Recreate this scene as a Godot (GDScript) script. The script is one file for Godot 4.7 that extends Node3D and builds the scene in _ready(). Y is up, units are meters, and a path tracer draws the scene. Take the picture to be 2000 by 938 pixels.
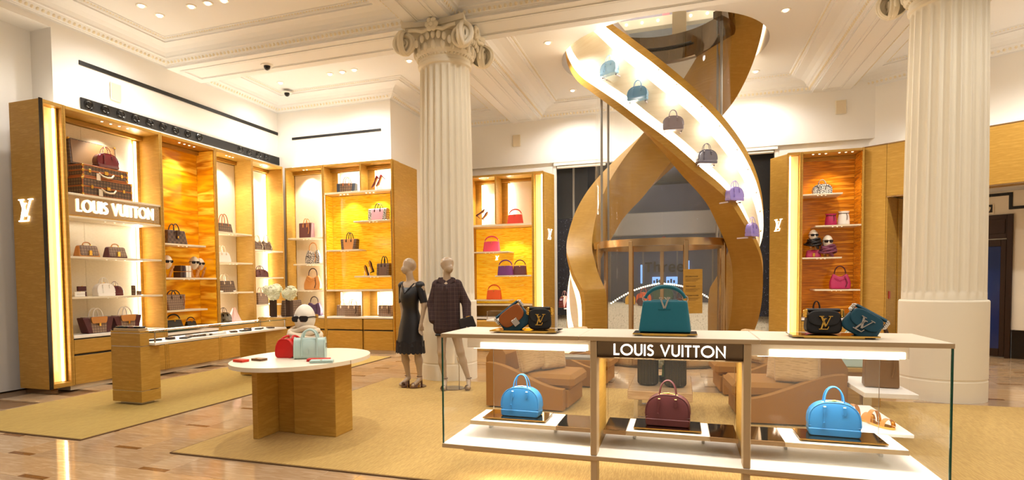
extends Node3D
# A fashion boutique: left wall of lit oak cabinets, coffered ceiling, double spiral round a glass lift, counter in front.

var used := {}
var M := {}
var arrays_cache := {}

# ---------------------------------------------------------------- mesh builder
class Mb:
	var v := PackedVector3Array()
	var n := PackedVector3Array()
	var uv := PackedVector2Array()
	var ix := PackedInt32Array()
	var T := Transform3D()

	func empty() -> bool:
		return ix.is_empty()

	# a flat polygon, turned so that its normal points along out
	func poly(p: Array, out: Vector3) -> void:
		var nn := Vector3.ZERO
		for i in p.size():
			var a: Vector3 = p[i]
			var b: Vector3 = p[(i + 1) % p.size()]
			nn += a.cross(b)
		if nn.length() < 1e-12:
			return
		nn = nn.normalized()
		var rev := nn.dot(out) < 0.0
		if rev:
			nn = -nn
		var base := v.size()
		var wn := (T.basis * nn).normalized()
		var ax := nn.abs()
		for q in p:
			var q3: Vector3 = q
			v.append(T * q3)
			n.append(wn)
			if ax.z >= ax.x and ax.z >= ax.y:
				uv.append(Vector2(q3.x, -q3.y))
			elif ax.y >= ax.x:
				uv.append(Vector2(q3.x, q3.z))
			else:
				uv.append(Vector2(q3.z, -q3.y))
		for i in range(1, p.size() - 1):
			if rev:
				ix.append_array(PackedInt32Array([base, base + i, base + i + 1]))
			else:
				ix.append_array(PackedInt32Array([base, base + i + 1, base + i]))

	func box(c: Vector3, s: Vector3, b := 0.0) -> void:
		var h := s * 0.5
		b = minf(b, minf(h.x, minf(h.y, h.z)) * 0.9)
		var dirs := [Vector3.RIGHT, Vector3.UP, Vector3.BACK]
		for a in 3:
			for sg in [-1.0, 1.0]:
				var pts := []
				for k in [[-1, -1], [1, -1], [1, 1], [-1, 1]]:
					var p := Vector3.ZERO
					p[a] = sg * h[a]
					p[(a + 1) % 3] = k[0] * (h[(a + 1) % 3] - b)
					p[(a + 2) % 3] = k[1] * (h[(a + 2) % 3] - b)
					pts.append(c + p)
				poly(pts, dirs[a] * sg)
		if b <= 0.0:
			return
		for a in 3:
			var i := (a + 1) % 3
			var j := (a + 2) % 3
			for si in [-1.0, 1.0]:
				for sj in [-1.0, 1.0]:
					var pts := []
					for k in [[0, -1], [0, 1], [1, 1], [1, -1]]:
						var p := Vector3.ZERO
						p[a] = k[1] * (h[a] - b)
						p[i] = si * (h[i] - (b if k[0] == 1 else 0.0))
						p[j] = sj * (h[j] - (b if k[0] == 0 else 0.0))
						pts.append(c + p)
					poly(pts, dirs[i] * si + dirs[j] * sj)
		for sx in [-1.0, 1.0]:
			for sy in [-1.0, 1.0]:
				for sz in [-1.0, 1.0]:
					var sgn := Vector3(sx, sy, sz)
					var pts := []
					for a in 3:
						var p := Vector3(sx * (h.x - b), sy * (h.y - b), sz * (h.z - b))
						p[a] = sgn[a] * h[a]
						pts.append(c + p)
					poly(pts, sgn)

	# from corner to corner
	func bb(lo: Vector3, hi: Vector3, b := 0.0) -> void:
		box((lo + hi) * 0.5, (hi - lo).abs(), b)

	# rows of points joined to a smooth surface
	func grid(rows: Array, closed := false, flip := 0) -> void:
		var R := rows.size()
		var C: int = rows[0].size()
		var base := v.size()
		var cen := Vector3.ZERO
		for r in rows:
			for p in r:
				cen += p
		cen /= float(R * C)
		var nn := PackedVector3Array()
		var vol := 0.0
		for i in R:
			var row: PackedVector3Array = rows[i]
			var up: PackedVector3Array = rows[maxi(i - 1, 0)]
			var dn: PackedVector3Array = rows[mini(i + 1, R - 1)]
			for j in C:
				var l: int
				var r: int
				if closed:
					l = (j - 1 + C) % C
					r = (j + 1) % C
				else:
					l = maxi(j - 1, 0)
					r = mini(j + 1, C - 1)
				var du := row[r] - row[l]
				if du.length_squared() < 1e-14:
					du = (dn[r] + up[r]) - (dn[l] + up[l])
				var dv := dn[j] - up[j]
				if dv.length_squared() < 1e-14:
					dv = dn[(j + 1) % C] - up[(j + 1) % C]
				var q := du.cross(dv)
				if q.length_squared() < 1e-18:
					q = (row[j] - cen)
					if vol < 0:
						q = -q
				q = q.normalized()
				nn.append(q)
				vol += q.dot(row[j] - cen)
		var rev := vol < 0.0
		if flip != 0:
			rev = flip < 0
		for i in R:
			var row: PackedVector3Array = rows[i]
			for j in C:
				v.append(T * row[j])
				var q := nn[i * C + j]
				if rev:
					q = -q
				n.append((T.basis * q).normalized())
				uv.append(Vector2(float(j) / float(C), float(i) / float(R)))
		var CC := C if closed else C - 1
		for i in R - 1:
			for j in CC:
				var a := base + i * C + j
				var b := base + i * C + (j + 1) % C
				var c := a + C
				var d := b + C
				# normal is du x dv: a->b is du, a->c is dv
				if rev:
					ix.append_array(PackedInt32Array([a, b, c, b, d, c]))
				else:
					ix.append_array(PackedInt32Array([a, c, b, b, c, d]))

	func ring(c: Vector3, x: Vector3, y: Vector3, seg: int) -> PackedVector3Array:
		var o := PackedVector3Array()
		for i in seg:
			var a := TAU * i / seg
			o.append(c + x * cos(a) + y * sin(a))
		return o

	# profile of (radius, height) turned about the y axis at c; creased between profile points unless smooth
	func lathe(c: Vector3, prof: Array, seg := 24, smooth := false) -> void:
		var rings := []
		for p in prof:
			rings.append(ring(c + Vector3(0, p.y, 0), Vector3(maxf(p.x, 1e-4), 0, 0), Vector3(0, 0, maxf(p.x, 1e-4)), seg))
		if smooth:
			grid(rings, true, -1 if prof[0].y > prof[-1].y else 1)
			return
		for i in rings.size() - 1:
			# outside is to the right of a profile that runs upwards
			grid([rings[i], rings[i + 1]], true, 1)

	func tube(path: Array, r, seg := 8, closed := false, caps := true) -> void:
		var N := path.size()
		var rows := []
		var side := Vector3.ZERO
		for i in N:
			var a: Vector3 = path[(i - 1 + N) % N] if closed else path[maxi(i - 1, 0)]
			var b: Vector3 = path[(i + 1) % N] if closed else path[mini(i + 1, N - 1)]
			var t := (b - a).normalized()
			if side == Vector3.ZERO:
				side = t.cross(Vector3.UP if absf(t.y) < 0.9 else Vector3.RIGHT).normalized()
			else:
				side = (side - t * side.dot(t)).normalized()
			var up := side.cross(t)
			var rr: float = r[i] if r is Array else r
			rows.append(ring(path[i], side * rr, up * rr, seg))
		if closed:
			rows.append(rows[0])
		grid(rows, true, -1)
		if caps and not closed:
			poly(Array(rows[0]), path[0] - path[1])
			poly(Array(rows[-1]), path[-1] - path[-2])

	# outline in x,y pushed along z from z0 to z1, sides smooth where the outline turns gently
	func prism(o: PackedVector2Array, z0: float, z1: float) -> void:
		var t := Geometry2D.triangulate_polygon(o)
		var ccw := not Geometry2D.is_polygon_clockwise(o)
		var N := o.size()
		for f in 2:
			var z := z1 if f == 0 else z0
			for k in range(0, t.size(), 3):
				poly([Vector3(o[t[k]].x, o[t[k]].y, z), Vector3(o[t[k + 1]].x, o[t[k + 1]].y, z), Vector3(o[t[k + 2]].x, o[t[k + 2]].y, z)], Vector3(0, 0, z1 - z0) * (1 if f == 0 else -1))
		for i in N:
			var a := o[i]
			var b := o[(i + 1) % N]
			var d := (b - a)
			if d.length() < 1e-7:
				continue
			var out := Vector3(d.y, -d.x, 0) * (1.0 if ccw else -1.0)
			poly([Vector3(a.x, a.y, z0), Vector3(b.x, b.y, z0), Vector3(b.x, b.y, z1), Vector3(a.x, a.y, z1)], out)

	# a soft closed body: outline in x,y, given depth at the bottom and at the top; small p makes it boxy
	func pouch(o: PackedVector2Array, d0: float, d1: float, p := 0.25, steps := 11) -> void:
		var lo := Vector2(1e9, 1e9)
		var hi := -lo
		for q in o:
			lo = lo.min(q)
			hi = hi.max(q)
		var c := Vector2((lo.x + hi.x) * 0.5, lo.y + (hi.y - lo.y) * 0.45)
		var rows := []
		for k in steps + 1:
			var a := PI * (0.004 + 0.992 * k / steps)
			# crowd the steps towards the rim of the body
			a = a + 0.30 * sin(2.0 * a) * -1.0 * 0.5
			var s := pow(maxf(sin(a), 1e-4), p)
			var zz := signf(cos(a)) * pow(absf(cos(a)), p)
			var row := PackedVector3Array()
			for q in o:
				var w := c + (q - c) * s
				var f := clampf((w.y - lo.y) / maxf(hi.y - lo.y, 1e-6), 0, 1)
				row.append(Vector3(w.x, w.y, zz * lerpf(d0, d1, f) * 0.5))
			if k == 0 or k == steps:
				# close the flat face down to its middle
				var sub := []
				for f2 in [0.02, 0.5]:
					var r2 := PackedVector3Array()
					for q3 in row:
						var m := V3c(c, lo, hi, zz, d0, d1, q3, f2)
						r2.append(m)
					sub.append(r2)
				if k == 0:
					rows.append(sub[0])
					rows.append(sub[1])
					rows.append(row)
				else:
					rows.append(row)
					rows.append(sub[1])
					rows.append(sub[0])
				continue
			rows.append(row)
		grid(rows, true)

	func V3c(c: Vector2, lo: Vector2, hi: Vector2, zz: float, d0: float, d1: float, q: Vector3, f: float) -> Vector3:
		var w := c + (Vector2(q.x, q.y) - c) * f
		var g := clampf((w.y - lo.y) / maxf(hi.y - lo.y, 1e-6), 0, 1)
		return Vector3(w.x, w.y, zz * lerpf(d0, d1, g) * 0.5)

	func ball(c: Vector3, s: Vector3, seg := 12, rings := 8) -> void:
		var rows := []
		for i in rings + 1:
			var a := PI * clampf(float(i) / rings, 0.002, 0.998)
			rows.append(ring(c + Vector3(0, cos(a) * s.y, 0), Vector3(sin(a) * s.x, 0, 0), Vector3(0, 0, sin(a) * s.z), seg))
		grid(rows, true, -1)

	# a flat stroke of width w along a polyline in x,y, with thickness z0..z1 (lettering)
	func stroke(p: Array, w: float, z0: float, z1: float, closed := false) -> void:
		var N := p.size()
		var L := []
		var R := []
		for i in N:
			var a: Vector2 = p[(i - 1 + N) % N] if closed else p[maxi(i - 1, 0)]
			var b: Vector2 = p[(i + 1) % N] if closed else p[mini(i + 1, N - 1)]
			var q: Vector2 = p[i]
			var d0 := (q - a).normalized()
			var d1 := (b - q).normalized()
			if d0 == Vector2.ZERO:
				d0 = d1
			if d1 == Vector2.ZERO:
				d1 = d0
			var m := (Vector2(-d0.y, d0.x) + Vector2(-d1.y, d1.x))
			m = m.normalized() / maxf(0.5, m.normalized().dot(Vector2(-d0.y, d0.x)))
			L.append(q + m * w * 0.5)
			R.append(q - m * w * 0.5)
		for i in (N if closed else N - 1):
			var j := (i + 1) % N
			var quad := [L[i], L[j], R[j], R[i]]
			for f in 2:
				var z := z1 if f == 0 else z0
				var pts := []
				for q in quad:
					pts.append(Vector3(q.x, q.y, z))
				poly(pts, Vector3(0, 0, z1 - z0) * (1 if f == 0 else -1))
			for e in [[L[i], L[j], 1.0], [R[i], R[j], -1.0]]:
				var d: Vector2 = e[1] - e[0]
				poly([Vector3(e[0].x, e[0].y, z0), Vector3(e[1].x, e[1].y, z0), Vector3(e[1].x, e[1].y, z1), Vector3(e[0].x, e[0].y, z1)], Vector3(-d.y, d.x, 0) * e[2])
		if not closed:
			for e in [[L[0], R[0], p[0] - p[1]], [L[-1], R[-1], p[-1] - p[-2]]]:
				poly([Vector3(e[0].x, e[0].y, z0), Vector3(e[1].x, e[1].y, z0), Vector3(e[1].x, e[1].y, z1), Vector3(e[0].x, e[0].y, z1)], Vector3(e[2].x, e[2].y, 0))

	# the smooth union of tapered capsules [a, b, ra, rb] as surface nets
	func blob(bones: Array, cell: float, k: float) -> void:
		var lo := Vector3(1e9, 1e9, 1e9)
		var hi := -lo
		for b in bones:
			var r := maxf(b[2], b[3]) + 3.0 * cell
			lo = lo.min((b[0] as Vector3).min(b[1]) - Vector3(r, r, r))
			hi = hi.max((b[0] as Vector3).max(b[1]) + Vector3(r, r, r))
		var nx := int((hi.x - lo.x) / cell) + 2
		var ny := int((hi.y - lo.y) / cell) + 2
		var nz := int((hi.z - lo.z) / cell) + 2
		var f := PackedFloat32Array()
		f.resize(nx * ny * nz)
		var act := {}
		for b in bones:
			var A: Vector3 = b[0]
			var B: Vector3 = b[1]
			var ra: float = b[2]
			var rb: float = b[3]
			var rr := maxf(ra, rb) + 2.2 * cell + k * 1.5
			var l := ((A.min(B) - Vector3(rr, rr, rr)) - lo) / cell
			var h := ((A.max(B) + Vector3(rr, rr, rr)) - lo) / cell
			var ab := B - A
			var len2 := maxf(ab.length_squared(), 1e-9)
			for z in range(maxi(0, int(l.z)), mini(nz, int(h.z) + 1)):
				for y in range(maxi(0, int(l.y)), mini(ny, int(h.y) + 1)):
					var at := (z * ny + y) * nx
					for x in range(maxi(0, int(l.x)), mini(nx, int(h.x) + 1)):
						var p := lo + Vector3(x, y, z) * cell
						var t := clampf((p - A).dot(ab) / len2, 0.0, 1.0)
						var d := p.distance_to(A + ab * t) - lerpf(ra, rb, t)
						if d < rr:
							f[at + x] += exp(-d / k)
		# inside where the sum exceeds 1
		var id := {}
		var base := v.size()
		var sy := nx
		var sz := nx * ny
		var offs := [0, 1, sy, sy + 1, sz, sz + 1, sz + sy, sz + sy + 1]
		var cells := PackedInt32Array()
		for z in nz - 1:
			for y in ny - 1:
				var at := (z * ny + y) * nx
				for x in nx - 1:
					var i := at + x
					var f0 := f[i]
					var s := f0 > 1.0
					var mix := false
					for o in offs:
						if (f[i + o] > 1.0) != s:
							mix = true
							break
					if mix:
						cells.append(i)
		for i in cells:
			var x := i % nx
			var y := (i / nx) % ny
			var z := i / sz
			var vals := []
			for o in offs:
				vals.append(-k * log(maxf(f[i + o], 1e-12)))
			var c := Vector3.ZERO
			var cnt := 0
			for e in [[0, 1], [2, 3], [4, 5], [6, 7], [0, 2], [1, 3], [4, 6], [5, 7], [0, 4], [1, 5], [2, 6], [3, 7]]:
				var a: float = vals[e[0]]
				var b: float = vals[e[1]]
				if (a < 0) != (b < 0):
					var t := a / (a - b)
					var pa := Vector3(e[0] & 1, (e[0] >> 1) & 1, (e[0] >> 2) & 1)
					var pb := Vector3(e[1] & 1, (e[1] >> 1) & 1, (e[1] >> 2) & 1)
					c += pa.lerp(pb, t)
					cnt += 1
			c /= float(cnt)
			var g := Vector3(vals[1] + vals[3] + vals[5] + vals[7] - vals[0] - vals[2] - vals[4] - vals[6], vals[2] + vals[3] + vals[6] + vals[7] - vals[0] - vals[1] - vals[4] - vals[5], vals[4] + vals[5] + vals[6] + vals[7] - vals[0] - vals[1] - vals[2] - vals[3])
			id[i] = v.size()
			var wp := lo + (Vector3(x, y, z) + c) * cell
			v.append(T * wp)
			n.append((T.basis * g).normalized())
			uv.append(Vector2(wp.x, wp.y))
		for i in cells:
			var s := f[i] > 1.0
			for ax in 3:
				var st: int = [1, sy, sz][ax]
				var q := i + st
				if q >= f.size():
					continue
				var s2 := f[q] > 1.0
				if s == s2:
					continue
				var u: int = [sy, sz, 1][ax]
				var w: int = [sz, 1, sy][ax]
				if not (id.has(i - u) and id.has(i - w) and id.has(i - u - w)):
					continue
				var a: int = id[i]
				var b: int = id[i - u]
				var c: int = id[i - u - w]
				var d: int = id[i - w]
				if s:
					ix.append_array(PackedInt32Array([a, c, b, a, d, c]))
				else:
					ix.append_array(PackedInt32Array([a, b, c, a, c, d]))

	func mesh(mat: Material) -> ArrayMesh:
		var m := ArrayMesh.new()
		var a := []
		a.resize(Mesh.ARRAY_MAX)
		a[Mesh.ARRAY_VERTEX] = v
		a[Mesh.ARRAY_NORMAL] = n
		a[Mesh.ARRAY_TEX_UV] = uv
		a[Mesh.ARRAY_INDEX] = ix
		m.add_surface_from_arrays(Mesh.PRIMITIVE_TRIANGLES, a)
		m.surface_set_material(0, mat)
		return m

# ---------------------------------------------------------------- nodes
func numbered(called: String) -> String:
	if not used.has(called):
		used[called] = 0
		return called
	used[called] += 1
	return "%s_%03d" % [called, used[called]]

func tag(o: Node, label := "", category := "", group := "", kind := "") -> void:
	for p in [["label", label], ["category", category], ["group", group], ["kind", kind]]:
		if p[1] != "":
			o.set_meta(p[0], p[1])

func thing(called: String, label: String, category: String, at := Vector3.ZERO, turn := 0.0, group := "") -> Node3D:
	var o := Node3D.new()
	o.name = numbered(called)
	add_child(o)
	o.position = at
	o.rotation_degrees.y = turn
	tag(o, label, category, group)
	return o

func part(parent: Node, called: String, b: Mb, mat: Material, label := "") -> MeshInstance3D:
	var o := MeshInstance3D.new()
	o.name = called
	o.mesh = b.mesh(mat)
	parent.add_child(o, true)
	if label != "":
		o.set_meta("label", label)
	return o

func single(called: String, label: String, category: String, b: Mb, mat: Material, at := Vector3.ZERO, turn := 0.0, group := "") -> MeshInstance3D:
	var o := MeshInstance3D.new()
	o.name = numbered(called)
	o.mesh = b.mesh(mat)
	add_child(o)
	o.position = at
	o.rotation_degrees.y = turn
	tag(o, label, category, group)
	return o

func struct(called: String, b: Mb, mat: Material, label := "") -> MeshInstance3D:
	var o := MeshInstance3D.new()
	o.name = numbered(called)
	o.mesh = b.mesh(mat)
	add_child(o)
	tag(o, label, "", "", "structure")
	return o

func bx(lo: Vector3, hi: Vector3, bev := 0.0) -> Mb:
	var b := Mb.new()
	b.bb(lo, hi, bev)
	return b

func V(x: float, y: float, z: float) -> Vector3:
	return Vector3(x, y, z)

# ---------------------------------------------------------------- materials
func mat(called: String, col: Color, rough := 0.6, metal := 0.0) -> StandardMaterial3D:
	var m := StandardMaterial3D.new()
	m.resource_name = called
	m.albedo_color = col
	m.roughness = rough
	m.metallic = metal
	M[called] = m
	return m

func glow(called: String, col: Color, energy: float) -> StandardMaterial3D:
	var m := mat(called, col, 0.6)
	m.emission_enabled = true
	m.emission = col
	m.emission_energy_multiplier = energy
	return m

func glass(called: String, col: Color, alpha: float) -> StandardMaterial3D:
	var m := mat(called, Color(col.r, col.g, col.b, alpha), 0.0)
	m.transparency = BaseMaterial3D.TRANSPARENCY_ALPHA
	return m

func mapped(m: StandardMaterial3D, t: Texture2D, s: Vector3) -> StandardMaterial3D:
	m.albedo_texture = t
	m.uv1_triplanar = true
	m.uv1_scale = s
	return m

func paint(w: int, h: int, f: Callable) -> ImageTexture:
	var im := Image.create(w, h, false, Image.FORMAT_RGB8)
	for y in h:
		for x in w:
			im.set_pixel(x, y, f.call(x, y))
	return ImageTexture.create_from_image(im)

func noise(sd: int, freq: float, oct := 4) -> FastNoiseLite:
	var q := FastNoiseLite.new()
	q.seed = sd
	q.frequency = freq
	q.fractal_octaves = oct
	q.noise_type = FastNoiseLite.TYPE_SIMPLEX_SMOOTH
	return q

# a seamless noise picture through a colour ramp
func ramp_tex(sd: int, freq: float, oct: int, cols: Array, w := 512, h := 512, offs := []) -> ImageTexture:
	var im := noise(sd, freq, oct).get_seamless_image(w, h)
	var g := Gradient.new()
	var o := PackedFloat32Array()
	var c := PackedColorArray()
	for i in cols.size():
		o.append(float(i) / maxf(cols.size() - 1, 1) if offs.is_empty() else offs[i])
		c.append(cols[i])
	g.offsets = o
	g.colors = c
	var lut := []
	for i in 256:
		lut.append(g.sample(i / 255.0))
	var outi := Image.create(w, h, false, Image.FORMAT_RGB8)
	for y in h:
		for x in w:
			outi.set_pixel(x, y, lut[int(im.get_pixel(x, y).r * 255.0)])
	return ImageTexture.create_from_image(outi)

# ---------------------------------------------------------------- the scene
func _ready() -> void:
	var cam := Camera3D.new()
	cam.name = "camera"
	add_child(cam)
	cam.transform = Transform3D(Basis(V(0.9445, -0.0109, -0.3284), V(-0.0029, 0.9991, -0.0416), V(0.3286, 0.0402, 0.9436)).orthonormalized(), V(0, 1.45, 0))
	cam.projection = Camera3D.PROJECTION_FRUSTUM
	cam.near = 0.05
	cam.far = 80.0
	cam.size = 0.05 * 938.0 / 1161.6
	cam.frustum_offset = Vector2(0.05 * 75.9 / 1161.6, 0.05 * 128.8 / 1161.6)
	cam.current = true
	var we := WorldEnvironment.new()
	we.name = "surroundings"
	var e := Environment.new()
	e.background_mode = Environment.BG_COLOR
	e.background_color = Color(0.01, 0.012, 0.02)
	e.tonemap_mode = Environment.TONE_MAPPER_LINEAR
	e.tonemap_exposure = EXPOSURE
	e.sdfgi_enabled = true
	e.ssao_enabled = true
	e.ssil_enabled = true
	we.environment = e
	add_child(we)
	make_materials()
	downlights()
	shell()
	ceiling()
	column(V(-3.33, 0, -8.4), "fluted white column behind the two mannequins")
	column(V(2.98, 0, -8.6), "fluted white column on the right beyond the counter")
	wall_cabinet_a()
	wall_cabinet_b()
	wall_cabinet_c()
	wall_cabinet_d()
	lift()
	ribbons()
	street_window()
	right_side()
	floor_and_rugs()
	counter()
	oval_table()
	showcase()
	seating()
	mannequins()
	goods_left()
	goods_back()
	goods_right()

const EXPOSURE := 1.08
const WARM := Color(1.0, 0.98, 0.95)
const SOFT := Color(1.0, 0.975, 0.92)

func spot(parent: Node, at: Vector3, dir: Vector3, energy: float, angle := 60.0, col := WARM, size := 0.06) -> void:
	var l := SpotLight3D.new()
	l.name = "lamp"
	parent.add_child(l, true)
	l.position = at
	l.basis = Basis.looking_at(dir, Vector3.FORWARD if absf(dir.normalized().y) > 0.95 else Vector3.UP)
	l.light_color = col
	l.light_energy = energy
	l.spot_angle = angle
	l.spot_angle_attenuation = 0.6
	l.light_size = size
	l.spot_range = 30.0
	l.spot_attenuation = 2.0
	l.shadow_enabled = true

func omni(parent: Node, at: Vector3, energy: float, col := WARM, size := 0.05) -> void:
	var l := OmniLight3D.new()
	l.name = "lamp"
	parent.add_child(l, true)
	l.position = at
	l.light_color = col
	l.light_energy = energy
	l.light_size = size
	l.omni_range = 30.0
	l.omni_attenuation = 2.0
	l.shadow_enabled = true

# a strip lamp: shines along dir
func area(parent: Node, at: Vector3, dir: Vector3, size: Vector2, energy: float, col := SOFT, up := Vector3.UP) -> void:
	var l := AreaLight3D.new()
	l.name = "lamp"
	parent.add_child(l, true)
	l.position = at
	l.basis = Basis.looking_at(dir, up if absf(dir.normalized().dot(up)) < 0.95 else Vector3.FORWARD)
	l.area_size = size
	l.area_normalize_energy = true
	l.light_color = col
	l.light_energy = energy
	l.area_range = 30.0
	l.area_attenuation = 2.0
	l.shadow_enabled = true

func make_materials() -> void:
	var C := func(r, g, b): return Color8(r, g, b)
	# oak veneer with a level grain
	var oak := ramp_tex(3, 0.012, 5, [C.call(166, 124, 46), C.call(186, 143, 62), C.call(177, 134, 54), C.call(193, 150, 68), C.call(171, 129, 49)], 512, 512)
	var w := mapped(mat("oak", Color(1, 1, 1), 0.42), oak, V(0.35, 3.2, 0.35))
	w.metallic_specular = 0.4
	var wl := mapped(mat("pale_oak", Color(1.2, 1.22, 1.25), 0.45), oak, V(0.3, 2.6, 0.3))
	wl.albedo_color = Color(1, 1, 1)
	wl.albedo_texture = ramp_tex(4, 0.014, 4, [C.call(234, 216, 180), C.call(244, 230, 200), C.call(238, 222, 188)], 256, 256)
	mat("wall_paint", Color8(244, 242, 238), 0.75)
	mat("ceiling_paint", Color8(240, 241, 242), 0.8)
	mat("plaster", Color8(240, 232, 212), 0.65)
	mat("cream_lacquer", Color8(235, 220, 190), 0.35)
	mat("shelf_board", Color8(226, 212, 184), 0.4)
	mat("counter_top", Color8(238, 226, 204), 0.38)
	mat("counter_edge", Color8(186, 160, 120), 0.4)
	mat("white_board", Color8(244, 240, 232), 0.4)
	mat("black", Color8(12, 11, 11), 0.5)
	mat("black_gloss", Color8(14, 13, 13), 0.15)
	mat("brass", Color8(226, 184, 96), 0.22, 1.0)
	mat("gold", Color8(236, 190, 90), 0.18, 1.0)
	mat("steel", Color8(205, 200, 192), 0.25, 1.0)
	mat("bronze_mirror", Color8(122, 100, 74), 0.04, 1.0)
	mat("bronze", Color8(196, 170, 132), 0.22, 1.0)
	mat("grey_metal", Color8(150, 146, 138), 0.5, 0.4)
	# woven wall panel behind the shelves
	mapped(mat("linen", Color(1, 1, 1), 0.85), ramp_tex(8, 0.05, 3, [C.call(226, 212, 182), C.call(240, 229, 204), C.call(232, 219, 190)], 256, 256), V(1.2, 9.0, 1.2))
	var amber_cols := [C.call(120, 56, 2), C.call(206, 126, 8), C.call(236, 164, 16), C.call(196, 112, 6), C.call(246, 190, 60), C.call(170, 88, 4)]
	for q in [["amber_left", amber_cols, 0.008, 0.2, 1.3], ["amber_gold", [C.call(190, 120, 8), C.call(232, 168, 26), C.call(242, 186, 48), C.call(218, 150, 14), C.call(250, 214, 120)], 0.014, 0.5, 6.0], ["amber_red", [C.call(104, 48, 5), C.call(190, 110, 16), C.call(146, 76, 8), C.call(226, 150, 40), C.call(124, 60, 6)], 0.012, 0.24, 4.6]]:
		var t := ramp_tex(21 + int(q[2] * 1000), q[2], 5, q[1], 512, 512)
		var m := mapped(mat(q[0], Color(1, 1, 1), 0.12), t, V(q[3] * 0.5, q[4] * 0.5, q[3] * 0.5))
		m.emission_enabled = true
		m.emission_texture = t
		m.emission_operator = BaseMaterial3D.EMISSION_OP_MULTIPLY
		m.emission = Color(1, 1, 1)
		m.emission_energy_multiplier = 0.5 if q[0] == "amber_gold" else 0.28
	# stone
	var trav := ramp_tex(31, 0.012, 5, [C.call(172, 142, 108), C.call(200, 172, 138), C.call(188, 158, 122), C.call(208, 182, 150), C.call(180, 150, 114)], 512, 512)
	for k in 3:
		var m := mapped(mat("stone_%d" % k, [Color(1, 1, 1), Color(0.94, 0.92, 0.90), Color(1.0, 0.97, 0.92)][k], 0.07), trav, V(0.35, 3.0, 2.4))
		m.uv1_offset = V(0.31 * k, 0.17 * k, 0.23 * k)
	mapped(mat("stone_dark", Color8(178, 144, 106), 0.08), trav, V(0.4, 3, 3))
	mat("stone_joint", Color8(128, 98, 66), 0.4)
	# rugs, combed along one direction
	var rug := ramp_tex(41, 0.03, 4, [C.call(156, 126, 80), C.call(206, 178, 128), C.call(182, 152, 102), C.call(214, 186, 136)], 512, 512)
	var r1 := mapped(mat("rug_wool", Color(0.97, 0.93, 0.74), 0.9), rug, V(3.6, 3.6, 0.28))
	r1.rim_enabled = true
	r1.rim = 0.3
	var r2 := mapped(mat("rug_silk", Color(0.90, 0.88, 0.62), 0.85), rug, V(3.6, 3.6, 0.26))
	r2.rim_enabled = true
	r2.rim = 0.3
	mat("rug_edge", Color8(110, 80, 44), 0.8)
	# upholstery
	var weave := paint(64, 64, func(x, y):
		var k: float = 0.82 + 0.18 * sin(x * TAU / 4.0) * sin(y * TAU / 8.0) + 0.06 * sin(x * 3.7 + y * 1.3)
		return Color(0.76 * k, 0.52 * k, 0.20 * k))
	mapped(mat("sofa_weave", Color(1, 1, 1), 0.9), weave, V(9, 9, 9))
	var silk := mapped(mat("cushion_silk", Color(1, 1, 1), 0.5), ramp_tex(51, 0.02, 4, [C.call(170, 134, 84), C.call(214, 180, 128), C.call(194, 158, 106)], 256, 256), V(1.5, 12, 1.5))
	silk.rim_enabled = true
	silk.rim = 0.4
	# glass
	glass("clear_glass", Color(0.95, 1.0, 0.97), 0.01).metallic_specular = 0.20
	glass("lift_glass", Color(0.95, 0.97, 0.92), 0.02).metallic_specular = 0.22
	glass("window_glass", Color(0.95, 0.97, 1.0), 0.01).metallic_specular = 0.10
	mat("glass_edge", Color8(28, 78, 62), 0.1)
	var sg := glass("smoked_glass", Color(0.12, 0.09, 0.06), 0.8)
	sg.roughness = 0.1
	# light fittings
	glow("lamp_white", Color(1.0, 0.93, 0.80), 4.0)
	glow("strip_light", Color(1.0, 0.90, 0.70), 5.0)
	glow("sign_light", Color(1.0, 0.97, 0.92), 2.6)
	glow("cove_light", Color(1.0, 0.95, 0.86), 2.2)
	glow("ribbon_light", Color(1.0, 0.94, 0.84), 4.6)
	glow("niche_glow", Color(0.98, 0.82, 0.50), 0.55)  # no fitting: yellow glow imitating strip light on the oak niche back
	glow("shade_light", Color(1.0, 0.90, 0.70), 1.0)
	glow("screen_light", Color(0.55, 0.75, 1.0), 0.9)
	# leathers
	for q in [["leather_blue", 38, 112, 168], ["leather_teal", 6, 110, 128], ["leather_teal_dark", 8, 72, 92], ["leather_plum", 88, 40, 42], ["leather_burgundy", 74, 14, 22], ["leather_red", 206, 22, 14], ["leather_orange", 235, 92, 18], ["leather_coral", 226, 62, 34], ["leather_pink", 226, 66, 92], ["leather_fuchsia", 176, 26, 84], ["leather_purple", 110, 44, 116], ["leather_violet", 74, 48, 92], ["leather_mint", 186, 210, 202], ["leather_tan", 196, 132, 64], ["leather_caramel", 160, 84, 20], ["leather_taupe", 104, 74, 58], ["leather_white", 240, 234, 224], ["leather_black", 16, 13, 12], ["leather_brown", 58, 34, 22], ["leather_camel", 128, 92, 52], ["leather_rose", 226, 150, 160], ["leather_cream", 226, 206, 176], ["leather_navy_grey", 40, 46, 54]]:
		mat(q[0], Color8(q[1], q[2], q[3]), 0.46)
	for q in [["patent_blue", 112, 172, 220], ["patent_sky", 160, 206, 238], ["patent_grey", 158, 148, 158], ["patent_slate", 116, 114, 130], ["patent_lilac", 156, 140, 216], ["patent_red", 90, 10, 20], ["patent_black", 14, 10, 10]]:
		var m := mat(q[0], Color8(q[1], q[2], q[3]), 0.2)
		m.clearcoat_enabled = true
		m.clearcoat = 0.7
		m.clearcoat_roughness = 0.1
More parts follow.
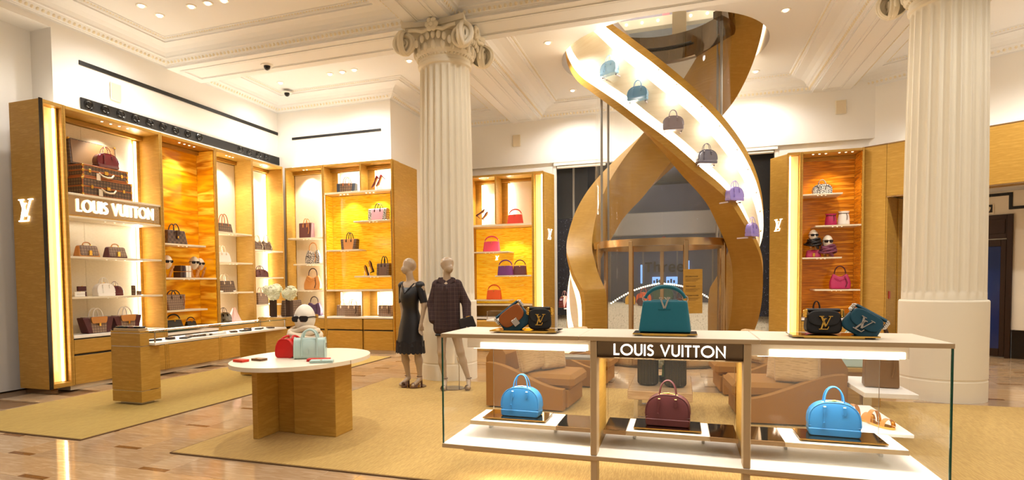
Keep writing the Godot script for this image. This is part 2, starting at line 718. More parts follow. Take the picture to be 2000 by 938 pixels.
	# printed canvas: small four-petal marks and rings set in a lattice
	var canvas := func(bg: Color, fg: Color): return paint(96, 96, func(x, y):
		var u: float = fposmod(x / 48.0, 1.0) - 0.5
		var s: float = fposmod(y / 48.0, 1.0) - 0.5
		var odd: bool = (int(x / 48) + int(y / 48)) % 2 == 1
		var d: float = sqrt(u * u + s * s)
		var a: float = atan2(s, u)
		var on := false
		if odd:
			on = d < 0.17 + 0.12 * cos(4.0 * a) or (d > 0.36 and d < 0.40)
		else:
			on = absf(u) + absf(s) < 0.12 or (absf(absf(u) + absf(s) - 0.36) < 0.05)
		return fg if on else bg)
	mapped(mat("printed_canvas", Color(1, 1, 1), 0.5), canvas.call(C.call(70, 48, 34), C.call(150, 116, 74)), V(10, 10, 10))
	mapped(mat("fine_canvas", Color(1, 1, 1), 0.5), canvas.call(C.call(112, 88, 74), C.call(186, 158, 124)), V(12, 12, 12))
	mapped(mat("check_canvas", Color(1, 1, 1), 0.5), paint(64, 64, func(x, y):
		var odd: bool = (int(x / 32) + int(y / 32)) % 2 == 1
		var k: float = 0.9 + 0.1 * sin(x * 1.6) * sin(y * 1.6)
		return Color(0.40 * k, 0.29 * k, 0.21 * k) if odd else Color(0.25 * k, 0.17 * k, 0.12 * k)), V(11, 11, 11))
	var py := noise(61, 0.05, 2)
	py.noise_type = FastNoiseLite.TYPE_CELLULAR
	py.cellular_return_type = FastNoiseLite.RETURN_DISTANCE2_DIV
	var pim := py.get_seamless_image(128, 128)
	mapped(mat("snakeskin", Color(1, 1, 1), 0.4), paint(128, 128, func(x, y):
		var k: float = pim.get_pixel(x, y).r
		return Color(0.88, 0.84, 0.78).lerp(Color(0.16, 0.13, 0.12), smoothstep(0.45, 0.75, k))), V(5, 5, 5))
	# clothes
	mapped(mat("plaid_wool", Color(1, 1, 1), 0.95), paint(96, 96, func(x, y):
		var c := Color(0.21, 0.145, 0.14)
		for q in [[x, 14], [y, 14], [x, 62], [y, 62]]:
			if absi(int(q[0]) - int(q[1])) < 2:
				c = c.lerp(Color(0.50, 0.40, 0.37), 0.55)
		for q in [[x, 38], [y, 38], [x, 42], [y, 42]]:
			if int(q[0]) == int(q[1]):
				c = c.lerp(Color(0.40, 0.28, 0.30), 0.5)
		return c), V(9.5, 9.5, 9.5))
	mat("black_silk", Color8(14, 12, 16), 0.42)
	mat("black_lace", Color8(22, 15, 14), 0.8)
	var sk := mat("mannequin_skin", Color8(172, 148, 120), 0.24)
	sk.clearcoat_enabled = true
	sk.clearcoat = 0.5
	mat("egg_white", Color8(236, 226, 208), 0.4)
	mat("wood_hand", Color8(214, 158, 100), 0.5)
	mat("sunglass", Color8(26, 16, 14), 0.08)
	mat("scarf_cream", Color8(222, 204, 176), 0.8)
	mat("scarf_pink", Color8(232, 196, 188), 0.8)
	mat("scarf_print", Color8(120, 60, 84), 0.8)
	mat("flower", Color8(236, 236, 206), 0.8)
	mat("leaf_green", Color8(80, 110, 40), 0.7)
	mat("book_plum", Color8(60, 34, 40), 0.6)
	mat("paper_white", Color8(238, 232, 220), 0.8)
	# night street
	mapped(mat("star_cloth", Color(1, 1, 1), 0.8), paint(96, 96, func(x, y):
		var h := hash(Vector2i(x, y)) % 1000
		var base := Color(0.06, 0.055, 0.11)
		if h < 9:
			return Color(0.95, 0.96, 1.0)
		if h < 30:
			return Color(0.36, 0.36, 0.55)
		return base), V(1.1, 1.1, 1.1))
	mapped(mat("fur_white", Color8(246, 240, 226), 0.95), ramp_tex(71, 0.03, 4, [C.call(170, 160, 140), C.call(235, 228, 212), C.call(210, 200, 182)], 256, 256), V(2, 2, 2))
	mat("night_wall", Color8(34, 32, 35), 0.7)
	mat("street_front", Color8(112, 114, 130), 0.7)
	mat("night_glass", Color8(24, 44, 96), 0.08)
	mat("dark_bronze", Color8(52, 34, 22), 0.35, 0.5)
	mat("lilac_panel", Color8(170, 160, 170), 0.7)
	mat("ink", Color8(70, 48, 20), 0.6)
	mat("acrylic", Color8(225, 215, 225), 0.15)

# ---------------------------------------------------------------- ceiling lamps
func downlights() -> void:
	# recessed spots seen in the coffers
	var seen := [[-7.37, -6.72], [-7.38, -7.05], [-6.72, -6.99], [-6.42, -6.99], [-6.15, -7.01], [-7.6, -10.2], [-6.12, -10.11], [-5.85, -10.09], [-6.4, -10.12], [-4.68, -10.04], [-2.13, -10.13], [-2.17, -12.81], [1.49, -10.19], [1.38, -12.95]]
	var where := ["in the near left coffer, nearest to the left wall", "in the near left coffer beside the left wall, the farther one", "first of three in the near left coffer", "second of three in the near left coffer", "third of three in the near left coffer", "in the far left coffer near the wall corner", "middle one of three above the corner cabinets", "right one of three above the corner cabinets", "left one of three above the corner cabinets", "peeping out left of the middle column", "in the white ceiling left of the spiral, near the beam", "in the white ceiling left of the spiral, near the back wall", "in the ceiling right of the spiral, near the beam", "in the ceiling right of the spiral, near the back wall"]
	var proto: Node3D = null
	var i := 0
	for p in seen:
		var o: Node3D
		if proto == null:
			o = thing("ceiling_spotlight", "", "spotlight", V(p[0], 5.5, p[1]))
			proto = o
			var b := Mb.new()
			b.lathe(Vector3.ZERO, [Vector2(0.045, -0.004), Vector2(0.062, -0.012), Vector2(0.075, -0.006), Vector2(0.078, 0.0)], 20)
			part(o, "trim_ring", b, M.white_board)
			b = Mb.new()
			b.lathe(Vector3.ZERO, [Vector2(0.002, -0.03), Vector2(0.03, -0.026), Vector2(0.04, -0.008), Vector2(0.045, 0.0)], 16)
			part(o, "lamp_face", b, M.lamp_white)
		else:
			o = proto.duplicate()
			o.name = numbered("ceiling_spotlight")
			add_child(o)
			o.position = V(p[0], 5.5, p[1])
		tag(o, "small round recessed spotlight " + where[i], "spotlight", "recessed ceiling spotlights")
		i += 1
	for p in seen:
		spot(self, V(p[0], 5.44, p[1]), Vector3.DOWN, (4.5 if p[0] < -4.0 else 14.0) * L_CEIL, 75.0)
	# unseen lamps over and behind the camera; two more added to brighten right wall
	for p in [[-6.8, -4.6], [-3.35, -4.95], [-4.9, -2.9], [-2.0, -6.9], [-0.4, -6.0], [1.6, -6.8], [-1.9, -4.4], [0.2, -3.4], [1.8, -4.4], [4.2, -6.6], [5.6, -4.8], [4.2, -10.6], [5.4, -9.8], [-5.8, -1.2], [-2.0, -0.6], [1.0, -0.8], [4.5, -1.0], [-7.2, 0.8], [-3.0, 1.6], [1.5, 1.6], [5.0, 1.8]]:
		if p[0] == -3.35:
			# the spotlight over the oval table
			spot(self, V(p[0], 5.17, p[1]), Vector3.DOWN, 22.0 * L_CEIL, 42.0, WARM, 0.04)
			continue
		spot(self, V(p[0], 5.44, p[1]), Vector3.DOWN, (5.0 if p[0] < -4.0 else ((22.0 if p[1] < -8.0 else 13.0) if p[0] > 4.0 else (8.0 if p[1] < -2.0 else 8.5))) * L_CEIL, 75.0)

const L_CEIL := 0.26

# ---------------------------------------------------------------- walls
func wbox(called: String, lo: Vector3, hi: Vector3, m: Material = null) -> MeshInstance3D:
	return struct(called, bx(lo, hi), m if m else M.wall_paint)

func shell() -> void:
	# left wall with a shallow recess near the camera
	wbox("wall_left", V(-9.3, 0, -11.4), V(-8.42, 5.9, -6.14))
	wbox("wall_left", V(-9.3, 0, -6.14), V(-8.84, 5.9, 4.2))
	wbox("wall_left", V(-8.84, 5.12, -6.14), V(-8.42, 5.9, 4.2))
	# the wall behind the corner cabinets, its return, and the back wall
	wbox("wall_back", V(-8.42, 0, -11.5), V(-5.64, 5.9, -11.15))
	wbox("wall_back", V(-5.95, 0, -14.1), V(-5.64, 5.9, -11.5))
	wbox("wall_back", V(-5.64, 0, -14.1), V(-2.79, 4.2, -13.85))
	wbox("wall_back", V(1.9, 0, -14.1), V(3.9, 4.2, -13.85))
	wbox("wall_back", V(-5.64, 4.2, -14.1), V(3.9, 5.9, -13.79))
	wbox("wall_right", V(9.2, 0, -10.4), V(9.4, 5.9, 4.2))
	wbox("wall_front", V(-9.3, 0, 4.2), V(9.4, 5.9, 4.4))
	# the slanting wall on the right
	var b := Mb.new()
	b.bb(V(-0.3, 3.0, -0.95), V(8.0, 5.9, -0.54))
	b.bb(V(-0.3, 0, -1.25), V(8.0, 3.1, -1.0))
	var w := struct("wall_right", b, M.wall_paint)
	w.position = V(3.3, 0, -13.35)
	w.rotation_degrees.y = -35
	# the floor slab
	wbox("floor", V(-9.3, -0.3, -14.1), V(9.4, -0.02, 4.4), M.stone_joint)
	# a second slab beyond the back wall and the storey above the round opening
	wbox("floor", V(-5.0, -0.3, -18.6), V(4.6, -0.02, -14.1), M.stone_joint)
	# slot diffusers and loudspeaker grilles
	b = Mb.new()
	b.bb(V(-8.425, 4.735, -11.25), V(-8.405, 4.80, -6.54), 0.004)
	single("slot_diffuser", "long thin black slot diffuser high on the left wall", "air vent", b, M.black, Vector3.ZERO, 0)
	b = Mb.new()
	b.bb(V(-8.04, 4.60, -11.155), V(-5.86, 4.65, -11.135), 0.004)
	single("slot_diffuser", "short thin black slot diffuser above the corner cabinets", "air vent", b, M.black)
	# the jet nozzle strip over the long cabinet
	var o := thing("nozzle_strip", "black strip of round jet nozzles above the long left cabinet", "air vent", V(-8.408, 4.165, -8.9))
	b = Mb.new()
	b.box(V(0.01, 0, 0), V(0.024, 0.17, 4.74), 0.003)
	part(o, "backing", b, M.black)
	for k in 16:
		var z := 2.25 - k * 0.272
		if k > 8 and k < 12:
			continue
		b = Mb.new()
		b.T = Transform3D(Basis(V(0, 0, -1), V(1, 0, 0), V(0, -1, 0)), V(0.022, 0, z))
		b.lathe(Vector3.ZERO, [Vector2(0.082, 0.0), Vector2(0.078, 0.012), Vector2(0.06, 0.016), Vector2(0.045, 0.006), Vector2(0.035, 0.018), Vector2(0.002, 0.02)], 20)
		part(o, "nozzle", b, M.black_gloss)
	var gr := [[V(-8.40, 4.50, -7.13), 90.0, "pale square speaker grille on the left wall above the nozzle strip"], [V(-3.66, 4.78, -13.77), 0.0, "pale square speaker grille on the back wall left of the spiral"], [V(3.02, 4.86, -13.77), 0.0, "pale square speaker grille on the back wall right of the spiral"]]
	for g in gr:
		o = thing("speaker_grille", g[2], "speaker", g[0], g[1])
		b = Mb.new()
		b.box(V(0, 0, 0), V(0.19, 0.27, 0.02), 0.004)
		part(o, "frame", b, M.plaster)
		b = Mb.new()
		b.box(V(0, 0, 0.009), V(0.165, 0.245, 0.012), 0.002)
		part(o, "mesh_panel", b, M.shelf_board)
	for c in [[V(-6.69, 5.2, -8.62), "black dome security camera under the beam left of the column"], [V(-7.76, 5.45, -10.62), "black dome security camera in the corner of the far left coffer"]]:
		o = thing("security_camera", c[1], "camera", c[0])
		b = Mb.new()
		b.lathe(Vector3.ZERO, [Vector2(0.06, -0.02), Vector2(0.10, -0.012), Vector2(0.105, 0.0)], 20)
		part(o, "ceiling_plate", b, M.white_board)
		b = Mb.new()
		b.ball(V(0, -0.03, 0), V(0.055, 0.06, 0.055), 16, 10)
		part(o, "dome", b, M.black_gloss)

# an inward profile swept round a closed outline in x,z (inset, height)
func swept(o: Array, prof: Array) -> Mb:
	var b := Mb.new()
	var N := o.size()
	var dirs := []
	var area2 := 0.0
	for i in N:
		var p: Vector2 = o[i]
		var q: Vector2 = o[(i + 1) % N]
		area2 += p.cross(q)
	var sg := signf(area2)
	for i in N:
		var p: Vector2 = o[i]
		var d0: Vector2 = (p - o[(i - 1 + N) % N]).normalized()
		var d1: Vector2 = (o[(i + 1) % N] - p).normalized()
		var n0 := Vector2(-d0.y, d0.x) * sg
		var n1 := Vector2(-d1.y, d1.x) * sg
		var m := (n0 + n1).normalized()
		dirs.append(m / maxf(0.2, m.dot(n0)))
	for k in prof.size() - 1:
		var a: Vector2 = prof[k]
		var c: Vector2 = prof[k + 1]
		for i in N:
			var j := (i + 1) % N
			var p0: Vector2 = o[i] + dirs[i] * a.x
			var p1: Vector2 = o[j] + dirs[j] * a.x
			var p2: Vector2 = o[j] + dirs[j] * c.x
			var p3: Vector2 = o[i] + dirs[i] * c.x
			var dd: Vector2 = (o[j] - o[i]).normalized()
			var inn := Vector2(-dd.y, dd.x) * sg
			var out := V(inn.x * (c.y - a.y), -(c.x - a.x), inn.y * (c.y - a.y))
			b.poly([V(p0.x, a.y, p0.y), V(p1.x, a.y, p1.y), V(p2.x, c.y, p2.y), V(p3.x, c.y, p3.y)], out)
	return b

func eggs(parent: Node, o: Array, inset: float, y: float, step: float, size: Vector3, called: String) -> void:
	var b := Mb.new()
	b.ball(Vector3.ZERO, size, 7, 5)
	var xf := []
	var N := o.size()
	var area2 := 0.0
	for i in N:
		area2 += (o[i] as Vector2).cross(o[(i + 1) % N])
	var sg := signf(area2)
	for i in N:
		var p: Vector2 = o[i]
		var q: Vector2 = o[(i + 1) % N]
		var d := (q - p).normalized()
		var inn := Vector2(-d.y, d.x) * sg
		var L := p.distance_to(q)
		var c := int(L / step)
		for k in c:
			var w := p + d * ((k + 0.5) * L / c) + inn * inset
			xf.append(Transform3D(Basis(Vector3.UP, atan2(inn.x, inn.y)), V(w.x, y, w.y)))
	var mm := MultiMesh.new()
	mm.transform_format = MultiMesh.TRANSFORM_3D
	mm.mesh = b.mesh(M.plaster)
	mm.instance_count = xf.size()
	for i in xf.size():
		mm.set_instance_transform(i, xf[i])
	var mi := MultiMeshInstance3D.new()
	mi.name = called
	mi.multimesh = mm
	mi.set_meta("kind", "stuff")
	parent.add_child(mi, true)

func coffer(o: Array, flat := true) -> Array:
	var prof := [Vector2(0.004, 5.201), Vector2(0.004, 5.235), Vector2(0.025, 5.235), Vector2(0.03, 5.25), Vector2(0.05, 5.255), Vector2(0.095, 5.315), Vector2(0.125, 5.32), Vector2(0.13, 5.345), Vector2(0.17, 5.39), Vector2(0.25, 5.425), Vector2(0.36, 5.44), Vector2(0.40, 5.44), Vector2(0.40, 5.462), Vector2(0.435, 5.465), Vector2(0.45, 5.485), Vector2(0.485, 5.488), Vector2(0.49, 5.5), Vector2(0.52, 5.5)]
	var t := struct("trim", swept(o, prof), M.ceiling_paint)
	eggs(t, o, 0.062, 5.283, 0.075, V(0.026, 0.036, 0.02), "egg_moulding")
	eggs(t, o, 0.455, 5.484, 0.05, V(0.014, 0.012, 0.014), "bead_moulding")
	# the inner outline for the flat field
	var N := o.size()
	var area2 := 0.0
	for i in N:
		area2 += (o[i] as Vector2).cross(o[(i + 1) % N])
	var sg := signf(area2)
	var inner := []
	for i in N:
		var p: Vector2 = o[i]
		var d0: Vector2 = (p - o[(i - 1 + N) % N]).normalized()
		var d1: Vector2 = (o[(i + 1) % N] - p).normalized()
		var n0 := Vector2(-d0.y, d0.x) * sg
		var m := (n0 + Vector2(-d1.y, d1.x) * sg).normalized()
		inner.append(p + m * 0.515 / maxf(0.2, m.dot(n0)))
	if flat:
		var b := Mb.new()
		b.T = Transform3D(Basis(Vector3.RIGHT, PI / 2), V(0, 5.5, 0))
		b.prism(PackedVector2Array(inner), 0, -0.12)
		struct("ceiling", b, M.ceiling_paint)
	return inner

func soffit(lo: Vector2, hi: Vector2) -> void:
	var b := bx(V(lo.x, 5.2, lo.y), V(hi.x, 5.9, hi.y))
	var s := struct("ceiling_beam", b, M.ceiling_paint)
	# a raised frame on the underside
	var f := Mb.new()
	var ins := 0.15
	for k in [[0.0, 0.045, 0.014], [0.06, 0.018, 0.008]]:
		var a: float = ins + k[0]
		var w: float = k[1]
		var h: float = k[2]
		f.bb(V(lo.x + a, 5.2 - h, lo.y + a), V(hi.x - a, 5.2, lo.y + a + w), 0.004)
		f.bb(V(lo.x + a, 5.2 - h, hi.y - a - w), V(hi.x - a, 5.2, hi.y - a), 0.004)
		f.bb(V(lo.x + a, 5.2 - h, lo.y + a + w), V(lo.x + a + w, 5.2, hi.y - a - w), 0.004)
		f.bb(V(hi.x - a - w, 5.2 - h, lo.y + a + w), V(hi.x - a, 5.2, hi.y - a - w), 0.004)
	part(s, "panel_moulding", f, M.ceiling_paint)

const LIFT := Vector3(-0.345, 0, -11.4)
const HOLE := 1.76

func ceiling() -> void:
	var xs := [[-8.42, -3.77], [-3.09, 2.51], [3.19, 9.2]]
	var zs := [[-8.15, -2.4], [-1.6, 4.2]]
	var v := func(x, z): return Vector2(x, z)
	for x in xs:
		for z in zs:
			coffer([v.call(x[0], z[0]), v.call(x[1], z[0]), v.call(x[1], z[1]), v.call(x[0], z[1])])
	coffer([v.call(-8.42, -11.15), v.call(-5.64, -11.15), v.call(-5.64, -13.79), v.call(-3.77, -13.79), v.call(-3.77, -8.95), v.call(-8.42, -8.95)])
	coffer([v.call(3.19, -14.09), v.call(9.2, -9.87), v.call(9.2, -8.95), v.call(3.19, -8.95)])
	var inn: Array = coffer([v.call(-3.09, -13.79), v.call(2.51, -13.79), v.call(2.51, -8.95), v.call(-3.09, -8.95)], false)
	# the field round the opening for the spiral
	var lo: Vector2 = inn[0]
	var hi: Vector2 = inn[2]
	lo = Vector2(minf(inn[0].x, inn[2].x), minf(inn[0].y, inn[2].y))
	hi = Vector2(maxf(inn[0].x, inn[2].x), maxf(inn[0].y, inn[2].y))
	var c := Vector2(LIFT.x, LIFT.z)
	var a := PackedVector3Array()
	var r := PackedVector3Array()
	var up := PackedVector3Array()
	var angs := []
	for i in 96:
		angs.append(TAU * i / 96)
	for q in [lo, hi, Vector2(lo.x, hi.y), Vector2(hi.x, lo.y)]:
		angs.append(fposmod((q - c).angle(), TAU))
	angs.sort()
	for t in angs:
		var d := Vector2(cos(t), sin(t))
		a.append(V(c.x + d.x * HOLE, 5.5, c.y + d.y * HOLE))
		up.append(V(c.x + d.x * HOLE, 6.0, c.y + d.y * HOLE))
		var k := 1e9
		if absf(d.x) > 1e-6:
			k = minf(k, ((hi.x if d.x > 0 else lo.x) - c.x) / d.x)
		if absf(d.y) > 1e-6:
			k = minf(k, ((hi.y if d.y > 0 else lo.y) - c.y) / d.y)
		r.append(V(c.x + d.x * k, 5.5, c.y + d.y * k))
	var b := Mb.new()
	for i in angs.size():
		var j := (i + 1) % angs.size()
		b.poly([a[i], a[j], r[j], r[i]], Vector3.DOWN)
		b.poly([a[i] + V(0, 0.5, 0), a[j] + V(0, 0.5, 0), r[j] + V(0, 0.5, 0), r[i] + V(0, 0.5, 0)], Vector3.UP)
	b.grid([a, up], true, -1)
	struct("ceiling", b, M.ceiling_paint)
	# beams
	soffit(Vector2(-3.77, -13.79), Vector2(-3.09, -8.95))
	soffit(Vector2(2.51, -13.79), Vector2(3.19, -8.95))
	soffit(Vector2(-8.42, -8.95), Vector2(-3.77, -8.15))
	soffit(Vector2(-3.09, -8.95), Vector2(2.51, -8.15))
	soffit(Vector2(3.19, -8.95), Vector2(9.2, -8.15))
	soffit(Vector2(-3.77, -8.95), Vector2(-3.09, -8.15))
	soffit(Vector2(2.51, -8.95), Vector2(3.19, -8.15))
	for x in [[-3.77, -3.09], [2.51, 3.19]]:
		soffit(Vector2(x[0], -8.15), Vector2(x[1], -2.4))
		soffit(Vector2(x[0], -1.6), Vector2(x[1], 4.2))
	soffit(Vector2(-8.42, -2.4), Vector2(9.2, -1.6))
	# what shows of the storey above through the opening
	b = Mb.new()
	for s in [-1.0, 1.0]:
		b.bb(V(LIFT.x + s * 4.2, 5.9, -16.2), V(LIFT.x + s * 4.4, 9.6, -8.0))
	b.bb(V(LIFT.x - 4.2, 5.9, -16.4), V(LIFT.x + 4.2, 9.6, -16.2))
	b.bb(V(LIFT.x - 4.2, 5.9, -8.2), V(LIFT.x + 4.2, 9.6, -8.0))
	b.bb(V(LIFT.x - 4.4, 9.4, -16.4), V(LIFT.x + 4.4, 9.6, -8.0))
	b.bb(V(LIFT.x - 4.4, 5.9, -16.4), V(LIFT.x + 4.4, 6.0, -13.79))
	struct("wall_upper", b, M.wall_paint)
	var o := thing("display_wall", "lilac panelled display wall with a row of small bulbs on the upper floor", "display wall", V(LIFT.x, 6.75, -14.6))
	for k in 6:
		b = bx(V(-3.0 + k * 1.0, 0.75, -0.08), V(-2.05 + k * 1.0, 2.6, 0.0), 0.01)
		part(o, "panel", b, M.lilac_panel)
	part(o, "panel", bx(V(-0.06, 0.76, 0.001), V(0.10, 2.5, 0.02), 0.004), M.leather_rose)
	part(o, "column_casing", bx(V(0.16, 0.0, 0.02), V(0.46, 2.6, 0.25), 0.01), M.bronze)
	b = bx(V(-3.0, 0.5, -0.1), V(3.0, 0.72, 0.12), 0.01)
	part(o, "ledge", b, M.cream_lacquer)
	for k in 16:
		b = Mb.new()
		b.ball(V(-2.6 + k * 0.35, 0.62, 0.14), V(0.03, 0.03, 0.03), 8, 6)
		part(o, "light_bulb", b, M.lamp_white)
	for k in [-1.5, 0.0, 1.5]:
		omni(self, V(LIFT.x + k, 8.6, -13.4), 1.6, SOFT, 0.1)

func column(at: Vector3, label: String) -> void:
	var o := thing("column", label, "column", at, 0, "fluted columns")
	o.set_meta("kind", "structure")
	var b := Mb.new()
	b.lathe(Vector3.ZERO, [Vector2(0.435, 0.0), Vector2(0.435, 0.235), Vector2(0.43, 0.245), Vector2(0.43, 0.26), Vector2(0.436, 0.268), Vector2(0.436, 1.16), Vector2(0.428, 1.175), Vector2(0.412, 1.18)], 64)
	part(o, "plinth", b, M.plaster)
	# shaft with 24 flutes, slightly swelling
	b = Mb.new()
	var rows := []
	for k in 12:
		var y := [1.17, 1.175, 1.26, 1.30, 1.8, 2.4, 3.0, 3.6, 4.1, 4.56, 4.60, 4.62][k] as float
		var f := (y - 1.2) / 3.4
		var r := lerpf(0.408, 0.372, f * f * 0.75 + f * 0.25)
		var dep := 0.0 if k < 3 or k > 9 else 0.034
		var row := PackedVector3Array()
		for i in 240:
			var t := fposmod(i / 10.0, 1.0)
			var cut := 0.0
			if t > 0.14 and t < 0.86:
				cut = sqrt(maxf(0.0, 1.0 - pow((t - 0.5) / 0.36, 2.0)))
			var rr := r - dep * cut
			var a := TAU * i / 240.0
			row.append(V(cos(a) * rr, y, sin(a) * rr))
		rows.append(row)
	b.grid(rows, true, 1)
	part(o, "shaft", b, M.plaster)
	# necking and egg ring
	b = Mb.new()
	b.lathe(Vector3.ZERO, [Vector2(0.372, 4.60), Vector2(0.395, 4.62), Vector2(0.40, 4.66), Vector2(0.385, 4.68), Vector2(0.385, 4.72), Vector2(0.42, 4.76), Vector2(0.44, 4.80), Vector2(0.42, 4.86), Vector2(0.40, 5.1)], 48)
	part(o, "necking", b, M.plaster)
	b = Mb.new()
	for i in 20:
		var a := TAU * i / 20
		b.ball(V(cos(a) * 0.43, 4.84, sin(a) * 0.43), V(0.04, 0.07, 0.04), 8, 6)
	for i in 44:
		var a := TAU * i / 44
		b.ball(V(cos(a) * 0.395, 4.735, sin(a) * 0.395), V(0.022, 0.018, 0.022), 6, 4)
	var eg := part(o, "egg_ring", b, M.plaster)
	eg.set_meta("kind", "stuff")
	# abacus with hollowed sides
	b = Mb.new()
	for k in [[5.06, 5.12, 0.46], [5.12, 5.2, 0.50]]:
		var pl := PackedVector2Array()
		for s in 4:
			var a := PI / 4 + s * PI / 2
			var p0: Vector2 = Vector2(cos(a), sin(a)) * k[2] * 1.36
			var p1: Vector2 = Vector2(cos(a + PI / 2), sin(a + PI / 2)) * k[2] * 1.36
			for i in 8:
				var t := i / 8.0
				var q: Vector2 = p0.lerp(p1, t)
				var inward := Vector2(cos(a + PI / 4), sin(a + PI / 4))
				pl.append(q - inward * 0.07 * sin(t * PI))
		b.T = Transform3D(Basis(Vector3.RIGHT, PI / 2), Vector3.ZERO)
		b.prism(pl, -k[1], -k[0])
	part(o, "abacus", b, M.plaster)
	# corner volutes, a rosette and leaves on every side
	for s in 4:
		var a := s * PI / 2
		for side in [-1.0, 1.0]:
			b = Mb.new()
			b.T = Transform3D(Basis(Vector3.UP, a), Vector3.ZERO)
			var cx: float = side * 0.44
			var path := []
			var rad := []
			for i in 44:
				var t := i / 43.0
				var th: float = PI * 0.5 + side * -t * TAU * 2.1
				var rr := lerpf(0.17, 0.03, t)
				path.append(V(cx + cos(th) * rr * 1.0, 4.90 + sin(th) * rr, 0.47 + 0.02 * t))
				rad.append(lerpf(0.032, 0.018, t))
			b.tube(path, rad, 7)
			var keep := b.T
			b.T = keep * Transform3D(Basis(Vector3.RIGHT, PI / 2), V(cx, 4.90, 0))
			b.lathe(Vector3.ZERO, [Vector2(0.15, 0.40), Vector2(0.165, 0.42), Vector2(0.165, 0.455), Vector2(0.15, 0.47), Vector2(0.002, 0.475)], 28)
			b.T = keep
			b.ball(V(cx, 4.90, 0.48), V(0.04, 0.04, 0.03), 10, 6)
			part(o, "volute", b, M.plaster)
		b = Mb.new()
		b.T = Transform3D(Basis(Vector3.UP, a), Vector3.ZERO)
		for i in 6:
			var th := TAU * i / 6
			b.ball(V(cos(th) * 0.06, 5.1 + sin(th) * 0.06, 0.50), V(0.045, 0.045, 0.03), 8, 6)
		b.ball(V(0, 5.1, 0.52), V(0.035, 0.035, 0.03), 8, 6)
		part(o, "rosette", b, M.plaster)
		b = Mb.new()
		b.T = Transform3D(Basis(Vector3.UP, a), Vector3.ZERO)
		for i in 7:
			var f := i - 3.0
			b.ball(V(f * 0.085, 4.98 - 0.012 * f * f, 0.455), V(0.036, 0.06, 0.025), 8, 6)
		for side in [-1.0, 1.0]:
			b.tube([V(side * 0.06, 5.06, 0.46), V(side * 0.16, 5.02, 0.48), V(side * 0.25, 5.05, 0.48), V(side * 0.36, 5.06, 0.48)], 0.028, 7)
		part(o, "leaf_carving", b, M.plaster)

# ---------------------------------------------------------------- lettering
func arc2(c: Vector2, r: Vector2, a0: float, a1: float, n := 14) -> Array:
	var o := []
	for i in n + 1:
		var a := deg_to_rad(lerpf(a0, a1, float(i) / n))
		o.append(c + Vector2(cos(a), sin(a)) * r)
	return o

# strokes of a geometric capital, height 1; returns [strokes, width]
func glyph(ch: String) -> Array:
	var v := func(x, y): return Vector2(x, y)
	match ch:
		"L":
			return [[[v.call(0.07, 1), v.call(0.07, 0.07), v.call(0.46, 0.07)]], 0.46]
		"O":
			return [[arc2(v.call(0.5, 0.5), v.call(0.44, 0.44), 0, 360, 28)], 1.0]
		"U":
			return [[[v.call(0.07, 1)] + arc2(v.call(0.33, 0.33), v.call(0.26, 0.27), 180, 360) + [v.call(0.59, 1)]], 0.66]
		"I":
			return [[[v.call(0.07, 1), v.call(0.07, 0)]], 0.14]
		"S":
			return [[arc2(v.call(0.27, 0.74), v.call(0.18, 0.19), 25, 270) + arc2(v.call(0.25, 0.29), v.call(0.22, 0.23), 75, -150)], 0.52]
		"V":
			return [[[v.call(0.05, 1), v.call(0.38, 0.08), v.call(0.71, 1)]], 0.76]
		"T":
			return [[[v.call(0.0, 0.93), v.call(0.5, 0.93)], [v.call(0.25, 0.9), v.call(0.25, 0)]], 0.5]
		"N":
			return [[[v.call(0.07, 0), v.call(0.07, 0.92), v.call(0.66, 0.08), v.call(0.66, 1)]], 0.73]
	return [[], 0.42]

func letters(parent: Node, text: String, width: float, height: float, at: Vector3, depth: float, m: Material) -> void:
	var total := 0.0
	for ch in text:
		total += glyph(ch)[1] + (0.12 if ch != " " else 0.0)
	var sx := width / (total - 0.12)
	var x := at.x - width / 2
	for ch in text:
		var g := glyph(ch)
		if ch != " ":
			var b := Mb.new()
			for st in g[0]:
				var closed: bool = ch == "O"
				var pts := []
				for q in st:
					pts.append(Vector2(x + q.x * sx, at.y + q.y * height))
				if closed:
					pts.pop_back()
				b.stroke(pts, height * 0.13, at.z, at.z + depth, closed)
			part(parent, "letter", b, m)
		x += (g[1] + (0.12 if ch != " " else 0.0)) * sx

# the crossed two-letter mark with serifs, centred, height h
func mark(h: float, z0: float, z1: float) -> Mb:
	var b := Mb.new()
	var s := func(pts: Array, w: float):
		var q := []
		for p in pts:
			q.append(Vector2((p[0] - 0.5) * h, (p[1] - 0.5) * h))
		b.stroke(q, w * h, z0, z1)
	# slanting L
	s.call([[0.45, 0.80], [0.23, 0.05]], 0.105)
	s.call([[0.08, 0.035], [0.66, 0.035]], 0.06)
	s.call([[0.645, 0.03], [0.72, 0.24]], 0.05)
	s.call([[0.33, 0.80], [0.58, 0.80]], 0.05)
	# upright V crossing it
	s.call([[0.25, 0.97], [0.53, 0.24]], 0.125)
	s.call([[0.53, 0.24], [0.85, 0.97]], 0.055)
	s.call([[0.10, 0.975], [0.42, 0.975]], 0.05)
	s.call([[0.71, 0.975], [0.99, 0.975]], 0.05)
	return b

# ---------------------------------------------------------------- cabinets
const CH := 3.93

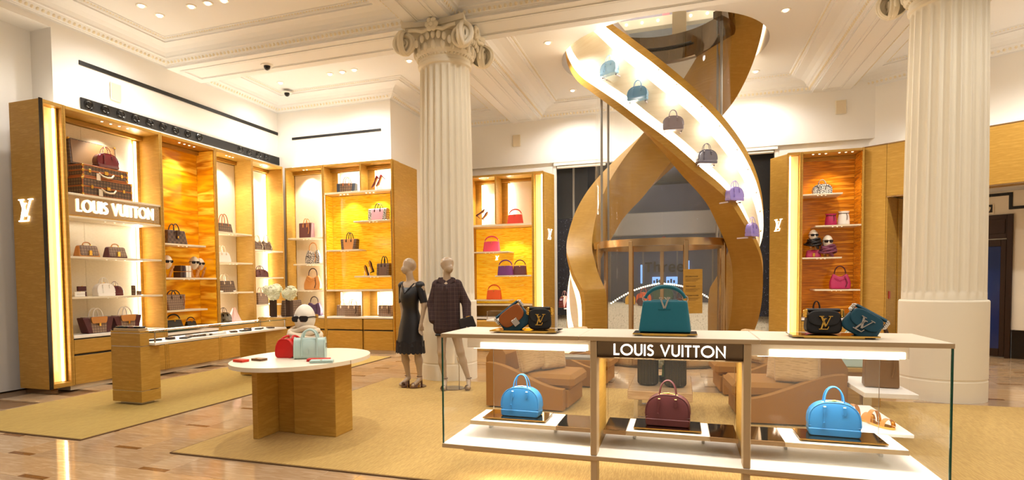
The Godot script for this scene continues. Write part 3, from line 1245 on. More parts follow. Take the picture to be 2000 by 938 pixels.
# carcass at the origin, front at z = 0, running to the right along x
func unit(label: String, at: Vector3, turn: float, w: float, d: float, o: Dictionary) -> Node3D:
	var t := thing("display_cabinet", label, "cabinet", at, turn, o.get("group", ""))
	var s := 0.032
	for x in [s / 2, w - s / 2]:
		var b := Mb.new()
		b.box(V(x, (CH + 0.07) / 2, -d / 2), V(s - 0.002, CH - 0.07, d - 0.004), 0.004)
		part(t, "side_panel", b, M.oak)
	var b := bx(V(s, CH - 0.05, -d + 0.01), V(w - s, CH - 0.002, -0.004), 0.004)
	part(t, "header", b, M.oak)
	b = bx(V(s, CH - 0.12, -d + 0.01), V(w - s, CH - 0.055, -d + 0.10), 0.004)
	part(t, "light_pelmet", b, M.oak)
	b = bx(V(0, 0.0, -d + 0.04), V(w, 0.068, -0.06))
	part(t, "toe_kick", b, M.cream_lacquer)
	b = bx(V(s, 0.072, -d + 0.005), V(w - s, CH - 0.055, -d + 0.018))
	part(t, "back_board", b, M.oak)
	var zb := -d + 0.045
	var y0: float = o.get("low", 0.76)
	var y1 := CH - 0.13
	var strip: int = o.get("strip", 1)
	var gap: float = o.get("gap", 0.085)
	if o.has("amber"):
		var ay: Vector2 = o.get("amber_y", Vector2(0.74, CH - 0.06))
		b = bx(V(s + 0.012, ay.x, zb - 0.012), V(w - s - 0.012, ay.y, zb))
		part(t, "lit_amber_panel", b, M[o.amber], "glowing amber glass back panel")
		for x in [s, w - s - 0.01]:
			b = bx(V(x, ay.x, zb + 0.002), V(x + 0.01, ay.y, -0.03))
			part(t, "lit_amber_panel", b, M[o.amber])
	else:
		var xa := s + 0.01 + (gap if strip < 0 else 0.0)
		var xb := w - s - 0.01 - (gap if strip > 0 else 0.0)
		var cut: float = o.get("seam", 0.0)
		var edges := [xa, xb] if cut == 0.0 else [xa, cut, xb]
		for k in edges.size() - 1:
			b = bx(V(edges[k] + 0.001, y0, zb - 0.014), V(edges[k + 1] - 0.001, y1, zb), 0.002)
			part(t, "back_panel", b, M.linen)
		if strip != 0:
			var xs := (xb + gap * 0.5) if strip > 0 else (xa - gap * 0.5)
			b = bx(V(xs - 0.02, y0 + 0.02, -d + 0.02), V(xs + 0.02, y1 - 0.01, -d + 0.034))
			part(t, "strip_light", b, M.strip_light)
			area(t, V(xs - strip * 0.005, (y0 + y1) / 2, zb + 0.02), V(-strip * 0.9, 0, 0.10), Vector2(0.05, y1 - y0 - 0.1), 3.0 * L_CAB)
	for q in o.get("shelves", []):
		var x0: float = q[1] if q.size() > 1 else s
		var x1: float = q[2] if q.size() > 2 else w - s
		b = bx(V(x0 + 0.001, q[0] - 0.03, zb + 0.002), V(x1 - 0.001, q[0], -0.012), 0.003)
		part(t, "shelf", b, M.shelf_board)
		for k in 3:
			b = Mb.new()
			b.lathe(V(lerpf(x0, x1, 0.40 + 0.1 * k), q[0] - 0.0305, -0.09), [Vector2(0.001, -0.003), Vector2(0.010, -0.002), Vector2(0.011, 0.0)], 10)
			part(t, "shelf_lamp", b, M.lamp_white)
	for q in o.get("dividers", []):
		b = bx(V(q[0] - 0.016, q[1], zb), V(q[0] + 0.016, q[2], -0.006), 0.003)
		part(t, "divider", b, M.oak)
	for q in o.get("drawers", []):
		var x0: float = q[2] if q.size() > 2 else s
		var x1: float = q[3] if q.size() > 3 else w - s
		b = bx(V(x0 + 0.003, q[0], -0.03), V(x1 - 0.003, q[1], -0.004), 0.003)
		part(t, "drawer", b, M.oak)
		b = bx(V(x0, q[1], -0.05), V(x1, q[1] + 0.018, -0.02))
		part(t, "finger_groove", b, M.black)
	if o.has("drawers"):
		b = bx(V(s, 0.07, zb), V(w - s, y0 - 0.045, -0.05))
		part(t, "body", b, M.oak)
		b = bx(V(s, y0 - 0.04, zb + 0.001), V(w - s, y0, -0.002), 0.003)
		part(t, "worktop", b, M.white_board)
	for k in int(o.get("spots", 3)):
		b = Mb.new()
		b.lathe(V(w * (0.42 + 0.09 * k), CH - 0.051, -0.12), [Vector2(0.001, -0.006), Vector2(0.014, -0.004), Vector2(0.018, 0.0)], 12)
		part(t, "spot_lamp", b, M.lamp_white)
	spot(t, V(w * 0.5, CH - 0.075, -0.10), V(0, -1, -0.12), 1.6 * L_CAB, 50.0, SOFT, 0.04)
	return t

const L_CAB := 0.95

# a tall oak side niche, the strip's light on its back put in as glow
func niche(called: String, label: String, at: Vector3, turn: float, w: float, d: float, side := 1.0) -> void:
	var t := thing(called, label, "cabinet", at, turn)
	var sx := w * (0.5 + 0.26 * side)
	for x in [0.01, w - 0.01]:
		var b := bx(V(x - 0.01, 0.07, -d), V(x + 0.01, CH, -0.002), 0.003)
		part(t, "side_panel", b, M.oak)
	var b := bx(V(0.02, CH - 0.05, -d), V(w - 0.02, CH, -0.004))
	part(t, "header", b, M.oak)
	b = bx(V(0.02, 0.07, -d), V(w - 0.02, 0.13, -0.004))
	part(t, "plinth", b, M.oak)
	b = bx(V(0.02, 0.13, -d), V(w - 0.02, CH - 0.05, -d + 0.012))
	part(t, "back_board", b, M.oak)
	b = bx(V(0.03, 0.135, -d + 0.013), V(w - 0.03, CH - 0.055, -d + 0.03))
	part(t, "back_glow", b, M.niche_glow)  # strip light falling on the oak back, put into a glowing sheet
	b = bx(V(sx - 0.012, 0.14, -d + 0.05), V(sx + 0.012, CH - 0.06, -d + 0.07))
	part(t, "strip_light", b, M.strip_light)
	b = bx(V(sx + 0.02 * side, 0.135, -d + 0.031), V(sx + 0.035 * side, CH - 0.055, -d + 0.085))
	part(t, "strip_shield", b, M.oak)
	area(t, V(sx, CH * 0.5, -d + 0.075), V(-side, 0, -0.4), Vector2(0.02, 3.4), 0.9 * L_CAB)

func end_panel(label: String, at: Vector3, turn: float, w: float, sign_at: Vector2, sign_h: float) -> void:
	var t := thing("end_panel", label, "wood panel", at, turn)
	var b := bx(V(0, 0.07, -0.04), V(w, CH - 0.01, 0), 0.004)
	part(t, "panel", b, M.oak)
	b = bx(V(w + 0.001, 0.07, -0.045), V(w + 0.014, CH, 0.001))
	part(t, "edge_strip", b, M.black_gloss)
	if sign_h > 0:
		var lv := mark(sign_h, 0.004, 0.022)
		var p := part(t, "lit_sign", lv, M.sign_light, "white glowing crossed letter mark")
		p.position = V(sign_at.x, sign_at.y, 0)

func wall_cabinet_a() -> void:
	var X := -7.96
	# near end panel with the lit mark; its face looks towards the camera
	end_panel("tall oak end panel of the left cabinet with a glowing letter mark", V(-8.51, 0, -5.59), 0, 0.565, Vector2(0.26, 2.47), 0.30)
	var b := bx(V(-8.45, 0.0, -5.72), V(-7.97, 0.065, -5.62))
	single("mirror_plinth", "low dark mirrored plinth under the near end of the left cabinet", "plinth", b, M.bronze_mirror)
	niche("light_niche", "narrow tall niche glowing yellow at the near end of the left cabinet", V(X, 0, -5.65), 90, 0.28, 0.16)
	var g := "bays of the long left cabinet"
	var t := unit("left cabinet bay with the lit sign, trunks above and shelves below", V(X, 0, -5.932), 90, 1.608, 0.44, {"shelves": [[2.43], [1.87], [1.30]], "drawers": [[0.075, 0.475], [0.505, 0.70]], "strip": 1, "gap": 0.16, "seam": 0.55, "spots": 4, "group": g})
	b = bx(V(0.033, 2.72, -0.40), V(1.575, 2.75, -0.006), 0.003)
	part(t, "shelf", b, M.shelf_board)
	b = bx(V(0.033, 2.445, -0.05), V(1.575, 2.72, -0.025), 0.003)
	var sp := part(t, "sign_panel", b, M.bronze, "satin metal sign panel")
	letters(sp, "LOUIS VUITTON", 1.28, 0.175, V(0.80, 2.50, -0.024), 0.02, M.sign_light)
	b = bx(V(0.033, 2.432, -0.055), V(1.575, 2.444, -0.02))
	part(t, "mirror_trim", b, M.brass)
	area(t, V(0.8, 2.40, -0.22), Vector3.DOWN, Vector2(1.3, 0.05), 1.2 * L_CAB, SOFT, Vector3.FORWARD)
	unit("left cabinet bay with a glowing amber back and off-set shelves", V(X, 0, -7.542), 90, 1.206, 0.44, {"amber": "amber_left", "shelves": [[2.145, 0.033, 0.93], [1.575], [1.03, 0.033, 0.93], [0.735, 0.033, 0.95]], "spots": 4, "drawers": [[0.075, 0.475], [0.505, 0.60]], "low": 0.66, "group": g})
	unit("left cabinet bay of four shelves just right of the amber bay", V(X, 0, -8.75), 90, 0.976, 0.44, {"shelves": [[2.43], [1.87], [1.31]], "drawers": [[0.075, 0.475], [0.505, 0.68]], "strip": -1, "gap": 0.05, "spots": 3, "low": 0.73, "group": g})
	unit("left cabinet bay nearest the room corner, behind the white flowers", V(X, 0, -9.728), 90, 0.96, 0.44, {"shelves": [[2.145], [1.595], [1.04]], "drawers": [[0.075, 0.475], [0.505, 0.68]], "strip": 1, "gap": 0.05, "spots": 3, "low": 0.73, "group": g})
	# cove light on the cabinet tops washing the wall
	b = bx(V(-8.40, CH + 0.004, -10.68), V(-8.10, CH + 0.03, -5.75))
	single("cove_light", "continuous white cove light along the top of the left cabinet", "cove light", b, M.cove_light)
	area(self, V(-8.25, CH + 0.05, -8.2), V(-0.25, 1, 0), Vector2(0.2, 4.9), 4.0 * L_COVE, Color(1, 0.93, 0.82), V(0, 0, 1))

const L_COVE := 0.22

func wall_cabinet_b() -> void:
	var Z := -10.80
	var g := "corner cabinet bays"
	unit("corner cabinet bay of single bags left of the amber window", V(-8.0, 0, Z), 0, 0.94, 0.34, {"shelves": [[2.43, 0.033, 0.90], [1.875, 0.16, 0.90], [1.315]], "drawers": [[0.075, 0.465], [0.495, 0.71]], "strip": 1, "gap": 0.05, "spots": 2, "group": g})
	var w := 1.61
	var t := unit("wide corner cabinet with an amber window between upper and lower niches", V(-7.058, 0, Z), 0, w, 0.34, {"amber": "amber_gold", "amber_y": Vector2(1.325, 3.29), "shelves": [[2.15, 0.033, 0.84], [2.73, 0.70, 1.54], [1.60, 0.70, 1.54]], "drawers": [[0.075, 0.465, 0.033, 0.87], [0.075, 0.465, 0.90, 1.577], [0.495, 0.71, 0.033, 0.87], [0.495, 0.71, 0.90, 1.577]], "spots": 0, "dividers": [[0.885, 3.34, 3.88], [0.885, 0.77, 1.30]], "group": g})
	for y in [[3.30, 3.34], [1.285, 1.32]]:
		part(t, "shelf", bx(V(0.033, y[0], -0.30), V(w - 0.033, y[1], -0.002), 0.003), M.cream_lacquer)
	for q in [[3.345, 3.80, 0.24, 0.86], [3.345, 3.80, 1.12, 1.57], [0.77, 1.28, 0.25, 0.86], [0.77, 1.28, 1.13, 1.57]]:
		part(t, "back_panel", bx(V(q[2], q[0], -0.298), V(q[3], q[1], -0.288), 0.002), M.linen)
		part(t, "strip_light", bx(V(q[2] - 0.05, q[0] + 0.02, -0.298), V(q[2] - 0.012, q[1] - 0.02, -0.29)), M.strip_light)
		area(t, V((q[2] + q[3]) / 2, q[1] - 0.03, -0.12), V(0, -1, -0.2), Vector2(0.4, 0.03), 0.7 * L_CAB)
	part(t, "frame_edge", bx(V(0.033, 1.32, -0.028), V(0.046, 3.30, -0.002)), M.bronze)
	part(t, "frame_edge", bx(V(w - 0.046, 1.32, -0.028), V(w - 0.033, 3.30, -0.002)), M.bronze)
	for k in 6:
		var b := Mb.new()
		b.lathe(V(0.36 + 0.085 * k + (0.35 if k > 2 else 0.0), 3.299, -0.10), [Vector2(0.001, -0.006), Vector2(0.014, -0.004), Vector2(0.018, 0.0)], 12)
		part(t, "spot_lamp", b, M.lamp_white)
	spot(t, V(0.55, 3.27, -0.08), V(0, -1, -0.1), 0.9 * L_CAB, 55, SOFT, 0.04)
	spot(t, V(1.2, 3.27, -0.08), V(0, -1, -0.1), 0.9 * L_CAB, 55, SOFT, 0.04)
	# end panel on the right, looking towards the column
	var e := thing("end_panel", "tall oak end panel closing the corner cabinet beside the mannequins", "wood panel", V(-5.44, 0, Z), 90)
	part(e, "panel", bx(V(0.03, 0.07, -0.004), V(1.15, CH - 0.02, 0.016), 0.004), M.oak)
	part(e, "panel_core", bx(V(0.40, 0.07, -0.19), V(1.15, CH - 0.02, -0.005)), M.oak)
	part(e, "brass_trim", bx(V(0.0, 0.07, -0.005), V(0.028, CH - 0.05, 0.004)), M.brass)
	part(e, "toe_kick", bx(V(0.40, 0.0, -0.15), V(1.13, 0.066, -0.006)), M.cream_lacquer)
	single("cove_light", "white cove light along the top of the corner cabinets", "cove light", bx(V(-7.9, CH + 0.004, -11.1), V(-5.6, CH + 0.03, -10.92)), M.cove_light)
	area(self, V(-6.75, CH + 0.05, -11.0), V(0, 1, -0.25), Vector2(2.3, 0.12), 2.0 * L_COVE, Color(1, 0.93, 0.82), V(0, 0, 1))

func wall_cabinet_c() -> void:
	var Z := -13.24
	var x0 := -5.4
	var w := 2.25
	var t := unit("back wall cabinet with a golden amber window of bright handbags behind the column", V(x0, 0, Z), 0, w, 0.55, {"amber": "amber_gold", "amber_y": Vector2(0.935, 2.72), "spots": 3, "low": 0.62, "drawers": [[0.075, 0.30], [0.33, 0.55]], "strip": 0, "shelves": [[2.155, 0.70, 1.66], [1.595, 1.33, 2.19], [1.03, 0.70, 1.66]], "dividers": [[0.70, 0.64, 3.88], [1.36, 2.79, 3.88]]})
	for y in [[2.73, 2.78], [0.89, 0.93]]:
		part(t, "shelf", bx(V(0.033, y[0], -0.51), V(w - 0.033, y[1], -0.002), 0.003), M.cream_lacquer)
	for q in [[2.785, 3.80, 0.92, 1.33], [2.785, 3.80, 1.58, 2.2]]:
		part(t, "back_panel", bx(V(q[2], q[0], -0.50), V(q[3], q[1], -0.488), 0.002), M.linen)
		part(t, "strip_light", bx(V(q[2] - 0.05, q[0] + 0.02, -0.50), V(q[2] - 0.012, q[1] - 0.02, -0.492)), M.strip_light)
		area(t, V(q[2] - 0.02, (q[0] + q[1]) / 2, -0.46), V(0.9, 0, 0.2), Vector2(0.05, 0.9), 1.0 * L_CAB)
	spot(t, V(1.7, 2.70, -0.08), V(0, -1, -0.1), 1.0 * L_CAB, 55, SOFT, 0.04)
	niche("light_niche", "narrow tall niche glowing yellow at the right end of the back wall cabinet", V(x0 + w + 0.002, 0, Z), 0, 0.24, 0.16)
	var e := thing("end_panel", "oak end panel of the back wall cabinet with a glowing letter mark beside the spiral", "wood panel", V(x0 + w + 0.262, 0, Z), 75)
	part(e, "panel", bx(V(0.0, 0.07, -0.02), V(0.50, CH - 0.02, 0.0), 0.004), M.oak)
	var p := part(e, "lit_sign", mark(0.24, 0.003, 0.015), M.sign_light, "white glowing crossed letter mark")
	p.position = V(0.25, 2.52, 0)
	# a second niche of the same cabinet shows left of the column
	# glass showcase on an oak plinth in front of it
	var s := thing("glass_showcase", "small glass showcase on an oak block in front of the back wall cabinet", "showcase", V(-3.72, 0, -12.0))
	part(s, "plinth", bx(V(-0.55, 0.0, -0.3), V(0.18, 0.62, 0.22), 0.006), M.oak)
	part(s, "tray", bx(V(-0.1, 0.625, -0.25), V(0.45, 0.66, 0.2), 0.004), M.white_board)
	for x in [-0.095, 0.44]:
		part(s, "pane", bx(V(x, 0.662, -0.24), V(x + 0.006, 0.83, 0.19)), M.clear_glass)
	part(s, "pane", bx(V(-0.088, 0.662, 0.184), V(0.439, 0.83, 0.19)), M.clear_glass)
	part(s, "pane", bx(V(-0.1, 0.831, -0.25), V(0.45, 0.84, 0.2)), M.clear_glass)
	for x in [-0.09, 0.435]:
		part(s, "post", bx(V(x, 0.66, 0.178), V(x + 0.012, 0.835, 0.192)), M.steel)

func wall_cabinet_d() -> void:
	var Z := -13.24
	var t := unit("right cabinet with dark amber back and four staggered shelves", V(2.24, 0, Z), 0, 1.07, 0.55, {"amber": "amber_red", "spots": 0, "shelves": [[3.10, 0.033, 0.72], [2.48, 0.26, 1.037], [1.86, 0.033, 0.72], [1.23, 0.26, 1.037]], "drawers": [[0.075, 0.30], [0.33, 0.60]], "low": 0.66})
	for k in 6:
		var b := Mb.new()
		b.lathe(V(0.22 + 0.11 * k + (0.12 if k > 2 else 0.0), CH - 0.051, -0.10), [Vector2(0.001, -0.006), Vector2(0.016, -0.004), Vector2(0.02, 0.0)], 12)
		part(t, "spot_lamp", b, M.lamp_white)
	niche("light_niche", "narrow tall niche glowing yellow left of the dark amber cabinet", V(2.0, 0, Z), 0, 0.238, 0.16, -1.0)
	var e := thing("end_panel", "oak end panel with a glowing letter mark left of the dark amber cabinet", "wood panel", V(1.74, 0, -13.66), -58)
	part(e, "panel", bx(V(0.0, 0.07, -0.02), V(0.48, CH - 0.02, 0.0), 0.004), M.oak)
	var p := part(e, "lit_sign", mark(0.24, 0.003, 0.015), M.sign_light, "white glowing crossed letter mark")
	p.position = V(0.25, 2.53, 0)

# ---------------------------------------------------------------- glass lift
func pol(r: float, deg: float, y: float) -> Vector3:
	var a := deg_to_rad(deg)
	return V(sin(a) * r, y, cos(a) * r)

# a curved sheet or band from angle a0 to a1
func curved(b: Mb, r0: float, r1: float, a0: float, a1: float, y0: float, y1: float, n := 12) -> void:
	var full := absf(a1 - a0) >= 359.9
	var rows := []
	for q in [[r0, y0], [r1, y0], [r1, y1], [r0, y1], [r0, y0]]:
		var row := PackedVector3Array()
		for i in n + 1:
			row.append(pol(q[0], lerpf(a0, a1, float(i) / n), q[1]))
		rows.append(row)
	for k in 4:
		var mid: float = (r0 + r1) / 2
		b.grid([rows[k], rows[k + 1]], false, -1 if k in [0, 1, 2, 3] else 1)
	if not full:
		for a in [a0, a1]:
			b.poly([pol(r0, a, y0), pol(r1, a, y0), pol(r1, a, y1), pol(r0, a, y1)], pol(1, a + 90, 0) * (1 if a == a1 else -1))

func lift() -> void:
	var o := thing("glass_lift", "round glass lift shaft rising through the ceiling inside the oak spirals", "lift", LIFT)
	var R := 1.165
	var cuts := [-62, -38, -21, 21, 42, 62, 100, 140, 180, 220, 260, 298]
	for k in cuts.size():
		var a: float = cuts[k]
		var c: float = cuts[k + 1] if k + 1 < cuts.size() else 298.0
		if k + 1 == cuts.size():
			break
		var b := Mb.new()
		curved(b, R - 0.012, R, a + 0.35, c - 0.35, 2.14, 9.0, 10)
		part(o, "pane", b, M.lift_glass)
		b = Mb.new()
		curved(b, R - 0.012, R, a + 0.35, c - 0.35, 0.12, 2.02, 10)
		part(o, "pane", b, M.lift_glass)
	for a in [-62.0, -21.5, 21.5, 62.0, 118.0, 180.0, 242.0]:
		var b := Mb.new()
		var p := pol(R + 0.01, a, 0)
		b.T = Transform3D(Basis(Vector3.UP, deg_to_rad(a)), p)
		b.box(V(0, 1.05, 0), V(0.07, 2.1, 0.06), 0.008)
		part(o, "door_post", b, M.bronze)
	for a in [-62.0, 62.0, 118.0, 242.0]:
		var b := Mb.new()
		b.T = Transform3D(Basis(Vector3.UP, deg_to_rad(a)), pol(R - 0.05, a, 0))
		b.box(V(0, 5.6, 0), V(0.03, 7.0, 0.04), 0.006)
		part(o, "guide_rail", b, M.grey_metal)
	for q in [[0.0, 0.12], [2.02, 2.14]]:
		var b := Mb.new()
		curved(b, R - 0.05, R + 0.03, 0, 360, q[0], q[1], 60)
		part(o, "metal_ring", b, M.bronze)
	var b := Mb.new()
	curved(b, R - 0.06, R + 0.04, 52, 308, 5.86, 6.25, 60)
	curved(b, R - 0.09, R + 0.07, 52, 308, 5.74, 5.85, 60)
	part(o, "upper_ring", b, M.bronze_mirror)
	b = Mb.new()
	b.tube([pol(R - 0.10, 150, 6.0), pol(R - 0.10, 165, 6.0), pol(R - 0.10, 180, 6.0), pol(R - 0.10, 195, 6.0)], 0.02, 8)
	part(o, "grab_rail", b, M.black)
	# threshold disc on the floor
	b = Mb.new()
	curved(b, 1.20, 1.32, 0, 360, 0.0, 0.012, 60)
	part(o, "floor_ring", b, M.dark_bronze)
	# directory board on the right door post
	var d := thing("directory_board", "small oak directory board fixed to the lift door post, right of the teal handbag", "sign", LIFT + pol(R + 0.075, 26.0, 1.26), 20)
	part(d, "board", bx(V(-0.155, -0.36, -0.02), V(0.155, 0.36, 0.0), 0.004), M.oak)
	var f := SystemFont.new()
	f.font_names = PackedStringArray(["Droid Sans"])
	for q in [["SECOND FLOOR", 0.24], ["FIRST FLOOR", 0.08], ["GROUND FLOOR", -0.07]]:
		var tm := TextMesh.new()
		tm.text = q[0]
		tm.font = f
		tm.font_size = 32
		tm.pixel_size = 0.0009
		tm.depth = 0.002
		tm.horizontal_alignment = HORIZONTAL_ALIGNMENT_LEFT
		tm.material = M.ink
		var mi := MeshInstance3D.new()
		mi.name = "lettering"
		mi.mesh = tm
		d.add_child(mi, true)
		mi.position = V(-0.125, q[1], 0.002)
		b = Mb.new()
		for k in 3:
			b.bb(V(-0.125, q[1] - 0.04 - 0.02 * k, 0.0), V(0.11 - 0.03 * k, q[1] - 0.036 - 0.02 * k, 0.002))
		part(d, "text_lines", b, M.ink)
	b = Mb.new()
	b.T = Transform3D(Basis(Vector3.RIGHT, PI / 2), V(-0.10, -0.27, 0))
	b.lathe(Vector3.ZERO, [Vector2(0.02, 0.0), Vector2(0.02, 0.003), Vector2(0.001, 0.003)], 16)
	part(d, "round_button", b, M.ink)

# ---------------------------------------------------------------- the two oak spirals
const RAIL_U := [[-75, 7.0], [-60, 6.58], [-42, 6.05], [-25, 5.56], [-9, 5.12], [2, 4.82], [13, 4.52], [27, 4.15], [40, 3.8], [53, 3.44], [65, 3.08], [77, 2.7], [88, 2.35], [100, 2.08], [113, 1.84], [123, 1.56], [131, 1.36], [134, 1.25], [135.5, 1.0], [135.7, 0.5], [135.7, 0.0]]
const RAIL_L := [[-110, 6.7], [-98, 6.33], [-85, 5.95], [-71, 5.55], [-49, 4.94], [-35, 4.62], [-21, 4.29], [-8, 3.95], [6.65, 3.58], [22, 3.17], [34, 2.9], [44, 2.65], [54, 2.34], [67, 2.01], [80, 1.71], [88, 1.42], [96, 1.08], [104, 0.78], [112, 0.52], [119, 0.25], [123, 0.0]]

func rail(a: Array, t: float) -> Vector2:
	var f := t * (a.size() - 1)
	var i := mini(int(f), a.size() - 2)
	var g := func(k): return Vector2(a[clampi(k, 0, a.size() - 1)][0], a[clampi(k, 0, a.size() - 1)][1])
	return (g.call(i) as Vector2).cubic_interpolate(g.call(i + 1), g.call(i - 1), g.call(i + 2), f - i)

func ribbons() -> void:
	var R1 := 1.69
	var R0 := 1.22
	var N := 150
	var o := thing("oak_spiral", "oak spiral ribbon sweeping across the front of the lift with a bright face of handbags", "spiral", LIFT, 0, "twin spirals round the lift")
	# strip between two rails moved a distance d inwards from each rail along the section
	var pt := func(i: int, up: bool, inset: float, r: float) -> Vector3:
		var t := float(i) / N
		var u := rail(RAIL_U, t)
		var l := rail(RAIL_L, t)
		# lengths on the cylinder
		var e := Vector2(deg_to_rad(u.x - l.x) * 1.6, u.y - l.y)
		var f := clampf(inset / maxf(e.length(), 0.01), -0.3, 0.5)
		var q := u.lerp(l, f) if up else l.lerp(u, f)
		return pol(r, q.x, maxf(q.y, 0.0))
	var strip := func(specs: Array, called: String, m: Material, flip: int):
		var b := Mb.new()
		for s in specs.size() - 1:
			var a: Array = specs[s]
			var c: Array = specs[s + 1]
			var ra := PackedVector3Array()
			var rc := PackedVector3Array()
			for i in N + 1:
				ra.append(pt.call(i, a[0], a[1], a[2]))
				rc.append(pt.call(i, c[0], c[1], c[2]))
			b.grid([ra, rc], false, flip)
		return part(o, called, b, m)
	var th := 0.12
	var lo := -0.13
	var rt := 1.60
	strip.call([[true, 0.0, R0], [true, 0.0, R1], [true, th, R1]], "upper_rim", M.oak, 1)
	strip.call([[false, lo, R0], [false, lo, R1], [false, 0.0, R1]], "lower_rim", M.oak, -1)
	strip.call([[true, th, R1], [true, th, rt]], "rim_lining", M.white_board, 1)
	strip.call([[false, 0.0, R1], [false, 0.0, rt]], "rim_lining", M.white_board, -1)
	strip.call([[true, 0.0, R0], [false, lo, R0]], "inner_wall", M.oak, 1)
	strip.call([[true, th, rt], [false, 0.0, rt]], "light_trough", M.ribbon_light, -1)
	strip.call([[true, 0.36, rt], [true, 0.36, rt + 0.04], [false, 0.17, rt + 0.04], [false, 0.17, rt]], "display_panel", M.pale_oak, -1)
	# little steel fixings on the upper rim
	for k in 9:
		var i := int(N * (0.27 + 0.043 * k))
		var p: Vector3 = pt.call(i, true, th + 0.015, R1 - 0.05)
		var b := Mb.new()
		b.ball(p, V(0.022, 0.018, 0.022), 8, 6)
		part(o, "steel_fixing", b, M.steel)
	for k in 6:
		var i := int(N * (0.20 + 0.065 * k))
		var p: Vector3 = (pt.call(i, true, 0.35, R1 + 0.06) as Vector3)
		omni(o, p, 0.2 * L_RIB, SOFT, 0.12)
	var c := o.duplicate()
	c.name = numbered("oak_spiral")
	add_child(c)
	c.rotation_degrees.y = 180
	tag(c, "oak spiral ribbon passing behind the lift and ending on the floor at its left", "spiral")
	# handbags floating on clear ledges in front of the bright panel
	var bags := [[-25.0, 4.73, "patent_sky", "pale blue glossy handbag, highest on the bright spiral", -16.0, 0, "highest, pale blue handbag of the spiral"], [-9.5, 4.24, "patent_blue", "mid blue glossy handbag, second from the top on the bright spiral", 0.0, 0, "mid blue handbag of the spiral"], [7.8, 3.73, "patent_grey", "grey glossy handbag in the middle of the bright spiral", 4.0, 0, "middle grey handbag of the spiral"], [24.5, 3.21, "patent_slate", "dark grey glossy handbag, fourth down the bright spiral", 10.0, 0, "dark grey handbag of the spiral"], [41.0, 2.66, "patent_lilac", "lilac glossy handbag, lowest whole one on the bright spiral", 20.0, 0, "lilac handbag of the spiral"], [55.0, 2.12, "patent_lilac", "lilac handbag mostly hidden by the oak rim at the foot of the bright spiral", 30.0, 0, "half hidden lilac handbag of the spiral"], [-84.0, 0.95, "patent_red", "red handbag glimpsed on the bright face low at the left of the lift", -60.0, 0, "red handbag low left of the lift"]]
	for q in bags:
		var p := LIFT + pol(1.735, q[0], q[1])
		var ledge := thing("clear_ledge", "clear acrylic ledge under the " + (q[6] as String), "shelf", p - V(0, 0.02, 0), q[0], "clear ledges on the spiral")
		var b := Mb.new()
		b.box(V(0, 0.008, -0.01), V(0.30, 0.012, 0.13), 0.003)
		part(ledge, "plate", b, M.clear_glass)
		for x in [-0.12, 0.12]:
			b = Mb.new()
			b.T = Transform3D(Basis(Vector3.RIGHT, PI / 2), V(x, 0.0, -0.1))
			b.lathe(Vector3.ZERO, [Vector2(0.012, -0.08), Vector2(0.012, 0.1)], 10)
			part(ledge, "peg", b, M.acrylic)
		dome_bag(q[3], p, q[0] - 2.0 + 0.3 * q[4], 0.31, 0.215, 0.11, M[q[2]], M.steel, "glossy handbags on the spiral")

const L_RIB := 0.5

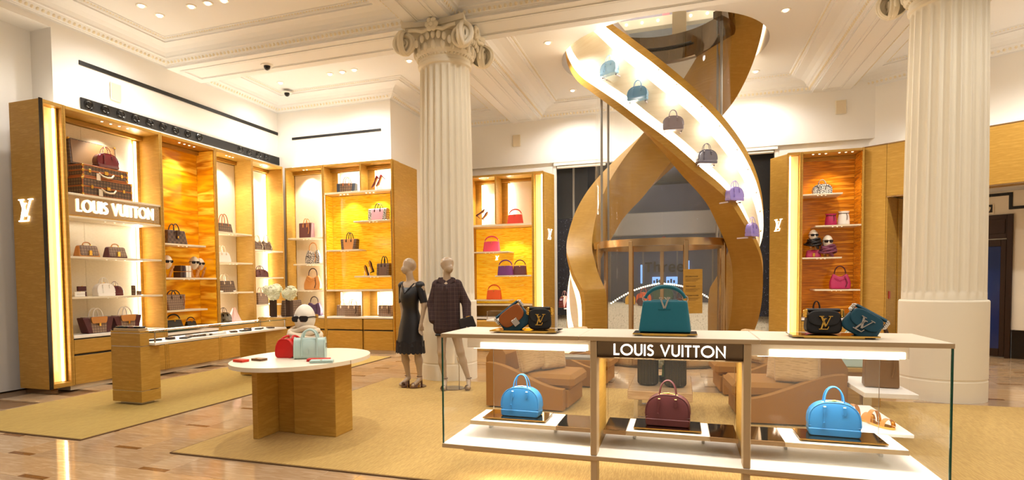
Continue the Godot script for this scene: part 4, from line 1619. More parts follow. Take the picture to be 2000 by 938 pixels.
# ---------------------------------------------------------------- the shop window behind the lift
func street_window() -> void:
	var x0 := -2.79
	var x1 := 1.9
	var b := Mb.new()
	b.bb(V(x0 - 0.02, 0, -13.95), V(x0 + 0.05, 4.2, -13.84))
	b.bb(V(x1 - 0.05, 0, -13.95), V(x1 + 0.02, 4.2, -13.84))
	b.bb(V(x0, 4.13, -13.95), V(x1, 4.2, -13.80))
	var frame := struct("window", b, M.wall_paint)
	part(frame, "pane", bx(V(x0 + 0.05, 0.45, -13.93), V(x1 - 0.05, 4.12, -13.915)), M.window_glass)
	single("roller_blind", "rolled white blind across the top of the window left of the spiral", "blind", bx(V(x0 + 0.06, 4.06, -13.88), V(-1.6, 4.12, -13.82), 0.02), M.white_board)
	single("roller_blind", "rolled white blind across the top of the window right of the spiral", "blind", bx(V(0.9, 4.06, -13.88), V(x1 - 0.06, 4.12, -13.82), 0.02), M.white_board)
	# dark lining of the window bay
	b = Mb.new()
	b.bb(V(-4.8, 0, -18.6), V(-3.3, 5.5, -14.1))
	b.bb(V(2.4, 0, -18.6), V(4.4, 5.5, -14.1))
	b.bb(V(-4.8, 4.3, -18.6), V(4.4, 5.5, -14.1))
	b.bb(V(-4.8, 0, -18.6), V(4.4, 5.5, -18.4))
	struct("wall_street", b, M.night_wall)
	var k := 0
	for q in [[-3.02, -2.10, 90.0, "on the left of the window"], [1.25, 1.92, -90.0, "on the right of the window"]]:
		var t := thing("star_backdrop", "tall dark blue backdrop speckled with stars " + q[3], "backdrop", V(q[0], 0.5, -14.42))
		part(t, "cloth", bx(V(0, 0.12, -0.03), V(q[1] - q[0], 2.45, 0), 0.004), M.star_cloth)
		part(t, "upper_board", bx(V(0, 2.46, -0.05), V(q[1] - q[0], 3.75, -0.02), 0.004), M.black)
		part(t, "upright", bx(V((q[1] - q[0]) * (0.62 if k == 0 else 0.1), 0.12, 0.0), V((q[1] - q[0]) * (0.62 if k == 0 else 0.1) + 0.05, 3.75, 0.03), 0.004), M.grey_metal)
		k += 1
	# white fur ground with peaks
	b = Mb.new()
	var rows := []
	var nz := noise(77, 0.6, 4)
	for i in 30:
		var row := PackedVector3Array()
		for j in 60:
			var x := lerpf(-3.2, 2.3, j / 59.0)
			var z := lerpf(-14.1, -16.4, i / 29.0)
			row.append(V(x, 0.28 + 0.58 * smoothstep(0.0, 0.42, i / 29.0) + 0.035 * nz.get_noise_2d(x * 3.0, z * 3.0), z))
		rows.append(row)
	b.grid(rows, false, 1)
	b.bb(V(-3.2, 0, -14.2), V(2.3, 0.3, -14.1))
	var fur := single("fur_ground", "rumpled white fur covering the floor of the street window", "fur", b, M.fur_white)
	fur.set_meta("kind", "stuff")
	# display in the window
	var wl := "in the street window seen through the lift"
	dome_bag("orange handbag " + wl + ", left", V(-0.85, 0.885, -15.25), 0, 0.36, 0.26, 0.16, M.leather_orange, M.gold)
	dome_bag("large dark green handbag " + wl + ", behind the teal bag", V(-0.44, 0.885, -15.55), 0, 0.58, 0.40, 0.2, mat("leather_green", Color8(34, 74, 50), 0.4), M.gold)
	dome_bag("beige handbag " + wl + ", centre", V(-0.37, 0.815, -15.0), 0, 0.32, 0.15, 0.16, M.leather_cream, M.gold)
	dome_bag("purple handbag " + wl + ", right", V(0.22, 0.885, -15.3), 0, 0.26, 0.26, 0.16, M.leather_purple, M.gold)
	dome_bag("yellow handbag " + wl + ", far left", V(-1.16, 0.86, -15.15), 0, 0.24, 0.22, 0.14, mat("leather_yellow", Color8(226, 170, 20), 0.4), M.gold)
	for q in [[-0.90, "left"], [-0.01, "right"]]:
		b = Mb.new()
		b.T = Transform3D(Basis(Vector3.RIGHT, PI / 2), Vector3.ZERO)
		b.lathe(Vector3.ZERO, [Vector2(0.002, -0.04), Vector2(0.08, -0.04), Vector2(0.095, -0.02), Vector2(0.095, 0.02), Vector2(0.08, 0.04), Vector2(0.002, 0.04)], 20)
		var t := thing("round_bag", "small round brown bag hanging at the %s in the street window" % q[1], "handbag", V(q[0], 0.93, -14.95))
		part(t, "body", b, M.leather_burgundy)
		b = Mb.new()
		b.tube([V(-0.05, 0.08, 0), V(-0.04, 0.2, 0), V(0.04, 0.2, 0), V(0.05, 0.08, 0)], 0.008, 6)
		part(t, "strap", b, M.leather_burgundy)
	for q in [[-1.02, -15.45, "left of the dark green handbag"], [-0.66, -15.3, "beside the dark green handbag"], [-0.12, -15.4, "right of the dark green handbag"], [0.04, -15.5, "near the purple handbag"], [-1.32, -15.4, "behind the yellow handbag"]]:
		b = Mb.new()
		b.lathe(V(0, 0, 0), [Vector2(0.015, 0.0), Vector2(0.015, 0.05), Vector2(0.065, 0.05), Vector2(0.01, 0.24)], 10)
		single("toy_fir", "small grey cone fir in the street window " + q[2], "ornament", b, M.leather_navy_grey, V(q[0], 0.87, q[1]), 0, "toy firs in the window")
	# strings of white bulbs
	for q in [[-1.75, -0.50, 0.80, 1.36, "left"], [-0.42, 0.75, 1.36, 0.95, "right"]]:
		var t := thing("light_garland", "sagging string of small white bulbs in the street window, %s half" % q[4], "string lights", V(0, 0, -15.35))
		var path := []
		for i in 25:
			var f := i / 24.0
			path.append(V(lerpf(q[0], q[1], f), lerpf(q[2], q[3], f) + 0.10 * sin(f * PI), 0))
		b = Mb.new()
		b.tube(path, 0.006, 5)
		part(t, "cable", b, M.black)
		for p in path:
			b = Mb.new()
			b.ball(p, V(0.022, 0.022, 0.022), 6, 4)
			part(t, "light_bulb", b, M.lamp_white)
	# across the street: a grey shop front with its name and two screens
	var t := thing("street_shopfront", "grey shop front across the street with a dark name and two bluish screens", "building", V(-0.35, 0, -18.2))
	part(t, "wall", bx(V(-2.8, 0.0, -0.1), V(2.6, 4.2, 0.0)), M.street_front)
	for k2 in 6:
		part(t, "wall_rib", bx(V(-2.6 + k2 * 0.95, 0.3, 0.0), V(-2.56 + k2 * 0.95, 2.6, 0.03)), M.grey_metal)
	part(t, "fascia", bx(V(-2.8, 2.75, 0.0), V(2.6, 3.4, 0.25), 0.02), M.plaster)
	var fnt := SystemFont.new()
	fnt.font_names = PackedStringArray(["Droid Sans"])
	fnt.font_weight = 700
	var tm := TextMesh.new()
	tm.text = "Three."
	tm.font = fnt
	tm.font_size = 64
	tm.pixel_size = 0.0062
	tm.depth = 0.06
	tm.material = M.dark_bronze
	var mi := MeshInstance3D.new()
	mi.name = "lettering"
	mi.mesh = tm
	t.add_child(mi, true)
	mi.position = V(-0.02, 1.82, 0.06)
	for q in [[-0.42, 0.26], [-0.03, 0.31]]:
		var s := part(t, "screen", bx(V(q[0], 1.33, 0.0), V(q[0] + q[1], 1.54, 0.05), 0.01), M.screen_light)
		for r in 3:
			part(s, "dark_block", bx(V(q[0] + 0.03 + 0.08 * r, 1.36, 0.05), V(q[0] + 0.08 + 0.08 * r, 1.44 + 0.04 * (r % 2), 0.055)), M.night_glass)
	part(t, "red_lamp", bx(V(-0.15, 2.62, 0.02), V(-0.05, 2.70, 0.06), 0.01), mat("red_plastic", Color8(210, 40, 20), 0.4))
	for q in [[-1.05, 1.9, 2.3], [-0.75, 1.35, 1.9], [0.55, 1.3, 2.0]]:
		part(t, "neon_tube", bx(V(q[0], q[1], 0.02), V(q[0] + 0.05, q[2], 0.06), 0.01), M.screen_light)
	omni(self, V(-0.4, 2.4, -16.9), 0.14 * L_CAB, Color(0.8, 0.86, 1.0), 0.1)  # unseen lamp added to brighten the shop front
	omni(self, V(-0.4, 3.9, -16.6), 0.25 * L_CAB, Color(0.85, 0.88, 1.0), 0.15)

# ---------------------------------------------------------------- oak front and street door on the right
func right_side() -> void:
	var P := V(3.3, 0, -13.35)
	var o := thing("oak_wall", "slanting oak wall panelling right of the dark amber cabinet with a wide opening", "wall panelling", P, -35)
	part(o, "panel", bx(V(0.0, 0.0, -0.05), V(0.405, CH, 0.0), 0.004), M.oak)
	part(o, "panel", bx(V(0.41, 2.97, -0.05), V(3.0, CH, 0.0), 0.004), M.oak)
	part(o, "panel", bx(V(3.0, 0.0, -0.05), V(5.0, CH, 0.0), 0.004), M.oak)
	part(o, "jamb", bx(V(0.41, 0.0, -0.5), V(0.43, 2.965, 0.0), 0.003), M.oak)
	part(o, "jamb", bx(V(0.43, 0.0, -0.99), V(0.45, 2.965, -0.50), 0.003), M.oak)
	part(o, "jamb", bx(V(2.42, 0.0, -0.98), V(2.99, 2.965, -0.052), 0.003), M.oak)
	part(o, "lintel", bx(V(0.46, 2.975, -0.53), V(3.0, 3.05, -0.055)), M.oak)
	part(o, "metal_trim", bx(V(0.41, 2.945, -0.02), V(3.0, 2.968, 0.006), 0.003), M.bronze)
	part(o, "metal_trim", bx(V(0.0, CH + 0.001, -0.06), V(5.0, CH + 0.022, 0.006), 0.003), M.bronze)
	part(o, "light_switch", bx(V(0.432, 1.05, -0.18), V(0.445, 1.19, -0.10), 0.004), mat("alarm_red", Color8(170, 40, 30), 0.4))
	var b := bx(V(0.45, CH + 0.024, -0.42), V(4.9, CH + 0.05, -0.30))
	single("cove_light", "white cove light on top of the slanting oak wall at the right", "cove light", b, M.cove_light, P, -35)
	var nn := V(-0.574, 0, 0.819)
	var u := V(0.819, 0, 0.574)
	area(self, P + u * 2.5 - nn * 0.36 + V(0, CH + 0.07, 0), V(0, 1, 0) - nn * 0.3, Vector2(4.0, 0.1), 3.2 * L_COVE, Color(1, 0.93, 0.82), u)
	# white lobby wall with stepped black lines
	o = thing("lobby_wall", "cream lobby panelling with stepped black lines beyond the opening", "wall panelling", P, -35)
	part(o, "panel", bx(V(0.46, 0.5, -0.998), V(2.41, 2.95, -0.975), 0.004), M.plaster)
	part(o, "dado", bx(V(0.46, 0.0, -0.998), V(1.3, 0.495, -0.965), 0.004), M.black_gloss)
	part(o, "dado", bx(V(2.03, 0.0, -0.998), V(2.41, 0.495, -0.965), 0.004), M.black_gloss)
	for q in [[0.50, 2.66, 1.05, 2.72], [0.50, 0.5, 0.54, 2.66], [1.05, 2.66, 1.10, 2.92], [1.10, 2.87, 1.95, 2.92], [1.95, 2.66, 2.0, 2.92], [1.95, 2.62, 2.41, 2.67]]:
		part(o, "black_line", bx(V(q[0], q[1], -0.975), V(q[2], q[3], -0.955), 0.003), M.black)
	for q in [[1.18, 2.50, 1.5, 2.54], [1.46, 2.54, 1.5, 2.8]]:
		part(o, "raised_moulding", bx(V(q[0], q[1], -0.975), V(q[2], q[3], -0.962), 0.004), M.plaster)
	o = thing("wall_emblem", "small framed dark emblem on the lobby wall above the street door", "wall emblem", P + u * 1.66 - nn * 0.955 + V(0, 2.66, 0), -35)  # a framed emblem, it gives no light
	part(o, "frame", bx(V(-0.09, -0.09, -0.012), V(0.09, 0.09, 0.0), 0.004), M.plaster)
	part(o, "plate", bx(V(-0.07, -0.07, 0.001), V(0.07, 0.07, 0.006), 0.002), M.black)
	b = Mb.new()
	b.tube([V(-0.045, 0.0, 0.012), V(0.0, 0.035, 0.012), V(0.04, 0.02, 0.012), V(0.02, -0.045, 0.012)], 0.013, 7)
	part(o, "emblem", b, M.egg_white)
	var d := struct("door", bx(V(1.36, 0.0, -1.005), V(1.42, 2.54, -0.92), 0.004), M.dark_bronze)
	d.position = P
	d.rotation_degrees.y = -35
	part(d, "door_frame", bx(V(1.94, 0.0, -1.005), V(2.02, 2.54, -0.92), 0.004), M.dark_bronze)
	part(d, "door_frame", bx(V(1.42, 2.12, -1.005), V(1.94, 2.54, -0.93), 0.004), M.dark_bronze)
	part(d, "raised_moulding", bx(V(1.46, 2.2, -0.93), V(1.92, 2.46, -0.915), 0.006), M.dark_bronze)
	for q in [[1.43, 0.02, 1.50, 2.1], [1.86, 0.02, 1.935, 2.1], [1.50, 0.02, 1.86, 0.16], [1.50, 1.98, 1.86, 2.1]]:
		part(d, "door_rail", bx(V(q[0], q[1], -0.985), V(q[2], q[3], -0.94), 0.004), M.dark_bronze)
	part(d, "pane", bx(V(1.50, 0.16, -0.97), V(1.86, 1.98, -0.955)), M.night_glass)

# ---------------------------------------------------------------- floor
func floor_and_rugs() -> void:
	# travertine planks with short dark inlays at their ends
	var fl := Node3D.new()
	fl.name = "floor_paving"
	add_child(fl)
	fl.set_meta("kind", "structure")
	var cache := {}
	var tile := func(x0: float, x1: float, z0: float, z1: float, m: Material, called: String):
		if x1 - x0 < 0.03 or z1 - z0 < 0.02:
			return
		var key := [snappedf(x1 - x0, 0.001), snappedf(z1 - z0, 0.001), called, m.resource_name]
		var s := V(x1 - x0 - 0.003, 0.02, z1 - z0 - 0.003)
		if not cache.has(key):
			var b := Mb.new()
			b.box(Vector3.ZERO, s, 0.0012)
			cache[key] = b.mesh(m)
		var o := MeshInstance3D.new()
		o.name = called
		o.mesh = cache[key]
		o.position = V((x0 + x1) / 2, -0.0105, (z0 + z1) / 2)
		fl.add_child(o, true)
	var row := 0
	var rng := RandomNumberGenerator.new()
	rng.seed = 5
	var z := -2.26
	while z > -13.8:
		var z1 := z - 0.42
		var hid0 := -4.15
		var hid1 := 6.0
		var covered := z < -3.9 and z1 > -8.05
		var x := -9.0 + fposmod(row * 0.74, 1.5)
		var L := 1.5
		var first := true
		while x < 7.0:
			var a := x
			var c := x + L
			x = c
			# leave out what lies under the rugs or the left cabinet
			if covered and a > hid0 + 0.15 and c < hid1 - 0.1:
				continue
			if z < -4.2 and z1 > -10.2 and c < -5.5 and a > -7.3:
				continue
			if z < -5.6 and c < -8.0:
				continue
			tile.call(a, c - 0.28, z1, z, M["stone_%d" % rng.randi_range(0, 2)], "stone_plank")
			tile.call(c - 0.28, c, z1, z - 0.06, M["stone_%d" % rng.randi_range(0, 2)], "stone_plank")
			tile.call(c - 0.28, c, z - 0.06, z, M.stone_dark, "dark_inlay")
		z = z1
		row += 1
	# big rug under table, counter and seats
	var o := thing("rug", "large sand coloured rug under the oval table and the counter", "rug", Vector3.ZERO)
	part(o, "pile", bx(V(-4.14, 0.001, -8.06), V(6.2, 0.013, -3.94), 0.004), M.rug_wool)
	part(o, "binding", bx(V(-4.155, 0.0, -8.06), V(-4.141, 0.011, -3.926), 0.003), M.rug_edge)
	part(o, "binding", bx(V(-4.141, 0.0, -3.939), V(6.2, 0.011, -3.925), 0.003), M.rug_edge)
	o = thing("rug", "long olive beige rug along the left cabinet under the oak pedestal", "rug", Vector3.ZERO)
	part(o, "pile", bx(V(-7.45, 0.001, -10.38), V(-5.33, 0.013, -4.02), 0.004), M.rug_silk)
	part(o, "binding", bx(V(-5.329, 0.0, -10.38), V(-5.314, 0.011, -4.005), 0.003), M.rug_edge)
	part(o, "binding", bx(V(-7.45, 0.0, -4.019), V(-5.33, 0.011, -4.005), 0.003), M.rug_edge)

# ---------------------------------------------------------------- handbags
func rounded(p: Array, r: float, n := 5) -> PackedVector2Array:
	var o := PackedVector2Array()
	var N := p.size()
	for i in N:
		var a: Vector2 = p[(i - 1 + N) % N]
		var b: Vector2 = p[i]
		var c: Vector2 = p[(i + 1) % N]
		var ra := minf(r, b.distance_to(a) * 0.45)
		var rc := minf(r, b.distance_to(c) * 0.45)
		var s := b + (a - b).normalized() * ra
		var e := b + (c - b).normalized() * rc
		for k in n + 1:
			var t := float(k) / n
			o.append(s.lerp(b, t).lerp(b.lerp(e, t), t))
	return dense(o, 0.03)

# extra points along long edges so that soft bodies stay even
func dense(o: PackedVector2Array, step: float) -> PackedVector2Array:
	var q := PackedVector2Array()
	for i in o.size():
		var a := o[i]
		var b := o[(i + 1) % o.size()]
		var k := maxi(1, int(a.distance_to(b) / step))
		for j in k:
			q.append(a.lerp(b, float(j) / k))
	return q

func trap(wb: float, wt: float, h: float, r := 0.02) -> PackedVector2Array:
	return rounded([Vector2(-wb / 2, 0), Vector2(wb / 2, 0), Vector2(wt / 2, h), Vector2(-wt / 2, h)], r)

func dome(w: float, h: float, waist := 0.95) -> PackedVector2Array:
	var o := []
	var b := w * waist / 2
	o.append(Vector2(-b, 0))
	o.append(Vector2(b, 0))
	var n := 22
	for i in n + 1:
		var a := PI * i / n
		var x := signf(cos(a)) * pow(absf(cos(a)), 0.80) * w / 2
		o.append(Vector2(x, h * 0.34 + pow(sin(a), 0.74) * h * 0.66))
	var q := PackedVector2Array()
	var rr := rounded([o[0], o[1], Vector2(w / 2, h * 0.34), Vector2(w / 2, h * 0.6), Vector2(-w / 2, h * 0.6), Vector2(-w / 2, h * 0.34)], 0.012, 3)
	for p in rr:
		if p.y < h * 0.33:
			q.append(p)
	# q runs from left bottom round; keep it and add the arch
	var left := []
	var right := []
	for p in q:
		(left if p.x < 0 else right).append(p)
	left.sort_custom(func(a, b2): return (a.y > b2.y) if absf(a.y - b2.y) > 1e-5 else a.x < b2.x)
	right.sort_custom(func(a, b2): return (a.y < b2.y) if absf(a.y - b2.y) > 1e-5 else a.x < b2.x)
	var res := PackedVector2Array()
	for p in left:
		res.append(p)
	for p in right:
		res.append(p)
	for i in range(2, o.size()):
		res.append(o[i])
	return res

# two posts and a rounded top: a handle that stands in the plane z
func arch(hw: float, y0: float, rise: float, z: float, lean := 0.0, n := 18) -> Array:
	var o := []
	o.append(V(-hw, y0 - 0.01, z))
	for i in n + 1:
		var a := PI * (1.0 - float(i) / n)
		o.append(V(cos(a) * hw, y0 + pow(sin(a), 0.75) * rise, z + lean * sin(a)))
	o.append(V(hw, y0 - 0.01, z))
	return o

func handle(parent: Node, hw: float, y0: float, rise: float, z: float, r: float, m: Material, lean := 0.0) -> void:
	var b := Mb.new()
	b.tube(arch(hw, y0, rise, z, lean), r, 8)
	part(parent, "handle", b, m)

func bit(parent: Node, called: String, at: Vector3, s: Vector3, m: Material, bev := 0.002) -> void:
	var b := Mb.new()
	b.box(at, s, bev)
	part(parent, called, b, m)

func panel2(parent: Node, called: String, o: PackedVector2Array, z: float, th: float, m: Material, label := "") -> Node3D:
	var b := Mb.new()
	b.prism(o, z, z + th)
	return part(parent, called, b, m, label)

func dome_bag(label: String, at: Vector3, turn: float, w: float, h: float, d: float, m: Material, hw: Material, group := "") -> Node3D:
	var t := thing("handbag", label, "handbag", at, turn, group)
	var o := dome(w, h)
	var b := Mb.new()
	b.pouch(o, d, d * 0.62, 0.16, 15)
	part(t, "body", b, m)
	# base band
	b = Mb.new()
	b.pouch(trap(w * 0.965, w * 1.0, h * 0.22, 0.012), d * 1.03, d * 0.985, 0.12, 13)
	part(t, "base_band", b, m)
	# piping round the front and the back edge
	for s in [-1.0, 1.0]:
		var path := []
		for p in o:
			if p.y > h * 0.2:
				path.append(V(p.x * 0.985, p.y * 0.992, s * lerpf(d, d * 0.62, p.y / h) * 0.47))
		b = Mb.new()
		b.tube(path, 0.0035, 6)
		part(t, "piping", b, m)
	# zip along the top
	b = Mb.new()
	var zp := []
	for i in 13:
		var a := PI * (0.22 + 0.56 * i / 12.0)
		zp.append(V(cos(a) * w * 0.5, h * 0.36 + sin(a) * h * 0.65, 0))
	b.tube(zp, 0.006, 6)
	part(t, "zip", b, hw)
	var r := w * 0.0155
	for s in [-1.0, 1.0]:
		var zz: float = s * d * 0.26
		handle(t, w * 0.185, h * 0.88, h * 0.56, zz, r, m, -s * d * 0.18)
	for x in [-1.0, 1.0]:
		var px: float = x * w * 0.185
		panel2(t, "handle_tab", PackedVector2Array([Vector2(px - w * 0.028, h * 0.66), Vector2(px, h * 0.60), Vector2(px + w * 0.028, h * 0.66), Vector2(px + w * 0.028, h * 0.86), Vector2(px - w * 0.028, h * 0.86)]), d * 0.36, 0.012, m)
		bit(t, "ring", V(px, h * 0.86, d * 0.37), V(w * 0.055, h * 0.035, 0.010), hw)
	bit(t, "padlock", V(w * 0.01, h * 1.0, 0.012), V(w * 0.055, h * 0.10, 0.012), hw)
	b = Mb.new()
	b.tube([V(-w * 0.19, h * 0.84, d * 0.43), V(-w * 0.20, h * 0.6, d * 0.46), V(-w * 0.205, h * 0.42, d * 0.50)], w * 0.008, 6)
	part(t, "strap", b, m)
	panel2(t, "key_tag", rounded([Vector2(-w * 0.235, h * 0.24), Vector2(-w * 0.175, h * 0.24), Vector2(-w * 0.18, h * 0.42), Vector2(-w * 0.23, h * 0.42)], 0.006, 3), d * 0.52, 0.009, m)
	return t

# trapezoid tote. o: side (wing material), trim, flap, strap, hollow
func tote(label: String, at: Vector3, turn: float, wb: float, wt: float, h: float, d: float, rise: float, m: Material, hm: Material, o := {}) -> Node3D:
	var t := thing("tote_bag", label, "handbag", at, turn, o.get("group", ""))
	var b := Mb.new()
	b.pouch(trap(wb, wt, h, o.get("r", 0.018)), d, d * o.get("thin", 0.7), 0.14, 13)
	part(t, "body", b, m)
	# dark opening with a rim
	var rim := []
	for i in 20:
		var a := TAU * i / 20
		rim.append(V(cos(a) * wt * 0.47, h - 0.004, sin(a) * d * o.get("thin", 0.7) * 0.40))
	b = Mb.new()
	b.tube(rim, 0.006, 6, true)
	part(t, "rim", b, o.get("trim", hm))
	var hx: float = o.get("hx", 0.22)
	for s in [-1.0, 1.0]:
		var zz: float = s * d * o.get("thin", 0.7) * 0.48
		handle(t, wt * hx, h * 0.80, rise + h * 0.2, zz, o.get("hr", 0.0085), hm, -s * d * 0.12)
		for x in [-1.0, 1.0]:
			bit(t, "handle_tab", V(x * wt * hx, h * 0.80, zz + s * 0.008), V(0.026, h * 0.2, 0.01), hm)
	if o.has("side"):
		for s in [-1.0, 1.0]:
			b = Mb.new()
			var w2 := wt * 0.30
			b.pouch(rounded([Vector2(s * wb * 0.30, 0.001), Vector2(s * wb * 0.5, 0.001), Vector2(s * wt * o.get("wing", 0.5), h * o.get("wing_h", 0.97)), Vector2(s * (wt * 0.5 - w2 * 0.55), h * o.get("wing_h", 0.97))], 0.014), d * 1.06, d * 0.78, 0.14, 11)
			part(t, "side_wing", b, o.side)
	if o.has("flap"):
		panel2(t, "flap", rounded([Vector2(-wt * 0.27, h * 0.60), Vector2(wt * 0.27, h * 0.60), Vector2(wt * 0.32, h), Vector2(-wt * 0.32, h)], 0.03), d * 0.5 * 0.86, d * 0.09, o.flap)
		bit(t, "clasp", V(0, h * 0.52, d * 0.56), V(0.03, 0.045, 0.012), M.gold)
	if o.has("band"):
		panel2(t, "centre_strap", PackedVector2Array([Vector2(-wb * 0.045, h * 0.35), Vector2(wb * 0.045, h * 0.35), Vector2(wb * 0.045, h), Vector2(-wb * 0.045, h)]), d * 0.5 * 0.85, d * 0.10, o.band)
		bit(t, "clasp", V(0, h * 0.5, d * 0.52), V(0.03, 0.03, 0.015), M.gold)
	if o.has("tassel"):
		b = Mb.new()
		b.tube([V(wt * 0.30, h * 0.95, d * 0.5), V(wt * 0.36, h * 0.5, d * 0.56), V(wt * 0.30, h * 0.25, d * 0.56)], 0.007, 6)
		part(t, "loose_strap", b, o.tassel)
	return t

# structured bag with one arched handle on rings
func arch_bag(label: String, at: Vector3, turn: float, wb: float, wt: float, h: float, d: float, rise: float, m: Material, group := "", big := false) -> Node3D:
	var t := thing("handbag", label, "handbag", at, turn, group)
	var b := Mb.new()
	b.pouch(trap(wb, wt, h, 0.014), d, d * 0.45, 0.15, 15)
	part(t, "body", b, m)
	b = Mb.new()
	b.pouch(rounded([Vector2(-wt * 0.33, h * 0.9), Vector2(wt * 0.33, h * 0.9), Vector2(wt * 0.33, h * 1.03), Vector2(-wt * 0.33, h * 1.03)], 0.02), d * 0.2, d * 0.16, 0.2, 9)
	part(t, "top_flap", b, m)
	b = Mb.new()
	var path := []
	var rad := []
	for i in 21:
		var f := i / 20.0
		var a := PI * (0.93 - 0.86 * f)
		path.append(V(cos(a) * wt * 0.455 / cos(PI * 0.07), h * 0.97 + sin(a) * rise, 0))
		rad.append(lerpf(0.010, 0.0155, sin(f * PI)) * (wb / 0.36))
	b.tube(path, rad, 10)
	part(t, "handle", b, m)
	for x in [-1.0, 1.0]:
		b = Mb.new()
		var ring := []
		for i in 14:
			var a := TAU * i / 14
			ring.append(V(x * wt * 0.455 + cos(a) * 0.016, h * 1.0 + 0.012 + sin(a) * 0.018, 0))
		b.tube(ring, 0.004, 6, true)
		part(t, "ring", b, M.steel)
	if big:
		b = Mb.new()
		for q in [[[-0.24, 0.96], [-0.02, 0.3]], [[0.24, 0.96], [0.02, 0.3]], [[-0.34, 0.96], [-0.14, 0.96]], [[0.14, 0.96], [0.34, 0.96]]]:
			b.stroke([Vector2(q[0][0] * 0.10, h * 0.76 + q[0][1] * 0.10 - 0.03), Vector2(q[1][0] * 0.10, h * 0.76 + q[1][1] * 0.10 - 0.03)], 0.010, d * 0.27, d * 0.30)
		part(t, "metal_mark", b, M.steel)
		b = Mb.new()
		b.stroke([Vector2(-0.035, h * 0.755), Vector2(-0.035, h * 0.735), Vector2(0.035, h * 0.735), Vector2(0.035, h * 0.755)], 0.006, d * 0.30, d * 0.325)
		part(t, "stitched_mark", b, m)
	else:
		bit(t, "clasp", V(0, h * 0.90, d * 0.27), V(0.022, 0.022, 0.02), M.gold)
	return t

# flap bag with rounded bottom; parts in its own frame so that it can lean
func flap_bag(label: String, at: Vector3, turn: float, w: float, h: float, d: float, m: Material, flap: Material, metal: Material, lean := 0.0, mark_h := 0.10) -> Node3D:
	var t := thing("handbag", label, "handbag", at, turn)
	t.rotation_degrees.z = lean
	var b := Mb.new()
	b.pouch(rounded([Vector2(-w * 0.5, 0), Vector2(w * 0.5, 0), Vector2(w * 0.44, h), Vector2(-w * 0.44, h)], 0.05), d, d * 0.62, 0.22, 13)
	part(t, "body", b, m)
	b = Mb.new()
	b.pouch(rounded([Vector2(-w * 0.40, h * 0.36), Vector2(w * 0.40, h * 0.36), Vector2(w * 0.445, h * 1.03), Vector2(-w * 0.445, h * 1.03)], 0.06), d * 1.16, d * 0.80, 0.10, 11)
	part(t, "flap", b, flap)
	b = Mb.new()
	b.box(V(0, h * 1.035, 0), V(w * 0.92, 0.02, d * 0.5), 0.008)
	part(t, "handle", b, m)
	if mark_h > 0:
		b = mark(mark_h, 0, 0.012)
		var p := part(t, "metal_mark", b, metal)
		p.position = V(0.0, h * 0.50, d * 0.5)
	for s in [-1.0, 1.0]:
		var path := []
		for i in 9:
			path.append(V(s * (w * 0.47 + 0.006 * (i % 2)), h * 1.03 - i * h * 0.035, d * 0.16 + 0.008 * ((i + 1) % 2)))
		b = Mb.new()
		for p in path:
			b.ball(p, V(0.010, 0.008, 0.009), 7, 5)
		part(t, "chain", b, metal)
	return t

# soft bag that sags, hung from one strap
func hobo(label: String, at: Vector3, turn: float, w: float, h: float, d: float, rise: float, m: Material, hm: Material, group := "") -> Node3D:
	var t := thing("shoulder_bag", label, "handbag", at, turn, group)
	var b := Mb.new()
	b.pouch(rounded([Vector2(-w * 0.48, 0), Vector2(w * 0.48, 0), Vector2(w * 0.5, h * 0.45), Vector2(w * 0.34, h), Vector2(0.03, h * 0.80), Vector2(-0.03, h * 0.80), Vector2(-w * 0.34, h), Vector2(-w * 0.5, h * 0.45)], 0.04), d, d * 0.35, 0.3, 13)
	part(t, "body", b, m)
	b = Mb.new()
	b.tube(arch(w * 0.27, h * 0.9, rise + h * 0.1, 0, 0.0), 0.011, 8)
	part(t, "handle", b, hm)
	for x in [-1.0, 1.0]:
		bit(t, "ring", V(x * w * 0.28, h * 0.92, 0), V(0.03, 0.03, 0.02), M.gold)
	b = Mb.new()
	b.tube([V(-w * 0.3, h * 0.75, d * 0.35), V(-w * 0.05, h * 0.55, d * 0.46), V(w * 0.25, h * 0.72, d * 0.38)], 0.006, 6)
	part(t, "fold", b, m)
	b = Mb.new()
	b.tube([V(w * 0.2, h * 0.8, d * 0.3), V(w * 0.3, h * 0.4, d * 0.48), V(w * 0.22, h * 0.12, d * 0.5)], 0.007, 6)
	part(t, "loose_strap", b, hm)
	return t

# boxy satchel with a small top handle and a flap
func satchel(label: String, at: Vector3, turn: float, w: float, h: float, d: float, rise: float, m: Material, side: Material, hm: Material, group := "") -> Node3D:
	var t := thing("handbag", label, "handbag", at, turn, group)
	var b := Mb.new()
	b.pouch(trap(w, w * 0.84, h, 0.025), d, d * 0.5, 0.16, 13)
	part(t, "body", b, side)
	b = Mb.new()
	b.pouch(rounded([Vector2(-w * 0.43, h * 0.12), Vector2(w * 0.43, h * 0.12), Vector2(w * 0.40, h * 1.02), Vector2(-w * 0.40, h * 1.02)], 0.03), d * 1.08, d * 0.58, 0.13, 11)
	part(t, "flap", b, m)
	handle(t, w * 0.18, h * 1.0, rise, 0, 0.008, hm)
	bit(t, "clasp", V(0, h * 0.36, d * 0.53), V(0.045, 0.07, 0.02), M.gold)
	for x in [-1.0, 1.0]:
		bit(t, "ring", V(x * w * 0.18, h * 1.01, 0), V(0.03, 0.02, 0.02), M.gold)
	return t

